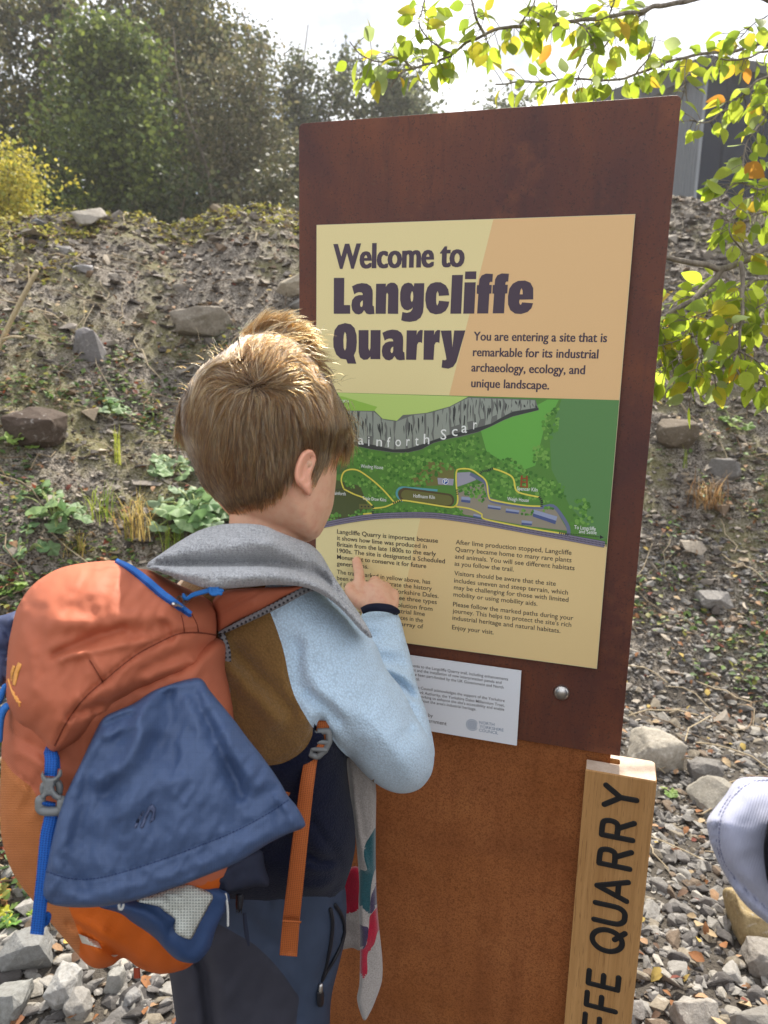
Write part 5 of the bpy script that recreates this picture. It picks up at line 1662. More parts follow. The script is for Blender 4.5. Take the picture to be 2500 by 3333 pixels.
sc_ = Puff(sc_out, rbf([(480, 1842, .705), (560, 1775, .735), (700, 1712, .745), (800, 1706, .725), (900, 1725, .735), (1010, 1772, .79), (1060, 1832, .83), (1100, 1960, .80), (1190, 2050, .82), (700, 1900, .705), (900, 1900, .725), (1030, 1912, .765)]), .026, .03, 52, step=11,
           creases=[(Z5([(90, 1728), (250, 1728), (450, 1726), (700, 1722), (880, 1724), (1080, 1752), (1250, 1820), (1350, 1905)]), -.030, 17), (Z5([(480, 1520), (700, 1500), (900, 1520), (1080, 1590)]), -.006, 20), (Z5([(520, 1620), (800, 1600), (1000, 1640), (1160, 1720)]), .007, 22), (Z5([(300, 1690), (600, 1690), (900, 1690)]), -.006, 18), (Z5([(1080, 1650), (1170, 1740), (1280, 1860)]), -.009, 12), (Z5([(640, 1470), (760, 1560), (900, 1600)]), .004, 14)], noise=(.003, 70))
fold = Puff(Z5([(55, 1752), (90, 1742), (250, 1752), (450, 1752), (700, 1750), (880, 1752), (1080, 1782), (1240, 1850), (1340, 1940), (1450, 2050), (1540, 2150), (1570, 2235), (1500, 2180), (1420, 2090), (1340, 2010), (1250, 1945), (1120, 1890), (920, 1874), (700, 1890), (480, 1900), (320, 1850), (180, 1800)]), lambda x_, y_: sc_.D(x_, y_) - .026, .021, .03, 34, step=9,
            creases=[(Z5([(300, 1800), (700, 1820), (1000, 1830), (1200, 1890)]), .003, 14), (Z5([(500, 1790), (560, 1850)]), -.004, 9), (Z5([(840, 1780), (900, 1850)]), -.003, 10)], noise=(.003, 60))
mb = Mesh(); sc_.add_to(mb, 0); fold.add_to(mb, 0)
se_out = ZA([(440, 400), (462, 440), (470, 520), (490, 680), (510, 830), (525, 950), (540, 1120), (550, 1280), (545, 1420), (555, 1600), (555, 1800), (550, 1950), (535, 2040), (555, 2130), (585, 2190), (620, 2140), (660, 2050), (700, 1930), (705, 1800), (690, 1640), (675, 1500), (665, 1350), (660, 1100), (660, 900), (662, 650), (640, 560), (560, 460)])
teal = ZA([(668, 880), (640, 935), (590, 1020), (582, 1100), (604, 1192), (575, 1190), (540, 1200), (540, 1400), (585, 1450), (618, 1482), (624, 1380), (630, 1290), (650, 1200), (668, 1150)])
plum = ZA([(672, 1220), (655, 1300), (628, 1370), (622, 1482), (650, 1452), (672, 1380)])
red = ZA([(690, 1380), (664, 1440), (622, 1492), (614, 1570), (600, 1680), (575, 1715), (540, 1720), (555, 1860), (578, 1908), (604, 1870), (606, 1745), (650, 1680), (672, 1600), (695, 1570)])
plum2 = ZA([(540, 1540), (575, 1560), (612, 1575), (602, 1660), (582, 1712), (555, 1690)])
se = Puff(se_out, rbf([(1130, 2470, .945), (1220, 2600, .955), (1190, 2900, .985), (1190, 3300, 1.02), (1165, 2700, .96), (1240, 3100, 1.005)]), .012, .008, 16, step=8, cuts=tuple(x_ + [x_[0]] for x_ in (teal, plum, red, plum2)),
          creases=[(ZA([(500, 520), (530, 800), (560, 1000), (600, 1180)]), .006, 9), (ZA([(545, 700), (575, 950)]), -.003, 10)], noise=(.002, 60))
def sc_mat(c_):
    m_ = np.full(len(c_), 1)
    for k_, p_ in ((2, teal), (4, plum), (3, red), (4, plum2)):
        m_[inside(c_, np.array(p_))] = k_
    return m_
se.add_to(mb, mfun=sc_mat)
s2 = Puff(ZA([(380, 1330), (480, 1180), (560, 1180), (575, 1300), (575, 1690), (500, 1705), (400, 1700), (380, 1500)]), 1.045, .01, .008, 16, step=10, cuts=(ZA([(350, 1430), (470, 1478), (600, 1430)]),), noise=(.003, 60))
s2.add_to(mb, mfun=lambda c_: np.where(c_[:, 1] < np.interp(c_[:, 0], *np.array(ZA([(350, 1430), (470, 1478), (600, 1430)])).T), 3, 1))
obj('scarf', mb, [M_KNIT, K_GREY, K_TEAL, K_RED, K_PLUM], boy)

# ================================================================== BACKPACK ON THE BOY'S BACK
BB = lambda L: [(x_ * .27125, 2350 + y_ * .27125) for x_, y_ in L]
LB = lambda L: [(x_ * .24111, 1950 + y_ * .24111) for x_, y_ in L]
B_RUST = woven('pack_rust_cloth', srgb(176, 98, 70), 2400, 2400, None, .66, .34, .0006, .15, twill=True)
B_MESH = woven('pack_mesh', srgb(190, 118, 68), 5200, 3600, None, .8, .6, .0008, .08, c2=srgb(150, 86, 46))
B_ORNG = woven('pack_orange_cloth', srgb(196, 92, 24), 2600, 2600, None, .75, .4, .0006, .1, twill=True)
B_WEB = woven('webbing_orange', srgb(176, 96, 48), 2800, 3200, None, .7, .6, .0008, .08, c2=srgb(128, 62, 28))
B_BLUE = woven('webbing_blue', srgb(28, 88, 168), 2800, 3200, None, .65, .6, .0008, .08, c2=srgb(14, 52, 118))
B_PAD = woven('spacer_mesh', srgb(128, 126, 128), 1300, 1300, None, .8, .7, .0012, .06, c2=srgb(44, 42, 46))
B_GREY = plain('buckle_plastic', srgb(112, 114, 114), .42, .4, .06, 80, .15, 600, .0003)
bp_ = P(420, 2900, .70)
pack = thing('backpack', 'rust orange hiking backpack with blue straps worn by the boy', 'backpack', (bp_[0], bp_[1], .62))

body_out = Z6([(40, 820), (12, 950), (5, 1100), (0, 1250), (5, 1400), (40, 1530), (90, 1620), (170, 1720), (260, 1830), (320, 1900), (370, 1955), (420, 1975), (480, 1962), (530, 1930), (600, 1975), (680, 1998), (760, 1988), (826, 1955), (900, 1850), (960, 1700), (1000, 1500), (1010, 1200), (1000, 900), (965, 700), (930, 560), (600, 640), (250, 700)])
pocket = Z6([(-40, 1000), (10, 1070), (50, 1130), (100, 1172), (135, 1200), (165, 1260), (200, 1340), (240, 1500), (290, 1700), (325, 1790), (342, 1850), (340, 1905)])
orange_edge = Z6([(290, 1700), (500, 1690), (800, 1640), (1000, 1560)])
bag = Puff(body_out, rbf([(40, 2300, .715), (300, 2350, .715), (700, 2200, .765), (40, 2800, .745), (650, 2900, .78), (300, 3100, .775)]), .085, .05, 150, step=13, cuts=(pocket, orange_edge),
           creases=[(Z6([(10, 1065), (50, 1125), (100, 1168), (140, 1200)]), -.006, 8), (Z6([(342, 1850), (380, 1940), (420, 1985)]), -.012, 14), (Z6([(300, 1780), (420, 1860), (530, 1930)]), -.014, 12), (Z6([(320, 1760), (480, 1840), (600, 1930)]), .006, 14),
                    (Z6([(30, 960), (120, 1010), (200, 1060)]), -.005, 16), (Z6([(60, 1050), (140, 1080), (210, 1140)]), .005, 16)], noise=(.004, 110, .0016, 45))
def bag_mat(c_):
    m_ = np.zeros(len(c_), int)
    m_[inside(c_, np.array(orange_edge + [(900, 3600), (200, 3600)]))] = 2
    m_[inside(c_, np.array(pocket + [(300, 3240), (-200, 3100), (-200, 2300)]))] = 1
    return m_
mb = Mesh(); bag.add_to(mb, mfun=bag_mat)
main = obj('main_compartment', mb, [B_RUST, B_MESH, B_ORNG], pack)
# silver print at the bottom and the little hanging loop
M_SILV = plain('reflective_print', srgb(188, 182, 170), .4, .5, .06)
mb = Mesh()
def decal(mb_, pf, poly, off=.0012, m=0, step=7):
    d_ = Puff(poly, lambda x_, y_: pf.dep(x_, y_) - off, .0003, .0003, 6, step=step, spl=0)
    d_.add_to(mb_, m)
decal(mb, bag, Z6([(336, 1826), (420, 1862), (436, 1890), (350, 1866)]), .004)
decal(mb, bag, Z6([(475, 1918), (508, 1916), (490, 1928)]), .006)
obj('reflective_patch', mb, M_SILV, main, False)
mb = Mesh(); strap(mb, [(445, 3150, .745), (447, 3185, .745)], 22, .004)
obj('hanging_loop', mb, plain('loop_rust', srgb(138, 58, 34), .7), pack)

lid_out = Z6([(505, 232), (590, 262), (640, 270), (700, 300), (760, 330), (830, 362), (890, 395), (925, 440), (932, 500), (924, 560), (905, 640), (895, 715), (870, 735), (800, 745), (720, 770), (660, 790), (600, 815), (500, 880), (440, 915), (400, 955), (330, 1012), (270, 1050), (228, 1066), (200, 1045), (170, 1000), (130, 960), (80, 925), (40, 860), (25, 800), (28, 700), (35, 600), (50, 520), (75, 430), (130, 345), (200, 290), (280, 255), (400, 235)])
lid_seam = Z6([(925, 548), (850, 538), (770, 542), (700, 570), (600, 622), (520, 680), (440, 748), (350, 830), (280, 930), (235, 1020)])
lid = Puff(lid_out, rbf([(40, 2200, .675), (250, 1840, .705), (430, 1835, .715), (690, 2000, .76), (660, 2150, .745), (300, 2350, .665), (150, 2400, .655), (480, 2250, .70)]), .078, .06, 175, step=11, cuts=(lid_seam,),
           creases=[(lid_seam, -.0060, 8), (Z6([(360, 628), (400, 680), (440, 748)]), -.0045, 6), (LB([(760, 760), (900, 680), (1100, 600), (1400, 480), (1659, 400)]), -.0085, 16),
                    (LB([(800, 800), (1050, 745), (1400, 680), (1659, 620), (2000, 560)]), .0060, 13), (LB([(700, 300), (1200, 330), (1659, 270), (2300, 60)]), .0050, 30), (LB([(620, 560), (900, 480), (1300, 400)]), -.003, 26),
                    (LB([(950, 1600), (1300, 1480), (1659, 1400), (2300, 1150), (3000, 900)]), -.007, 16), (LB([(900, 1650), (1300, 1540), (1700, 1450)]), .005, 14), (LB([(1100, 1350), (1659, 1180), (2400, 900)]), .005, 24),
                    (LB([(1150, 760), (1300, 900), (1420, 1010)]), .004, 18), (LB([(150, 1600), (200, 1680), (260, 1760)]), .004, 12), (LB([(300, 150), (330, 500), (420, 800), (450, 1200)]), .004, 22),
                    (Z6([(690, 500), (720, 540), (730, 570)]), -.005, 14), (Z6([(700, 470), (780, 500), (800, 530)]), .003, 14), (Z6([(560, 470), (640, 480), (720, 460)]), .004, 26), (Z6([(620, 700), (740, 640), (860, 600)]), -.005, 20), (Z6([(640, 740), (760, 690), (880, 650)]), .004, 18)],
           noise=(.0035, 90, .0014, 42))
mb = Mesh(); lid.add_to(mb)
lidm = obj('lid', mb, B_RUST, pack)
# stitched darts and seams
mb = Mesh()
for L, r_ in ((lid_seam, .0008), (Z6([(360, 628), (400, 680), (440, 748)]), .0007), (Z6([(775, 462), (785, 500), (790, 536)]), .0005), (Z6([(822, 460), (842, 500), (850, 536)]), .0005)):
    s_ = resample(spline(L, 6), 6)
    t_ = tube(P(s_[:, 0], s_[:, 1], lid.dep(s_[:, 0], s_[:, 1]) - .0004), r_, 6); mb.add(t_[0], t_[1])
obj('seam_stitching', mb, plain('rust_thread', srgb(112, 50, 32), .8), lidm)
# blue zip
zl = Z6([(492, 234), (560, 280), (620, 328), (680, 380), (730, 415), (775, 445), (812, 468)])
z_ = resample(spline(zl, 6), 8)
mb = Mesh()
dd_ = lid.dep(z_[:, 0], z_[:, 1])
strap(mb, np.c_[z_, dd_ - .0008], [26, 42, 48, 50, 50, 48, 42, 34], .0012, sub=1)
t_ = tube(P(z_[:, 0] + 3, z_[:, 1] - 2, dd_ - .0018), .0011, 6); mb.add(t_[0], t_[1], 1)
zipo = obj('zip_tape', mb, [plain('zip_blue', srgb(44, 104, 178), .6, .3, .1, 60, .4, 900, .0004), plain('zip_teeth', srgb(18, 62, 130), .5)], lidm)
mb = Mesh()
zp0 = np.array(ZB([(300, 390), (350, 408)]))
def wire(L, r_, m_=0, lift=.006):
    s_ = np.array(L, float); s_ = resample(spline(s_, 6) if len(s_) > 2 else s_, 5)
    t2 = tube(P(s_[:, 0], s_[:, 1], lid.dep(s_[:, 0], s_[:, 1]) - lift), r_, 8); mb.add(t2[0], t2[1], m_)
wire(ZB([(272, 395), (350, 412)]), .0021, 0); wire(ZB([(345, 412), (352, 372), (330, 335), (305, 345), (300, 385)]), .0010, 0, .008); wire(ZB([(325, 395), (380, 378), (398, 350), (380, 325), (345, 322)]), .0009, 0, .010)
M_METAL = plain('puller_metal', (.62, .60, .57), .28, .5, .05, metal=1)
dz_ = float(lid.dep(np.array([600.0]), np.array([1950.0]))[0]) - .012
for off in (0, 12):
    L = ZB([(350, 322 + off), (372, 350 + off * .4), (420, 318 + off), (500, 294 + off), (560, 278 + off)])
    s_ = resample(spline(L, 6), 5)
    t2 = tube(P(s_[:, 0], s_[:, 1], np.linspace(dz_, dz_ - .012, len(s_))), .0016, 8); mb.add(t2[0], t2[1], 1)
for L in (ZB([(558, 268), (605, 262), (612, 310), (565, 312), (560, 275)]), ZB([(580, 262), (588, 310)]), ZB([(600, 285), (645, 290)]), ZB([(600, 300), (635, 312)])):
    s_ = resample(spline(L, 6) if len(L) > 2 else np.array(L), 4)
    t2 = tube(P(s_[:, 0], s_[:, 1], dz_ - .015), .0019, 8); mb.add(t2[0], t2[1], 1)
obj('zip_puller', mb, [M_METAL, plain('puller_cord', srgb(44, 112, 184), .6, .3, .2, 600, .4, 900, .0005)], lidm)
# pale printed mark: two slanted bars over a line of slanting letters
M_LOGO = plain('pale_orange_print', srgb(236, 164, 82), .5, .3, .08)
mb = Mesh()
decal(mb, lid, LB([(245, 850), (297, 880), (252, 1000), (226, 1100), (205, 1175), (162, 1155), (180, 1020), (212, 920)]), .0008, step=5)
decal(mb, lid, LB([(172, 890), (210, 905), (190, 980), (168, 1040), (158, 1120), (148, 1110), (138, 1040), (142, 980)]), .0008, step=5)
ltr = [([(0, .1), (0, .9)], 0), ([(0, .1), (0, .6)], 1), ([(0, .1), (.7, .1)], 1), ([(0, .55), (.7, .55)], 1), ([(0, .1), (.7, .1)], 2), ([(0, .1), (0, .6)], 2), ([(0, .6), (.7, .6)], 2), ([(.6, .1), (.6, .6)], 2), ([(0, 0), (0, .7)], 3), ([(-.3, .3), (.6, .3)], 3)]
for a_, b__ in (((115, 1085), (150, 1200)), ((150, 1200), (172, 1262)), ((165, 1235), (190, 1300)), ((178, 1250), (210, 1330)), ((196, 1300), (215, 1345)), ((215, 1330), (232, 1380)), ((228, 1318), (250, 1390)), ((240, 1380), (275, 1395)), ((262, 1385), (268, 1440))):
    s_ = resample(np.array(LB([a_, b__])), 4)
    t2 = tube(P(s_[:, 0], s_[:, 1], lid.dep(s_[:, 0], s_[:, 1]) - .0003), .00095, 6); mb.add(t2[0], t2[1])
for q_ in ((185, 1275), (212, 1332), (240, 1362)):
    th_ = np.linspace(0, 6.28, 12)
    s_ = np.array(LB([(q_[0] + 12 * math.cos(t_), q_[1] + 16 * math.sin(t_)) for t_ in th_]))
    t2 = tube(P(s_[:, 0], s_[:, 1], lid.dep(s_[:, 0], s_[:, 1]) - .0003), .0007, 6); mb.add(t2[0], t2[1])
obj('printed_mark', mb, M_LOGO, lidm)

# shoulder strap over the boy's shoulder, mesh padding beneath
so_ = ZB([(575, 380), (620, 318), (700, 285), (900, 270), (1100, 262), (1290, 246), (1330, 255), (1240, 300), (1120, 355), (1000, 415), (880, 470), (760, 530), (660, 590), (618, 612), (605, 560), (600, 470)])
sD = rbf([(700, 2000, .752), (712, 2055, .757), (830, 1970, .742), (1000, 1915, .762), (900, 1985, .755)])
ss = Puff(so_, sD, .010, .012, 22, step=8, creases=[(ZB([(610, 470), (700, 420), (830, 350), (960, 280)]), -.004, 5)])
mb = Mesh(); ss.add_to(mb)
strp = obj('shoulder_strap', mb, B_RUST, pack)
mb = Mesh()
L = ZB([(622, 618), (700, 585), (830, 520), (960, 456), (1100, 385), (1220, 318), (1310, 275), (1380, 272), (1440, 286)])
s_ = np.array(L)
strap(mb, np.c_[s_, [.760, .757, .754, .752, .752, .756, .764, .772, .784]], [10, 16, 20, 22, 24, 24, 24, 20, 14], .016, sub=5)
obj('strap_padding', mb, B_PAD, strp)
mb = Mesh()
L = Z6([(948, 545), (968, 620), (972, 720), (980, 820), (1000, 910), (1030, 980)])
s_ = np.array(L); strap(mb, np.c_[s_, np.linspace(.775, .80, 6)], [22, 30, 32, 32, 28, 20], .03, sub=6)
obj('back_padding', mb, B_PAD, pack)
mb = Mesh(); strap(mb, [(*Z6([(930, 590)])[0], .765), (*Z6([(908, 660)])[0], .765), (*Z6([(905, 730)])[0], .768)], 26, .006)
obj('side_webbing', mb, B_WEB, pack)

# ladder-lock buckle and its two webbing tails
mb = Mesh()
W = lambda L, ds: [(*q_, d_) for q_, d_ in zip(ZA(L), ds)]
strap(mb, W([(270, 350), (235, 430), (205, 600), (180, 800), (150, 1050), (125, 1280), (100, 1500), (78, 1760)], [.80, .798, .785, .785, .79, .80, .815, .835]), [40, 42, 46, 48, 52, 54, 56, 58], .0025)
strap(mb, W([(40, 1528), (165, 1535)], [.807, .807]), 7, .005)
obj('webbing_tail', mb, B_WEB, pack)
mb = Mesh()
strap(mb, W([(255, 360), (190, 430), (110, 560), (40, 690), (-60, 840)], [.815, .815, .812, .80, .79]), [34, 36, 38, 40, 40], .0025)
obj('lower_strap', mb, B_WEB, pack)
mb = Mesh()
def frame(mb_, pts, dep, r_, m_=0):
    t2 = tube(P(*np.array(pts + [pts[0]]).T, np.full(len(pts) + 1, dep)), r_, 8, caps=False); mb_.add(t2[0], t2[1], m_)
lk = ZA([(272, 268), (345, 264), (352, 330), (322, 392), (272, 436), (224, 418), (230, 372), (256, 330), (262, 290)])
lk = [tuple(q_) for q_ in resample(np.array(lk), 6, True)]
frame(mb, lk, .792, .0036)
t2 = tube(P(*np.array(ZA([(262, 335), (345, 340)])).T, np.full(2, .791)), .0026, 8); mb.add(t2[0], t2[1])
t2 = tube(P(*np.array(ZA([(240, 384), (325, 390)])).T, np.full(2, .790)), .0026, 8); mb.add(t2[0], t2[1])
strap(mb, W([(312, 196), (305, 290), (300, 330)], [.795, .795, .797]), [40, 42, 38], .003, 1)
strap(mb, W([(292, 345), (285, 375)], [.792, .792]), [38, 36], .004, 1)
obj('ladder_buckle', mb, [B_GREY, B_WEB], pack)

# side-release buckle on the blue strap
mb = Mesh()
ld = lambda L, off: np.c_[np.array(L), lid.dep(*np.array(L).T) - off]
strap(mb, [(*q_, d_) for q_, d_ in zip(BB([(600, 275), (605, 360), (615, 450), (612, 560), (606, 650)]), [.640, .624, .618, .615, .615])], [22, 44, 43, 43, 43], .003)
strap(mb, [(*q_, d_) for q_, d_ in zip(BB([(655, 300), (690, 430), (705, 560)]), [.640, .628, .622])], [8, 14, 12], .003)
strap(mb, [(*q_, d_) for q_, d_ in zip(BB([(590, 950), (584, 985), (580, 1020)]), [.616, .609, .614])], [46, 46, 44], .004)
strap(mb, [(*q_, d_) for q_, d_ in zip(BB([(600, 1060), (615, 1100), (600, 1200), (560, 1400)]) + Z6([(185, 1580), (172, 1700), (158, 1830)]), [.618, .614, .612, .610, .607, .607, .608])], [40, 44, 44, 45, 45, 45, 45], .003)
strap(mb, [(*q_, d_) for q_, d_ in zip(Z6([(180, 1760), (205, 1745), (200, 1775), (182, 1800)]), [.612, .613, .614, .614])], [10, 22, 20, 8], .003)
obj('buckle_strap', mb, B_BLUE, pack)
mb = Mesh()
bk = BB([(510, 590), (522, 618), (560, 664), (640, 668), (688, 640), (706, 578), (730, 566), (748, 580), (746, 640), (706, 690), (668, 720), (652, 770), (664, 830), (700, 862), (744, 872), (755, 900), (752, 960), (700, 950), (640, 925), (610, 885), (560, 890), (540, 925), (482, 945), (480, 895), (516, 850), (526, 800), (520, 740), (498, 690), (490, 640)])
bpuff = Puff(bk, .612, .005, .006, 9, step=6, spl=0, power=.4); bpuff.add_to(mb)
fr = resample(np.array(BB([(486, 935), (484, 1030), (510, 1056), (570, 1068), (690, 1066), (735, 1040), (748, 945)])), 5)
t2 = tube(P(fr[:, 0], fr[:, 1], .611), .0042, 8); mb.add(t2[0], t2[1])
for L in ([(690, 730), (714, 770), (712, 850)], [(528, 760), (520, 800), (526, 840)]):
    s_ = spline(BB(L), 5); t2 = tube(P(s_[:, 0], s_[:, 1], .617), .003, 8); mb.add(t2[0], t2[1])
for L in ([(590, 760), (592, 800)], [(560, 808), (588, 806)], [(560, 828), (620, 832)]):
    s_ = resample(np.array(BB(L)), 4); t2 = tube(P(s_[:, 0], s_[:, 1], .6072), .0006, 6); mb.add(t2[0], t2[1])
obj('side_release_buckle', mb, B_GREY, pack)
# blue cord and strap round the far side of the bag
mb = Mesh()
for L, ds in ((LB([(70, 1180), (40, 1250), (10, 1330), (-30, 1400)]), .665), (LB([(105, 1450), (60, 1500), (20, 1600), (0, 1750), (-8, 1900)]), .66), (LB([(85, 1440), (40, 1490), (0, 1590), (-20, 1750)]), .662)):
    s_ = spline(L, 5); t2 = tube(P(s_[:, 0], s_[:, 1], ds), .0028, 8); mb.add(t2[0], t2[1])
obj('compression_cord', mb, plain('cord_blue', srgb(44, 110, 186), .6, .3, .2, 500, .4, 900, .0006), pack)
mb = Mesh(); strap(mb, [(*q_, .668) for q_ in LB([(75, 1340), (20, 1370), (-60, 1420)])], 22, .004)
obj('grey_tab', mb, B_GREY, pack)

# ================================================================== JACKET STUFFED UNDER THE LID
J_BLUE = woven('ripstop_blue', srgb(66, 84, 118), 3000, 3000, .0032, .55, .30, .0005, .10, spec=.35)
J_NAVY = plain('jacket_navy_lining', srgb(44, 66, 104), .6, .3, .16, 20, .25, 700, .0005)
J_DARK = plain('jacket_dark_lining', srgb(40, 44, 60), .75, .2, .15, 25, .25, 700, .0005)
J_WHITE = woven('jacket_white_mesh', srgb(206, 208, 200), 2300, 2300, None, .8, .8, .0012, .04, c2=srgb(140, 146, 140))
jb = P(420, 2500, .62)
jkt = thing('rain_jacket', 'blue ripstop jacket hanging out from under the backpack lid', 'jacket', (jb[0], jb[1], .75))
jo = Z6([(440, 905), (500, 872), (570, 842), (650, 790), (720, 762), (800, 738), (860, 735), (900, 788), (960, 860), (1010, 922), (1060, 990), (1110, 1052), (1160, 1120), (1200, 1180), (1232, 1235), (1270, 1282), (1306, 1352), (1292, 1376), (1230, 1400), (1150, 1440), (1090, 1478), (1000, 1530), (900, 1570), (800, 1610), (700, 1645), (600, 1678), (500, 1700), (400, 1713), (300, 1713), (225, 1702), (188, 1676), (178, 1640), (200, 1540), (225, 1420), (260, 1285), (300, 1190), (340, 1108), (390, 1000)])
hemline = Z6([(200, 1560), (300, 1590), (420, 1588), (600, 1540), (800, 1470), (1000, 1390), (1150, 1310), (1240, 1250)])
JK = Puff(jo, rbf([(640, 2230, .668), (420, 2320, .628), (300, 2500, .618), (180, 2800, .605), (150, 2910, .612), (420, 2950, .612), (700, 2900, .628), (980, 2690, .672), (800, 2400, .665), (560, 2550, .608)]), .010, .010, 16, step=9,
          creases=[(BB([(1690, 120), (1600, 330), (1500, 470), (1380, 580), (1200, 680)]), .012, 34), (BB([(1850, 260), (1700, 520), (1520, 700), (1300, 830)]), -.010, 40), (Z6([(430, 940), (500, 905), (560, 885)]), -.006, 10), (Z6([(455, 985), (520, 950), (580, 930), (600, 900)]), .005, 14),
                   (Z6([(330, 1180), (300, 1300), (270, 1450), (240, 1600)]), .005, 40), (Z6([(400, 1100), (365, 1250), (340, 1420)]), -.005, 34), (Z6([(640, 860), (600, 1050), (540, 1280)]), .009, 40), (Z6([(720, 800), (720, 1100), (680, 1350)]), -.008, 44), (Z6([(860, 800), (980, 1000), (1100, 1180)]), .009, 34), (Z6([(790, 800), (880, 1000), (960, 1250)]), .004, 40), (Z6([(830, 800), (930, 1010), (1030, 1230)]), -.009, 24),
                   (hemline, -.0018, 6), (Z6([(190, 1640), (300, 1660), (450, 1650), (700, 1580), (1000, 1470), (1260, 1330)]), .003, 20), (Z6([(420, 1500), (450, 1580), (470, 1690)]), .003, 20), (Z6([(1180, 1240), (1230, 1300), (1260, 1370)]), .004, 12), (Z6([(250, 1500), (330, 1560), (380, 1650)]), -.003, 22)],
          noise=(.0042, 105, .0016, 42), cuts=(hemline,))
mb = Mesh(); JK.add_to(mb)
shell = obj('sleeve', mb, J_BLUE, jkt)
mb = Mesh()
s_ = resample(spline(hemline, 6), 6)
for k in range(0, len(s_) - 2, 2):
    t2 = tube(P(s_[k:k + 2, 0], s_[k:k + 2, 1], JK.dep(s_[k:k + 2, 0], s_[k:k + 2, 1]) - .0002), .0005, 5); mb.add(t2[0], t2[1])
obj('hem_stitching', mb, plain('navy_thread', srgb(34, 50, 88), .8), shell)
mb = Mesh()
for q_ in ([(572, 1372), (592, 1330), (612, 1300), (622, 1302), (596, 1345), (584, 1376)], [(598, 1372), (612, 1335), (636, 1285), (648, 1288), (624, 1345), (612, 1376)], [(630, 1290), (650, 1270), (668, 1290), (662, 1336), (640, 1356), (652, 1310)]):
    decal(mb, JK, Z6(q_), .0008, step=6)
obj('printed_mark', mb, plain('reflective_dark_print', srgb(78, 88, 118), .5, .4), shell)
low = Puff(Z9([(560, 380), (700, 300), (900, 300), (1250, 180), (1420, 200), (1640, 270), (1625, 400), (1570, 500), (1530, 600), (1490, 730), (1410, 830), (1345, 857), (1245, 840), (1180, 802), (1100, 722), (1040, 655), (950, 585), (850, 520), (740, 440)]), rbf([(350, 2950, .675), (620, 3120, .70), (700, 2950, .73), (600, 2900, .70)]), .022, .02, 60, step=11,
           creases=[(Z9([(820, 400), (1000, 480), (1120, 600), (1160, 720)]), .006, 20), (Z9([(1160, 560), (1150, 680), (1170, 780)]), -.006, 16), (Z9([(1520, 340), (1440, 540), (1340, 740)]), -.004, 18)], noise=(.003, 80))
mb = Mesh(); low.add_to(mb)
lw = obj('hood_lining', mb, J_NAVY, jkt)
mb = Mesh()
wm = Puff(Z9([(880, 338), (1000, 288), (1280, 200), (1380, 220), (1512, 290), (1475, 390), (1410, 510), (1345, 640), (1310, 656), (1215, 612), (1185, 545), (1200, 492), (1110, 425), (1060, 385)]), lambda x_, y_: low.dep(x_, y_) - .002, .007, .003, 40, step=9, creases=[(Z9([(1140, 300), (1180, 380), (1210, 480)]), -.006, 12), (Z9([(1180, 280), (1300, 380), (1300, 560)]), .004, 22)], noise=(.002, 40))
wm.add_to(mb)
obj('mesh_lining', mb, J_WHITE, lw)
dk = Puff(Z7([(300, 330), (370, 262), (500, 175), (640, 122), (668, 220), (694, 336), (600, 345), (500, 370), (420, 388), (340, 372)]), rbf([(700, 2880, .74), (840, 2800, .785), (860, 2880, .79)]), .014, .012, 30, step=9, creases=[(Z7([(420, 375), (500, 360), (600, 340)]), .004, 8), (Z7([(380, 290), (430, 320), (440, 370)]), .005, 10)], noise=(.003, 60))
mb = Mesh(); dk.add_to(mb)
obj('dark_lining', mb, J_DARK, jkt)
mb = Mesh()
s_ = spline(Z7([(432, 388), (444, 470), (446, 575)]), 6); t2 = tube(P(s_[:, 0], s_[:, 1], .725), .0012, 6); mb.add(t2[0], t2[1])
M_CORD = plain('cord_white', srgb(196, 196, 192), .7)
obj('drawcord', mb, M_CORD, jkt); mb = Mesh()
s_ = spline(Z9([(735, 372), (740, 402), (760, 402), (770, 372)]), 6); t2 = tube(P(s_[:, 0], s_[:, 1], .628), .0012, 6); mb.add(t2[0], t2[1])
obj('cord_loop', mb, M_CORD, jkt)
mb = Mesh()
bk2 = Puff(Z7([(494, 388), (536, 386), (540, 420), (532, 470), (528, 515), (520, 480), (512, 515), (506, 478), (498, 510), (492, 450)]), .755, .004, .004, 6, step=6, spl=0, power=.4); bk2.add_to(mb)
strap(mb, [(*q_, d_) for q_, d_ in zip(Z7([(545, 500), (552, 580), (562, 650), (572, 700)]), [.762, .764, .766, .77])], [12, 14, 14, 6], .003, 1)
obj('hip_buckle', mb, [M_ZIP, J_DARK], pack)
# the other half of the jacket on the far side
fs = Puff(LB([(260, 165), (150, 180), (60, 210), (-60, 240), (-200, 320), (-260, 600), (-200, 900), (-40, 1160), (90, 1130), (160, 700), (260, 400)]), rbf([(40, 2000, .74), (-40, 2200, .74), (20, 2150, .73)]), .03, .03, 60, step=12, creases=[(LB([(120, 470), (20, 360), (-60, 330)]), -.010, 14), (LB([(90, 730), (0, 700), (-100, 690)]), -.010, 12), (LB([(200, 220), (100, 290), (-50, 330)]), .005, 16)], noise=(.004, 70))
mb = Mesh(); fs.add_to(mb)
obj('tucked_sleeve', mb, plain('jacket_dusk_blue', srgb(58, 66, 96), .6, .3, .12, 20, .3, 700, .0005), jkt)

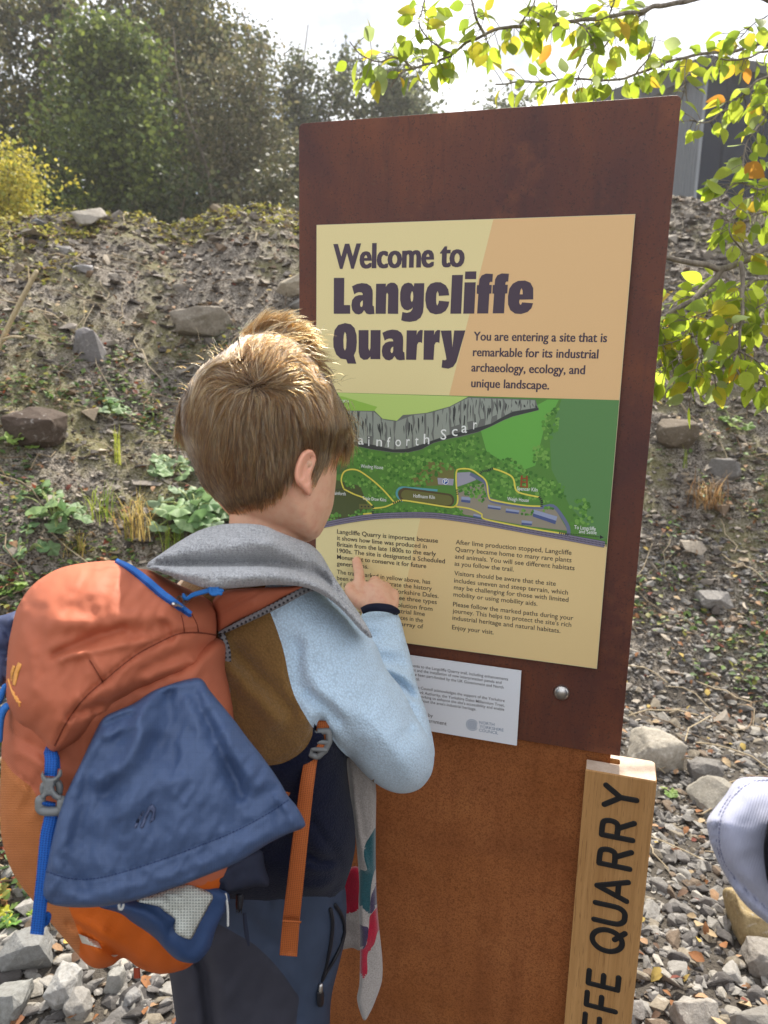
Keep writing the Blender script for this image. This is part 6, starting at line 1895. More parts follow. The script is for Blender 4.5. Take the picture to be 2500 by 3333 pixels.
# ================================================================== THE OTHER PERSON'S SLEEVE
op = P(2900, 2900, .72)
other = thing('person', 'person in a pale lilac sweatshirt at the edge of the view', 'person', (op[0], op[1], 0))
n = NT('pale_sweatshirt')
uv = n.coord('UV')
sep = n.n('SeparateXYZ'); n.set(sep.inputs[0], uv)
v = n.coord()
h = n.math('ADD', n.math('SINE', n.math('MULTIPLY', n.math('ADD', sep.outputs[0], n.math('MULTIPLY', sep.outputs[1], .3)), 2600.0)), n.noise(v, 500, 3))
M_PALE = n.done(n.mix(n.noise(v, 40, 4), srgb(152, 154, 174), srgb(170, 172, 190)), .95, n.bump(h, .25, .0006), .1, sheen=.2)
E7 = lambda L: [(2250 + x_ * .29377, 2450 + y_ * .29377) for x_, y_ in L]
sl_out = E7([(1100, 300), (851, 275), (700, 268), (560, 280), (490, 310), (440, 370), (390, 450), (320, 540), (240, 640), (185, 720), (168, 790), (185, 870), (205, 980), (250, 1100), (310, 1240), (400, 1400), (480, 1530), (560, 1640), (680, 1760), (780, 1840), (900, 1930), (1100, 2050), (1500, 2150), (2000, 2150), (2300, 1500), (2200, 700), (1600, 350)])
slv = Puff(sl_out, rbf([(2320, 2690, .60), (2450, 2540, .62), (2480, 2990, .60), (2800, 2800, .64)]), .055, .05, 200, step=14,
           creases=[(E7([(851, 300), (620, 330), (480, 430), (370, 570), (310, 690), (280, 850), (290, 1050), (360, 1240), (500, 1420), (650, 1570), (800, 1700), (900, 1780)]), -.009, 9), (E7([(300, 640), (250, 760), (255, 900), (300, 1100)]), .002, 12), (E7([(520, 1400), (700, 1560), (900, 1720)]), -.004, 16), (E7([(450, 520), (420, 800), (470, 1100)]), .003, 40)], noise=(.0022, 110))
mb = Mesh(); slv.add_to(mb)
obj('sweatshirt_sleeve', mb, M_PALE, other)
mb = Mesh()
for off_ in (0, 9):
    L = resample(spline(E7([(1000, 300), (851, 300), (620, 330), (480, 430), (370, 570), (310, 690), (280, 850), (290, 1050), (360, 1240), (500, 1420), (650, 1570), (800, 1700), (900, 1780), (1000, 1850)]), 6), 7) + [off_, off_ * .4]
    for k in range(0, len(L) - 1, 2):
        t2 = tube(P(L[k:k + 2, 0], L[k:k + 2, 1], slv.dep(L[k:k + 2, 0], L[k:k + 2, 1]) - .0004), .0006, 5); mb.add(t2[0], t2[1])
obj('seam_stitching', mb, plain('grey_thread', srgb(120, 122, 144), .9), other)
cf = Puff(E7([(870, 700), (830, 850), (806, 1000), (804, 1150), (820, 1300), (851, 1440), (920, 1600), (1100, 1700), (1500, 1700), (1700, 1200), (1500, 700), (1100, 560), (930, 600)]), .545, .02, .03, 60, step=14, noise=(.003, 80))
mb = Mesh(); cf.add_to(mb)
obj('coat', mb, plain('coat_black', srgb(18, 18, 24), .8, .1, .1, 30, .3, 500, .001), other)
mb = Mesh()
c0 = P(3150, 2900, .66)
ctr = np.array([c0[0], c0[1], 0.0])
V_, F_ = remesh([ellipsoid(ctr + [0.06, -.02, 1.02], (.17, .12, .30), 20, np.array([[1, 0, 0], [0, 1, 0], [0, 0, 1.]])), ellipsoid(ctr + [0.06, -.02, .80], (.16, .13, .16), 20, np.array([[1, 0, 0], [0, 1, 0], [0, 0, 1.]])),
                 tube([ctr + [.06, -.02, 1.22], ctr + [.06, -.01, 1.38]], .05, 16), ellipsoid(ctr + [.06, 0, 1.46], (.075, .095, .115), 20, np.array([[1, 0, 0], [0, 1, 0], [0, 0, 1.]])),
                 tube([ctr + [-.02, -.02, .78], ctr + [-.03, -.02, .45], ctr + [-.03, -.02, .05]], [.09, .065, .045], 16), tube([ctr + [.14, -.02, .78], ctr + [.15, -.02, .45], ctr + [.15, -.02, .05]], [.09, .065, .045], 16),
                 ellipsoid(ctr + [-.03, .04, .04], (.045, .12, .04), 16, np.array([[1, 0, 0], [0, 1, 0], [0, 0, 1.]])), ellipsoid(ctr + [.15, .04, .04], (.045, .12, .04), 16, np.array([[1, 0, 0], [0, 1, 0], [0, 0, 1.]]))], .008, 6)
V_[:, 2] = np.maximum(V_[:, 2], .005)
fz_ = np.array([V_[f_].mean(0)[2] for f_ in F_])
mb.add(V_, F_, (fz_ > 1.33).astype(int))
obj('body', mb, [plain('dark_clothing', srgb(40, 42, 54), .85, .1), M_SKIN], other)
mb = Mesh()
V_, F_ = remesh([ellipsoid(ctr + [.06, -.018, 1.495], (.088, .098, .10), 20, np.array([[1, 0, 0], [0, 1, 0], [0, 0, 1.]])), ellipsoid(ctr + [.06, -.055, 1.42], (.08, .06, .11), 20, np.array([[1, 0, 0], [0, 1, 0], [0, 0, 1.]]))], .008, 4)
mb.add(V_, F_)
obj('hair', mb, M_HAIRBASE, other)

# ================================================================== PLANTS, TREES, SHED
def leaf_shape(k=4, fold=.18, curl=.15, wide=.32, tip=1.0):
    """Unit leaf along +x (length 1), folded along its midrib; returns verts, quads."""
    x = np.linspace(0, 1, k + 1)
    w_ = wide * np.sin(np.pi * np.clip(x, .02, .985) ** .8) ** .8 * 1.0
    z0 = -curl * x ** 2
    mid = np.c_[x, 0 * x, z0]
    l_ = np.c_[x, w_, z0 + fold * w_]; r_ = np.c_[x, -w_, z0 + fold * w_]
    V = np.vstack([mid, l_, r_])
    n1 = k + 1
    f = [[i_, i_ + 1, n1 + i_ + 1, n1 + i_] for i_ in range(k)] + [[i_, 2 * n1 + i_, 2 * n1 + i_ + 1, i_ + 1] for i_ in range(k)]
    return V, np.array(f)

def basis(d_, up_):
    """Orientation matrices (n,3,3) with rows x=d, z~up."""
    d_ = d_ / (np.linalg.norm(d_, axis=1)[:, None] + 1e-9)
    y_ = np.cross(up_, d_); y_ /= np.linalg.norm(y_, axis=1)[:, None] + 1e-9
    z_ = np.cross(d_, y_)
    return np.stack([d_, y_, z_], 1)

def place_leaves(mb_, shape, pos, d_, up_, size, col):
    V, f = shape
    B_ = basis(d_, up_)
    W_ = np.einsum('vj,njk->nvk', V, B_) * size[:, None, None] + pos[:, None]
    ff = (f[None] + (np.arange(len(pos)) * len(V))[:, None, None]).reshape(-1, f.shape[1])
    mb_.add(W_.reshape(-1, 3), ff, 0, None, np.repeat(col, len(V), 0))

def rnd_dir(n_):
    d_ = RNG.normal(size=(n_, 3)); return d_ / np.linalg.norm(d_, axis=1)[:, None]

def pick(cols, n_, p=None, j=.15):
    c_ = np.array([srgb(*q_) for q_ in cols])
    return np.clip(c_[RNG.choice(len(cols), n_, p=p)] * RNG.uniform(1 - j, 1 + j, (n_, 1)), 0, 1)

M_LEAF = tinted('leaf', .55, .42, spec=.3, mott=.25, vs=70)
M_BARK = None
def bark(name, a_, b__, sc=30):
    n_ = NT(name); v_ = n_.coord()
    f_ = n_.noise(n_.scaled(v_, (sc, sc, sc * .25)), 1, 5, .65)
    return n_.done(n_.mix(n_.ramp(f_, [(.3, 0), (.7, 1)]), srgb(*a_), srgb(*b__)), .9, n_.bump(f_, .6, .01), .15)
M_BARK = bark('grey_bark', (70, 64, 54), (126, 116, 100), 16)
M_BARK2 = bark('smooth_grey_bark', (88, 80, 70), (150, 140, 126), 60)

# ---- low growth over the bank
mb = Mesh()
x, y, r, a = polar(24000, -42, 40, 1.7, 7.4, .8)
rf, rc, hc = profile(a)
t = (r - rf) / (rc - rf)
pat = fbm(np.c_[x * 1.3, y * 1.3, np.full(len(x), 9.0)], 3)
want = np.interp(t, [-.1, 0, .12, .35, .7, .9, 1.05], [.15, .7, 1.0, .5, .26, .5, .65]) * np.interp(a, [-42, -5, 4, 40], [1.1, .95, .22, .2])
ok = (pat * .55 + .5 < want + .12) & (RNG.random(len(x)) < want + .08) & (t > -.12) & (t < 1.05)
x, y, r, a, t = x[ok], y[ok], r[ok], a[ok], t[ok]
nL = 5
X = np.repeat(x, nL) + RNG.normal(0, .022, len(x) * nL) * np.repeat(.7 + .12 * r, nL); Y = np.repeat(y, nL) + RNG.normal(0, .022, len(x) * nL) * np.repeat(.7 + .12 * r, nL)
T = np.repeat(t, nL); RR = np.repeat(r, nL)
Z = ground(X, Y) + RNG.uniform(.004, .035, len(X))
col = np.where(T[:, None] > .72, pick([(150, 146, 70), (172, 164, 84), (120, 124, 60), (132, 118, 64)], len(X)), pick([(92, 118, 62), (116, 140, 74), (70, 92, 52), (140, 138, 66), (128, 66, 48), (128, 98, 64)], len(X), [.28, .22, .2, .16, .04, .10]))
d_ = rnd_dir(len(X)) * [1, 1, .35] + [0, 0, .1]
place_leaves(mb, leaf_shape(2, .2, .2, .36), np.c_[X, Y, Z], d_, rnd_dir(len(X)) * .4 + [0, 0, 1], RNG.uniform(.016, .036, len(X)) * (.75 + .07 * RR), col)
tag(obj('ground_cover', mb, M_LEAF), 'creeping bramble and strawberry leaves spread over the stony bank', None, None, 'stuff')

mb = Mesh()
x, y, r, a = polar(3400, -42, 42, .9, 5.5, .8)
X, Y = x, y
Z = ground(X, Y) + RNG.uniform(.006, .022, len(X))
col = pick([(136, 92, 58), (156, 124, 94), (112, 74, 50), (168, 146, 114), (170, 146, 80), (112, 60, 48), (96, 74, 58)], len(X), [.22, .2, .18, .14, .1, .08, .08])
place_leaves(mb, leaf_shape(3, .25, .35, .34), np.c_[X, Y, Z], rnd_dir(len(X)) * [1, 1, .3], rnd_dir(len(X)) * .5 + [0, 0, 1], RNG.uniform(.016, .038, len(X)), col)
tag(obj('fallen_leaves', mb, tinted('dead_leaf', .8, .05, mott=.35, vs=120)), 'brown and orange autumn leaves fallen among the stones', None, None, 'stuff')

# dry stems and roots lying about the bank
mb = Mesh()
x, y, r, a = polar(620, -42, 40, 1.8, 6.0, .8)
for x_, y_, r_ in zip(x, y, r):
    L = RNG.uniform(.06, .3); an = RNG.uniform(0, 6.28); k = np.linspace(0, 1, 5)
    xx = x_ + np.cos(an) * L * k + RNG.normal(0, .012, 5); yy = y_ + np.sin(an) * L * k + RNG.normal(0, .012, 5)
    t2 = tube(np.c_[xx, yy, ground(xx, yy) + .012 + RNG.uniform(0, .04) * np.sin(k * 3.1)], RNG.uniform(.0012, .003), 5)
    mb.add(t2[0], t2[1], 0, None, pick([(150, 134, 110), (112, 92, 72), (176, 160, 132)], 1)[0])
tag(obj('twigs', mb, tinted('dry_stem', .9)), 'thin dry stems and roots straggling over the bank', None, None, 'stuff')

# ---- plants one can point at
def leafy(px, py, wpx, nn, cols, label, ls=.5, group=None, high=.6):
    p, d = hit(px, py)
    base = np.array([p[0], p[1], p[2] - .01])
    rad = wpx / 2 * d / F
    th = thing('leafy_plant', label, 'plant', base, group)
    mb_ = Mesh(); st = Mesh()
    q_ = rnd_dir(nn) * RNG.uniform(.35, 1, (nn, 1)) ** .6
    q_[:, 2] = np.abs(q_[:, 2]) * high
    tip = base + q_ * rad * [1, 1, 1.2]
    tip[:, 2] = np.maximum(tip[:, 2], ground(tip[:, 0], tip[:, 1]) + .015)
    # broad lobed leaves facing up and outwards
    k = 18
    a_ = np.linspace(-2.75, 2.75, k)
    rr_ = (1 + .16 * np.cos(a_ * 5) + .06 * np.cos(a_ * 13)) * np.interp(np.abs(a_), [0, 1.5, 2.75], [1.0, .95, .75])
    V = np.vstack([[0, 0, 0], np.c_[.45 * rr_ * np.cos(a_) * .5, .45 * rr_ * np.sin(a_) * .5, .05 * np.cos(a_ * 5)], np.c_[.45 * rr_ * np.cos(a_), .45 * rr_ * np.sin(a_), -.06 + .07 * np.cos(a_ * 5)]])
    f = [[0, 1 + i_, 2 + i_] for i_ in range(k - 1)]
    f4 = [[1 + i_, 1 + k + i_, 2 + k + i_, 2 + i_] for i_ in range(k - 1)]
    up_ = q_ * [.8, .8, 0] + [0, 0, 1] + RNG.normal(0, .25, (nn, 3)) - np.array([RC[2][0], RC[2][1], 0]) * .35
    B_ = basis(q_ * [1, 1, .1] + RNG.normal(0, .2, (nn, 3)), up_)
    sz = rad * ls * RNG.uniform(1.0, 2.0, nn)
    W_ = np.einsum('vj,njk->nvk', V, B_) * sz[:, None, None] + tip[:, None]
    c_ = pick(cols, nn)
    for i_ in range(nn):
        mb_.add(W_[i_], f + f4, 0, None, c_[i_])
        mid = (base + tip[i_]) / 2 + [0, 0, .25 * rad]
        t2 = tube(spline([base, mid, tip[i_]], 4), rad * .022, 5); st.add(t2[0], t2[1])
    obj('foliage', mb_, M_LEAF, th)
    obj('stem', st, plain('green_stem', srgb(130, 140, 84), .7), th)

GREEN = [(130, 158, 108), (150, 176, 124), (110, 142, 92), (158, 180, 140)]
LIME = [(140, 166, 84), (164, 184, 96), (120, 150, 72)]
leafy(360, 1345, 120, 12, GREEN, 'lobed pale green plant alone midway down the bank')
leafy(640, 1700, 250, 34, GREEN, 'largest clump of pale lobed leaves beside the boy\'s neck')
leafy(565, 1540, 150, 16, GREEN, 'pale lobed plant just under the back of the boy\'s hair')
leafy(175, 1690, 210, 16, GREEN, 'broad crinkled pale green leaves above the backpack lid')
leafy(90, 1790, 150, 10, GREEN, 'pale green leaves sprouting lower than the crinkled clump')
leafy(60, 1440, 130, 18, LIME, 'lime green seedlings growing under the dark brown boulder')
leafy(30, 1905, 110, 12, LIME, 'lime green leaves at the edge of the view above the blue bundle')
leafy(70, 2985, 130, 10, [(110, 150, 70), (150, 176, 60), (196, 196, 60)], 'round green leaves with a yellow one beside the blue strap')
leafy(40, 2880, 120, 8, [(186, 160, 80), (206, 150, 70), (150, 160, 90)], 'yellowing leaves above the round green leaves by the bag')
leafy(2175, 2590, 46, 5, LIME, 'tiny green seedling growing between rocks beyond the oak post', 1.0)
leafy(2380, 1380, 110, 8, LIME, 'dull green plant on the bank below the hanging leaves')

def tuft(px, py, wpx, hpx, nn, cols, label, lean=(0, 0)):
    p, d = hit(px, py)
    base = np.array([p[0], p[1], p[2] - .005])
    w_, h_ = wpx / 2 * d / F, hpx * d / F
    mb_ = Mesh()
    for i_ in range(nn):
        b_ = base + np.array([RNG.normal(0, w_ * .22), RNG.normal(0, w_ * .22), 0])
        dr = RNG.normal(0, 1, 2); dr = dr / np.linalg.norm(dr) * RNG.uniform(.2, 1) * w_ + np.array(lean) * h_
        hh = h_ * RNG.uniform(.5, 1.1)
        k = np.linspace(0, 1, 6)
        pts = b_ + np.c_[dr[0] * k ** 1.7, dr[1] * k ** 1.7, hh * (k - .35 * k ** 3 * RNG.uniform(.3, 1.6))]
        sd = np.array([-dr[1], dr[0], 0]); sd = sd / (np.linalg.norm(sd) + 1e-9) * RNG.uniform(.0012, .0028)
        wd = np.interp(k, [0, .5, 1], [1, .9, .1])[:, None]
        V = np.vstack([pts - sd * wd, pts + sd * wd])
        mb_.add(V, [[j_, j_ + 1, 6 + j_ + 1, 6 + j_] for j_ in range(5)], 0, None, pick(cols, 1)[0])
    o = obj('grass_tuft', mb_, M_LEAF, base=base)
    tag(o, label, 'grass')
STRAW = [(196, 170, 104), (214, 190, 124), (178, 150, 84), (166, 160, 80)]
GRASS = [(150, 166, 70), (176, 184, 84), (120, 146, 64)]
tuft(388, 1510, 60, 175, 9, [(190, 200, 80), (206, 210, 96)], 'single bright yellow-green grass shoot standing alone on the bank')
tuft(325, 1690, 220, 190, 34, GRASS, 'arching green grass beside the crinkled leaves')
tuft(445, 1750, 230, 220, 60, STRAW, 'tall straw-coloured grass behind the scarf')
tuft(250, 1800, 200, 110, 40, STRAW, 'short dry grass above the backpack lid')
tuft(560, 1790, 200, 150, 40, GRASS, 'green grass between the scarf and the largest leafy clump')
tuft(2300, 1650, 260, 150, 80, [(168, 136, 92), (146, 112, 72), (190, 160, 116), (128, 96, 64)], 'dry brown grass hanging over a grey rock on the bank')
tuft(2225, 1520, 60, 120, 8, GRASS, 'few green grass blades under the brown rock')

p, d = hit(-25, 1180)
mb = Mesh()
st_ = spline([(-40, 1215, d - .02), (10, 1100, d - .12), (60, 995, d - .2), (118, 885, d - .27)], 6)
t2 = tube(P(st_[:, 0], st_[:, 1], st_[:, 2]), np.interp(np.linspace(0, 1, len(st_)), [0, 1], [8, 7]) * d / F, 10); mb.add(t2[0], t2[1])
st_ = spline([(5, 1105, d - .12), (40, 1096, d - .16), (72, 1098, d - .19)], 5)
t2 = tube(P(st_[:, 0], st_[:, 1], st_[:, 2]), 4 * d / F, 8); mb.add(t2[0], t2[1])
st_ = spline([(88, 940, d - .24), (94, 915, d - .25), (92, 870, d - .26)], 5)
t2 = tube(P(st_[:, 0], st_[:, 1], st_[:, 2]), 2 * d / F, 6); mb.add(t2[0], t2[1])
b_ = P(-40, 1215, d - .02)
tag(obj('dead_stalk', mb, bark('dry_stalk_bark', (176, 156, 124), (206, 190, 158), 80), base=b_), 'pale dry broken stalk leaning up in front of the bank', 'stalk')

# ---- trees beyond the bank
def tree(name, label, px, d, top, halfw, nleaf, lsize, cols, stems=1, low=.2, group=None, gaps=.0, trunkcol=None, base_z=None, shape='oval', probs=None, pend=0.0):
    c0 = P(px, 700, d)
    bz_ = float(ground(c0[0], c0[1], False)) if base_z is None else base_z
    base = np.array([c0[0], c0[1], bz_])
    topz = float(P(px, top, d)[2])
    H_ = topz - bz_
    W_ = halfw * d / F
    th = thing(name, label, 'tree', base, group)
    right = np.array([RC[0][0], RC[0][1], 0]); right /= np.linalg.norm(right)
    fw = np.array([RC[2][0], RC[2][1], 0]); fw /= np.linalg.norm(fw)
    tm = Mesh(); ends = []
    for s_ in range(stems):
        off = (right * RNG.uniform(-.5, .5) + fw * RNG.uniform(-.4, .4)) * W_ * (0 if stems == 1 else .9)
        k = np.linspace(0, 1, 8)
        hh = H_ * (RNG.uniform(.78, .96) if stems > 1 else .94)
        sway = np.cumsum(RNG.normal(0, .018 * H_, (8, 2)), 0) * k[:, None]
        pts = base + off + np.c_[sway[:, 0] + off[0] * .5 * k, sway[:, 1] + off[1] * .5 * k, hh * k - .2]
        r0 = .012 * H_ * (1 if stems == 1 else .55) + .02
        t2 = tube(spline(pts, 3), np.linspace(r0, r0 * .15, 22), 8); tm.add(t2[0], t2[1])
        sp = spline(pts, 6)
        for b_ in range(int(26 / stems) + 8):
            u = RNG.uniform(low, .97)
            p0 = sp[int(u * (len(sp) - 1))]
            an = RNG.uniform(0, 6.28)
            if shape == 'oval':
                env = math.sin(min(1, (u - low * .6) / (1 - low * .6)) ** .75 * math.pi * .93 + .12)
            elif shape == 'cone':
                env = (1 - u) ** .75 * 1.15 + .06
            else:
                env = .55 + .4 * math.sin(u * 3.1)
            L = W_ * max(.12, env) * RNG.uniform(.65, 1.1) * (1 if stems == 1 else .6)
            dr = np.array([math.cos(an), math.sin(an), RNG.uniform(.15, .75) - pend])
            q_ = np.linspace(0, 1, 5)[:, None]
            br = p0 + dr * L * q_ + np.array([0, 0, -.18 * L]) * q_ ** 2 + RNG.normal(0, .03 * L, (5, 3)) * q_
            t2 = tube(br, np.linspace(r0 * (1 - u) * .5 + .012, .006, 5), 5); tm.add(t2[0], t2[1])
            ends.append(br[1:])
    ends = np.array(ends).reshape(-1, 3)
    obj('trunk', tm, trunkcol or M_BARK, th)
    cl = ends[RNG.integers(0, len(ends), nleaf // 26)]
    sp_ = W_ * .13 + .10
    cl = cl + RNG.normal(0, sp_ * .8, cl.shape)
    pos = np.repeat(cl, 26, 0) + RNG.normal(0, 1, (len(cl) * 26, 3)) * sp_ * np.repeat(RNG.uniform(.5, 1.25, (len(cl), 1)), 26, 0) * [1, 1, .75]
    pos = pos[pos[:, 2] > bz_ + .05]
    if gaps:
        g_ = fbm(pos * 1.1 / max(.6, W_ * .5), 2)
        pos = pos[g_ > -1.2 + gaps]
    tint_ = np.repeat(RNG.uniform(.75, 1.25, (len(cl), 1)), 26, 0)[:len(pos)]
    lm = Mesh()
    nn = len(pos)
    cc_ = np.clip(pick(cols, nn, probs, .2) * tint_, 0, 1)
    d_ = rnd_dir(nn) * [1, 1, .6] + [0, 0, -.35]
    place_leaves(lm, LQ, pos, d_, rnd_dir(nn) + [0, 0, .6], lsize * RNG.uniform(.6, 1.3, nn), cc_)
    obj('crown', lm, M_LEAF, th)
LQ = (np.array([[0, 0, 0], [.5, .34, .04], [1, 0, -.08], [.5, -.34, .04]]), np.array([[0, 1, 2, 3]]))

OL = [(88, 92, 54), (110, 108, 62), (70, 78, 48), (128, 118, 66)]
SY = [(88, 104, 50), (108, 122, 56), (72, 88, 46), (124, 136, 60)]
GY = [(92, 100, 72), (112, 114, 84), (76, 86, 64), (120, 124, 88)]
G = 'trees along the top of the bank'
tree('sycamore_tree', 'dense dark green sycamore, fullest crown in the row of trees', 365, 13.5, 60, 215, 34000, .105, SY, 1, .10, G, shape='oval')
tree('birch_tree', 'olive brown airy tree behind the yellow bush', 70, 17.5, -260, 260, 26000, .12, OL, 2, .15, G, gaps=.25)
tree('birch_tree', 'tall thin-leaved tree showing above the dense sycamore', 470, 19.5, -330, 300, 24000, .13, OL, 2, .25, G, gaps=.3)
tree('birch_tree', 'tall olive tree between the sycamore and the slender grey poplars', 690, 17.0, -200, 210, 19000, .12, OL, 4, .30, G, gaps=.45, trunkcol=M_BARK2)
tree('willow_tree', 'brownish many-stemmed tree with bare stems left of the rusty sign'.replace(' left of', ' just beside'), 770, 15.0, 40, 160, 11000, .10, [(104, 104, 72), (124, 116, 84), (88, 90, 62)], 6, .25, G, gaps=.45, trunkcol=M_BARK2)
tree('poplar_tree', 'slender grey-green tree with its top against white sky', 890, 18.0, 10, 95, 10000, .11, GY, 3, .14, G, gaps=.4, shape='col', trunkcol=M_BARK2)
tree('poplar_tree', 'shorter grey-green tree peeping over the sign\'s low corner', 1010, 18.5, 45, 125, 9500, .11, GY, 3, .12, G, gaps=.4, shape='col', trunkcol=M_BARK2)
tree('birch_tree', 'grey tree above the sign whose crown meets the first hanging leaves', 1160, 19.0, 105, 150, 12000, .14, GY, 2, .15, G, gaps=.2)
tree('birch_tree', 'grey-green tree above the middle of the sign top', 1370, 20.0, 150, 170, 11000, .14, GY, 2, .15, G, gaps=.2)
tree('birch_tree', 'low grey tree seen through the hanging leaves over the sign', 1620, 20.5, 215, 170, 8000, .14, GY, 2, .15, G, gaps=.2)
tree('birch_tree', 'sparse distant tree showing between hanging leaves near the shed', 1880, 21.0, 255, 170, 7000, .13, GY, 2, .15, G, gaps=.35)
tree('birch_tree', 'olive tree cut by the edge of the view beyond the yellow bush', -90, 16.5, -200, 190, 18000, .12, OL, 2, .10, G, gaps=.1)
tree('birch_tree', 'brown-green tree filling the gap between yellow bush and sycamore', 185, 18.5, -150, 170, 18000, .12, OL, 2, .10, G, gaps=.1)
tree('hawthorn_tree', 'dark undergrowth tree at the foot of the sycamore', 545, 13.2, 470, 150, 4500, .11, [(58, 70, 44), (74, 86, 52), (90, 92, 58)], 4, .05, G)
tree('hawthorn_tree', 'low dark scrubby tree in front of the slender grey poplars', 860, 12.8, 440, 130, 3800, .10, [(66, 70, 48), (86, 86, 60), (100, 96, 66)], 5, .05, G)
tree('hawthorn_tree', 'dark scrub between the yellow bush and the sycamore', 215, 14.0, 380, 140, 7000, .12, [(58, 70, 44), (74, 86, 52), (84, 90, 56)], 4, .05, G)
YEL = [(190, 176, 68), (204, 190, 86), (172, 164, 64), (150, 154, 72)]
tree('maple_bush', 'bright yellow autumn bush on the crest of the bank', 40, 8.6, 425, 118, 18000, .05, YEL, 3, .04, None, gaps=.1)

# far woodland seen through the gaps
mb = Mesh()
a = RNG.uniform(-34, 12, 22000); r = RNG.uniform(26, 34, len(a))
keep_ = fbm(np.c_[a * .45, r * 0, r * 0 + 7], 2) > -.1
a, r = a[keep_], r[keep_]
x = CAM[0] + r * np.sin(np.radians(a + FWD)); y = CAM[1] + r * np.cos(np.radians(a + FWD))
htop = np.interp(a, [-34, -20, -10, -6, 0, 12], [6.5, 6.2, 5.6, 4.6, 4.2, 3.6]) * (1 + .22 * fbm(np.c_[a * .7, a * 0, a * 0 + 3], 3))
z = 1.2 + RNG.uniform(0, 1, len(a)) ** 1.3 * htop
place_leaves(mb, LQ, np.c_[x, y, z], rnd_dir(len(a)), rnd_dir(len(a)), RNG.uniform(.14, .32, len(a)), pick([(70, 78, 60), (86, 92, 70), (98, 98, 76)], len(a)))
tag(obj('far_woodland', mb, M_LEAF), 'mass of far-off woodland behind the row of trees', None, None, 'stuff')

# ---- dark steel shed
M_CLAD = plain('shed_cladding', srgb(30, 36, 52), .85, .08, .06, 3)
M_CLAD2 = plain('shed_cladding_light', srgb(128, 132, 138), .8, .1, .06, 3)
dS = 15.0
s0, s1 = P(2262, 640, dS), P(3100, 640, dS + 1.5)
s0[2] = s1[2] = .6
ev = float(P(2400, 262, dS)[2])
shed = thing('shed', 'dark blue-grey steel shed with ribbed walls beyond the bank', 'building', (s0[0], s0[1], .6))
ux = (s1 - s0) / np.linalg.norm(s1 - s0); un = np.array([ux[1], -ux[0], 0]); un = un if un @ (CAM - s0) > 0 else -un
def wall(p0, u_, nrm, length, z0, z1, pitch, dep, duty=.35):
    prof = []
    n_ = int(length / pitch)
    for k in range(n_):
        b0 = k * pitch
        prof += [(b0, 0), (b0 + pitch * (1 - duty), 0), (b0 + pitch * (1 - duty * .75), dep), (b0 + pitch * (1 - duty * .25), dep)]
    prof.append((n_ * pitch, 0))
    V = [p0 + u_ * a_ + nrm * b_ for a_, b_ in prof]
    V = np.array([np.r_[q_[:2], z0] for q_ in V] + [np.r_[q_[:2], z1] for q_ in V])
    k = len(prof)
    m_ = Mesh(); m_.add(V, [[i_, i_ + 1, k + i_ + 1, k + i_] for i_ in range(k - 1)])
    return m_
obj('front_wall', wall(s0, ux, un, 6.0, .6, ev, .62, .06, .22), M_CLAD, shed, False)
e0 = P(2150, 640, dS + 1.2); e0[2] = .6
ex_ = s0 - e0; ex_[2] = 0; Le = np.linalg.norm(ex_); ex_ /= Le
en = np.array([ex_[1], -ex_[0], 0]); en = en if en @ (CAM - s0) > 0 else -en
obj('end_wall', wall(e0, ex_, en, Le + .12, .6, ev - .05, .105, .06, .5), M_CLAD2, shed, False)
mb = Mesh()
bk = np.array([-un[0], -un[1], 0]) * 5
pts = [s0 + un * .25 - ux * .2, s0 + un * .25 + ux * 6.4, s0 + ux * 6.4 + bk, s0 - ux * .2 + bk]
V = [np.r_[q_[:2], ev - .02] for q_ in pts] + [np.r_[q_[:2], ev + (.18 if i_ < 2 else .9)] for i_, q_ in enumerate(pts)]
mb.add(V, [[0, 1, 2, 3][::-1], [4, 5, 6, 7], [0, 1, 5, 4], [1, 2, 6, 5], [2, 3, 7, 6], [3, 0, 4, 7]])
obj('roof', mb, plain('shed_roof', srgb(56, 56, 60), .6), shed, False)

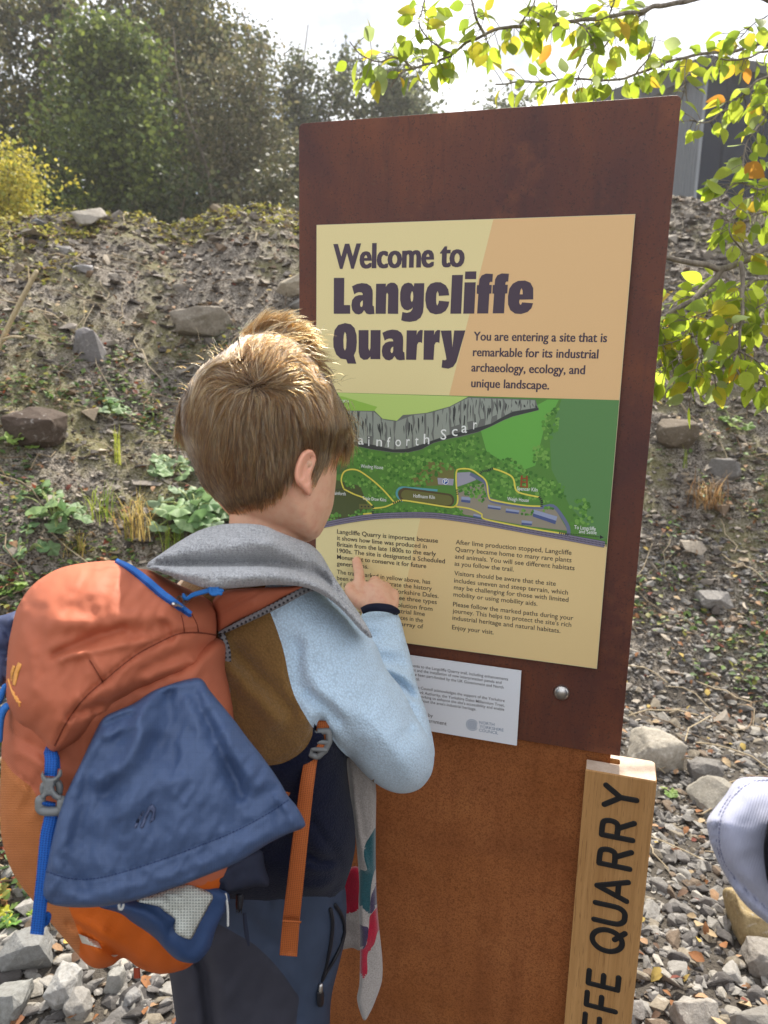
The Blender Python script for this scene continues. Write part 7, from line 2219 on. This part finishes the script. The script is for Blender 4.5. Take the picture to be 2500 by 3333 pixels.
# ---- the tree hanging over the sign
Z2 = lambda L: [(1000 + x_ * .90416, y_ * .90416) for x_, y_ in L]
R6 = lambda L: [(2000 + x_ * .72359, 700 + y_ * .72359) for x_, y_ in L]
tb = P(3150, 900, 2.2)
ht = thing('alder_tree', 'tree with lime and yellow leaves hanging over the rusty sign', 'tree', (tb[0], tb[1], 0))
br = []          # (pixel polyline, depth start, depth end, radius px start, end)
br += [(Z2([(2400, 300), (1900, 60), (1500, -30), (1420, -8), (1290, 16), (1200, 40), (1080, 62), (960, 76), (880, 86), (760, 95), (690, 106), (640, 125), (590, 152), (520, 190), (460, 225), (380, 245), (330, 275), (300, 310)]), 1.75, 1.40, 13, 3),
       (Z2([(640, 125), (615, 80), (600, 40), (585, -20)]), 1.45, 1.42, 5, 3), (Z2([(380, 245), (320, 210), (260, 222), (200, 200), (150, 150)]), 1.41, 1.36, 3.2, 1.6), (Z2([(520, 190), (450, 150), (400, 90), (420, 20), (430, -30)]), 1.42, 1.40, 3, 2),
       (Z2([(1240, 30), (1130, 95), (1080, 150), (1060, 180), (1000, 240), (960, 310)]), 1.55, 1.5, 4, 1.8), (Z2([(2300, 200), (1659, 158), (1560, 178), (1400, 200), (1300, 222), (1180, 270), (1080, 290), (950, 285), (850, 296), (680, 300)]), 1.95, 1.62, 8, 2.4),
       (Z2([(1700, 170), (1640, 190), (1580, 210), (1530, 215), (1470, 204)]), 1.5, 1.46, 4, 2), (Z2([(2100, 150), (1659, 280), (1600, 322), (1550, 360), (1480, 410), (1430, 440), (1380, 430)]), 1.7, 1.52, 6, 2),
       (Z2([(2000, 420), (1700, 330), (1650, 420), (1610, 470), (1580, 520), (1570, 600)]), 1.6, 1.45, 5, 2), (Z2([(1370, 360), (1360, 280), (1365, 210)]), 1.6, 1.58, 2, 1.4), (Z2([(1660, 60), (1600, 90), (1560, 140)]), 1.42, 1.4, 2.6, 1.6),
       (Z2([(880, 86), (900, 30), (890, -30)]), 1.46, 1.44, 3, 2), (Z2([(1080, 62), (1100, 10), (1120, -30)]), 1.5, 1.48, 3, 2), (Z2([(760, 95), (800, 40), (830, -20)]), 1.46, 1.44, 3, 2), (Z2([(960, 76), (1010, 110), (1040, 170)]), 1.5, 1.46, 3, 2), (Z2([(1180, 270), (1230, 200), (1250, 130)]), 1.62, 1.58, 3, 2),
       (R6([(1400, 150), (900, 60), (691, 138), (620, 185), (560, 216), (500, 236), (470, 240), (400, 222), (320, 206), (240, 190), (120, 176)]), 1.55, 1.34, 17, 7),
       (R6([(490, 238), (450, 290), (400, 340), (350, 380), (300, 412), (210, 470), (120, 530)]), 1.40, 1.36, 11, 6), (R6([(560, 216), (572, 300), (576, 400), (568, 500), (560, 590), (552, 680), (570, 720)]), 1.36, 1.28, 8, 3), (R6([(550, 590), (520, 520), (498, 470)]), 1.32, 1.30, 3.5, 2),
       (R6([(576, 420), (500, 440), (420, 430), (330, 470), (270, 480)]), 1.35, 1.33, 3, 1.6), (R6([(560, 560), (460, 530), (380, 545), (300, 560), (200, 590)]), 1.38, 1.36, 3, 1.6), (R6([(420, 540), (390, 620), (365, 740), (330, 830)]), 1.36, 1.33, 2.6, 1.5), (R6([(560, 620), (620, 640), (680, 700)]), 1.3, 1.3, 3, 2),
       (R6([(568, 470), (640, 420), (740, 360)]), 1.33, 1.36, 3, 2), (R6([(800, 560), (660, 560), (560, 600), (480, 690), (430, 720)]), 1.42, 1.34, 3.5, 2), (R6([(620, 185), (540, 120), (520, 40), (560, -40)]), 1.38, 1.36, 3.5, 1.8), (R6([(800, -60), (640, 0), (560, 30), (470, 20), (420, 60)]), 1.5, 1.4, 4, 1.8),
       (R6([(800, -180), (660, -120), (560, -150), (480, -80)]), 1.45, 1.4, 4, 1.8), (R6([(780, 820), (700, 760), (640, 740), (590, 700)]), 1.4, 1.32, 4, 2), (R6([(760, 300), (640, 290), (560, 330), (470, 330), (330, 370), (250, 400)]), 1.5, 1.42, 3.5, 1.8), (R6([(300, 412), (250, 480), (215, 560), (190, 640), (175, 760)]), 1.40, 1.38, 3, 1.6), (R6([(420, 545), (380, 600), (290, 640), (230, 690), (200, 720)]), 1.38, 1.36, 2.6, 1.5)]
bm_ = Mesh(); LP, LD, LU, LS, LC = [], [], [], [], []
right = RC[0]; dn = RC[1]; fwv = RC[2]
for pl, d0, d1, r0, r1 in br:
    d0, d1 = d0 + .34, d1 + .34
    s_ = resample(spline(pl, 6), 12)
    if len(s_) < 3:
        continue
    k = np.linspace(0, 1, len(s_))
    dd_ = d0 + (d1 - d0) * k + .012 * np.sin(k * 9)
    W_ = P(s_[:, 0], s_[:, 1], dd_)
    W_ = W_ + .004 * np.c_[vnoise(W_ * 30), vnoise(W_ * 30 + 9), vnoise(W_ * 30 + 21)]
    t2 = tube(W_, (r0 + (r1 - r0) * k) * dd_ / F, 8); bm_.add(t2[0], t2[1])
    vis = (s_[:, 0] < 2750) & (s_[:, 1] > -160)
    acc = 0
    thick = r0 + (r1 - r0) * k
    for i_ in range(1, len(s_) - 1):
        if not vis[i_] or thick[i_] > 7.5:
            continue
        acc += 12
        if acc < 17:
            continue
        acc = RNG.uniform(-6, 8)
        tg = W_[i_ + 1] - W_[i_ - 1]; tg /= np.linalg.norm(tg)
        for rep in range(int(RNG.choice([1, 2, 3, 4], p=[.3, .35, .25, .1]))):
            sd = np.cross(tg, fwv); sd /= np.linalg.norm(sd) + 1e-9
            sgn = RNG.choice([-1, 1])
            dr = sd * sgn * RNG.uniform(.5, 1.1) + tg * RNG.uniform(0, .8) + np.array([0, 0, -.45]) + RNG.normal(0, .35, 3)
            dr /= np.linalg.norm(dr)
            st0 = W_[i_]; L = RNG.uniform(.006, .05)
            tip_ = st0 + dr * L
            t2 = tube([st0, (st0 + tip_) / 2 + [0, 0, .002], tip_], .0009, 5, False); bm_.add(t2[0], t2[1])
            LP.append(tip_); LD.append(dr + np.array([0, 0, -.35]) + RNG.normal(0, .25, 3)); LU.append(-fwv * RNG.uniform(.1, 1.0) + RNG.normal(0, .55, 3) + np.array([0, 0, .45]))
            LS.append(RNG.uniform(.024, .054))
LP, LD, LU, LS = map(np.array, (LP, LD, LU, LS))
lpx, lpy, _ = proj(LP)
LC = pick([(166, 182, 58), (184, 196, 74), (142, 162, 58), (200, 190, 66), (210, 176, 62), (164, 176, 116), (190, 132, 56)], len(LP), [.27, .25, .20, .14, .03, .10, .01], .22)
lm = Mesh()
kinds = [leaf_shape(6, .16, .22, .36), leaf_shape(6, .34, .45, .32), leaf_shape(6, .06, -.18, .40), leaf_shape(6, .42, .1, .30)]
for k_, sh_ in enumerate(kinds):
    s_ = np.arange(k_, len(LP), 4)
    place_leaves(lm, sh_, LP[s_], LD[s_], LU[s_], LS[s_], LC[s_])
n = NT('backlit_leaf')
a = n.n('Attribute', attribute_name='tint'); v = n.coord()
vein = n.n('TexWave', wave_type='BANDS', Scale=60.0, Distortion=6.0, Detail=2.0); n.set(vein.inputs['Vector'], v)
c = n.mix(n.ramp(n.noise(v, 45, 4), [(.35, 0), (.7, .5)]), a.outputs['Color'], n.mix(1.0, a.outputs['Color'], (.7, .8, .5), 'MULTIPLY'))
c = n.mix(n.ramp(n.noise(v, 260, 2), [(.70, 0), (.76, .6)]), c, srgb(120, 70, 30))
M_BLEAF = n.done(c, .5, n.bump(vein.outputs['Fac'], .15, .001), .3, transl=.72)
tk = Mesh()
t2 = tube(spline([[tb[0], tb[1], -.1], [tb[0] + .03, tb[1], .8], [tb[0] - .02, tb[1] + .02, 1.5], [tb[0] + .05, tb[1], 2.6]], 6), np.linspace(.075, .04, 19), 14); tk.add(t2[0], t2[1])
for q_ in (P(*br[0][0][0], 2.09), P(*br[5][0][0], 2.29), P(*br[16][0][0], 1.89), P(*br[7][0][0], 2.04), P(*br[8][0][0], 1.94)):
    zz_ = min(max(q_[2] - .25, .8), 2.4)
    t2 = tube(spline([[tb[0], tb[1], zz_], (q_ + np.array([tb[0], tb[1], zz_])) / 2 + [0, 0, .04], q_], 5), np.linspace(.022, .010, 11), 8); tk.add(t2[0], t2[1])
obj('trunk', tk, M_BARK2, ht)
obj('branch', bm_, M_BARK2, ht)
obj('foliage', lm, M_BLEAF, ht)

# ------------------------------------------------------------------ scattering volume added to lighten the trees, standing in for lens glare
mb = Mesh(); box(mb, (-45, -6, -1.2), (40, 42, 15))
n = NT('thin_glare_veil')
vol = n.n('VolumePrincipled')
vol.inputs['Color'].default_value = (1, .99, .96, 1)
vol.inputs['Density'].default_value = .0017
vol.inputs['Anisotropy'].default_value = .45
n.t.links.new(vol.outputs[0], n.o.inputs['Volume'])
tag(obj('glare_volume', mb, n.m, smooth_=False), 'thin scattering volume added to lighten the distant trees like lens glare', None, None, 'stuff')
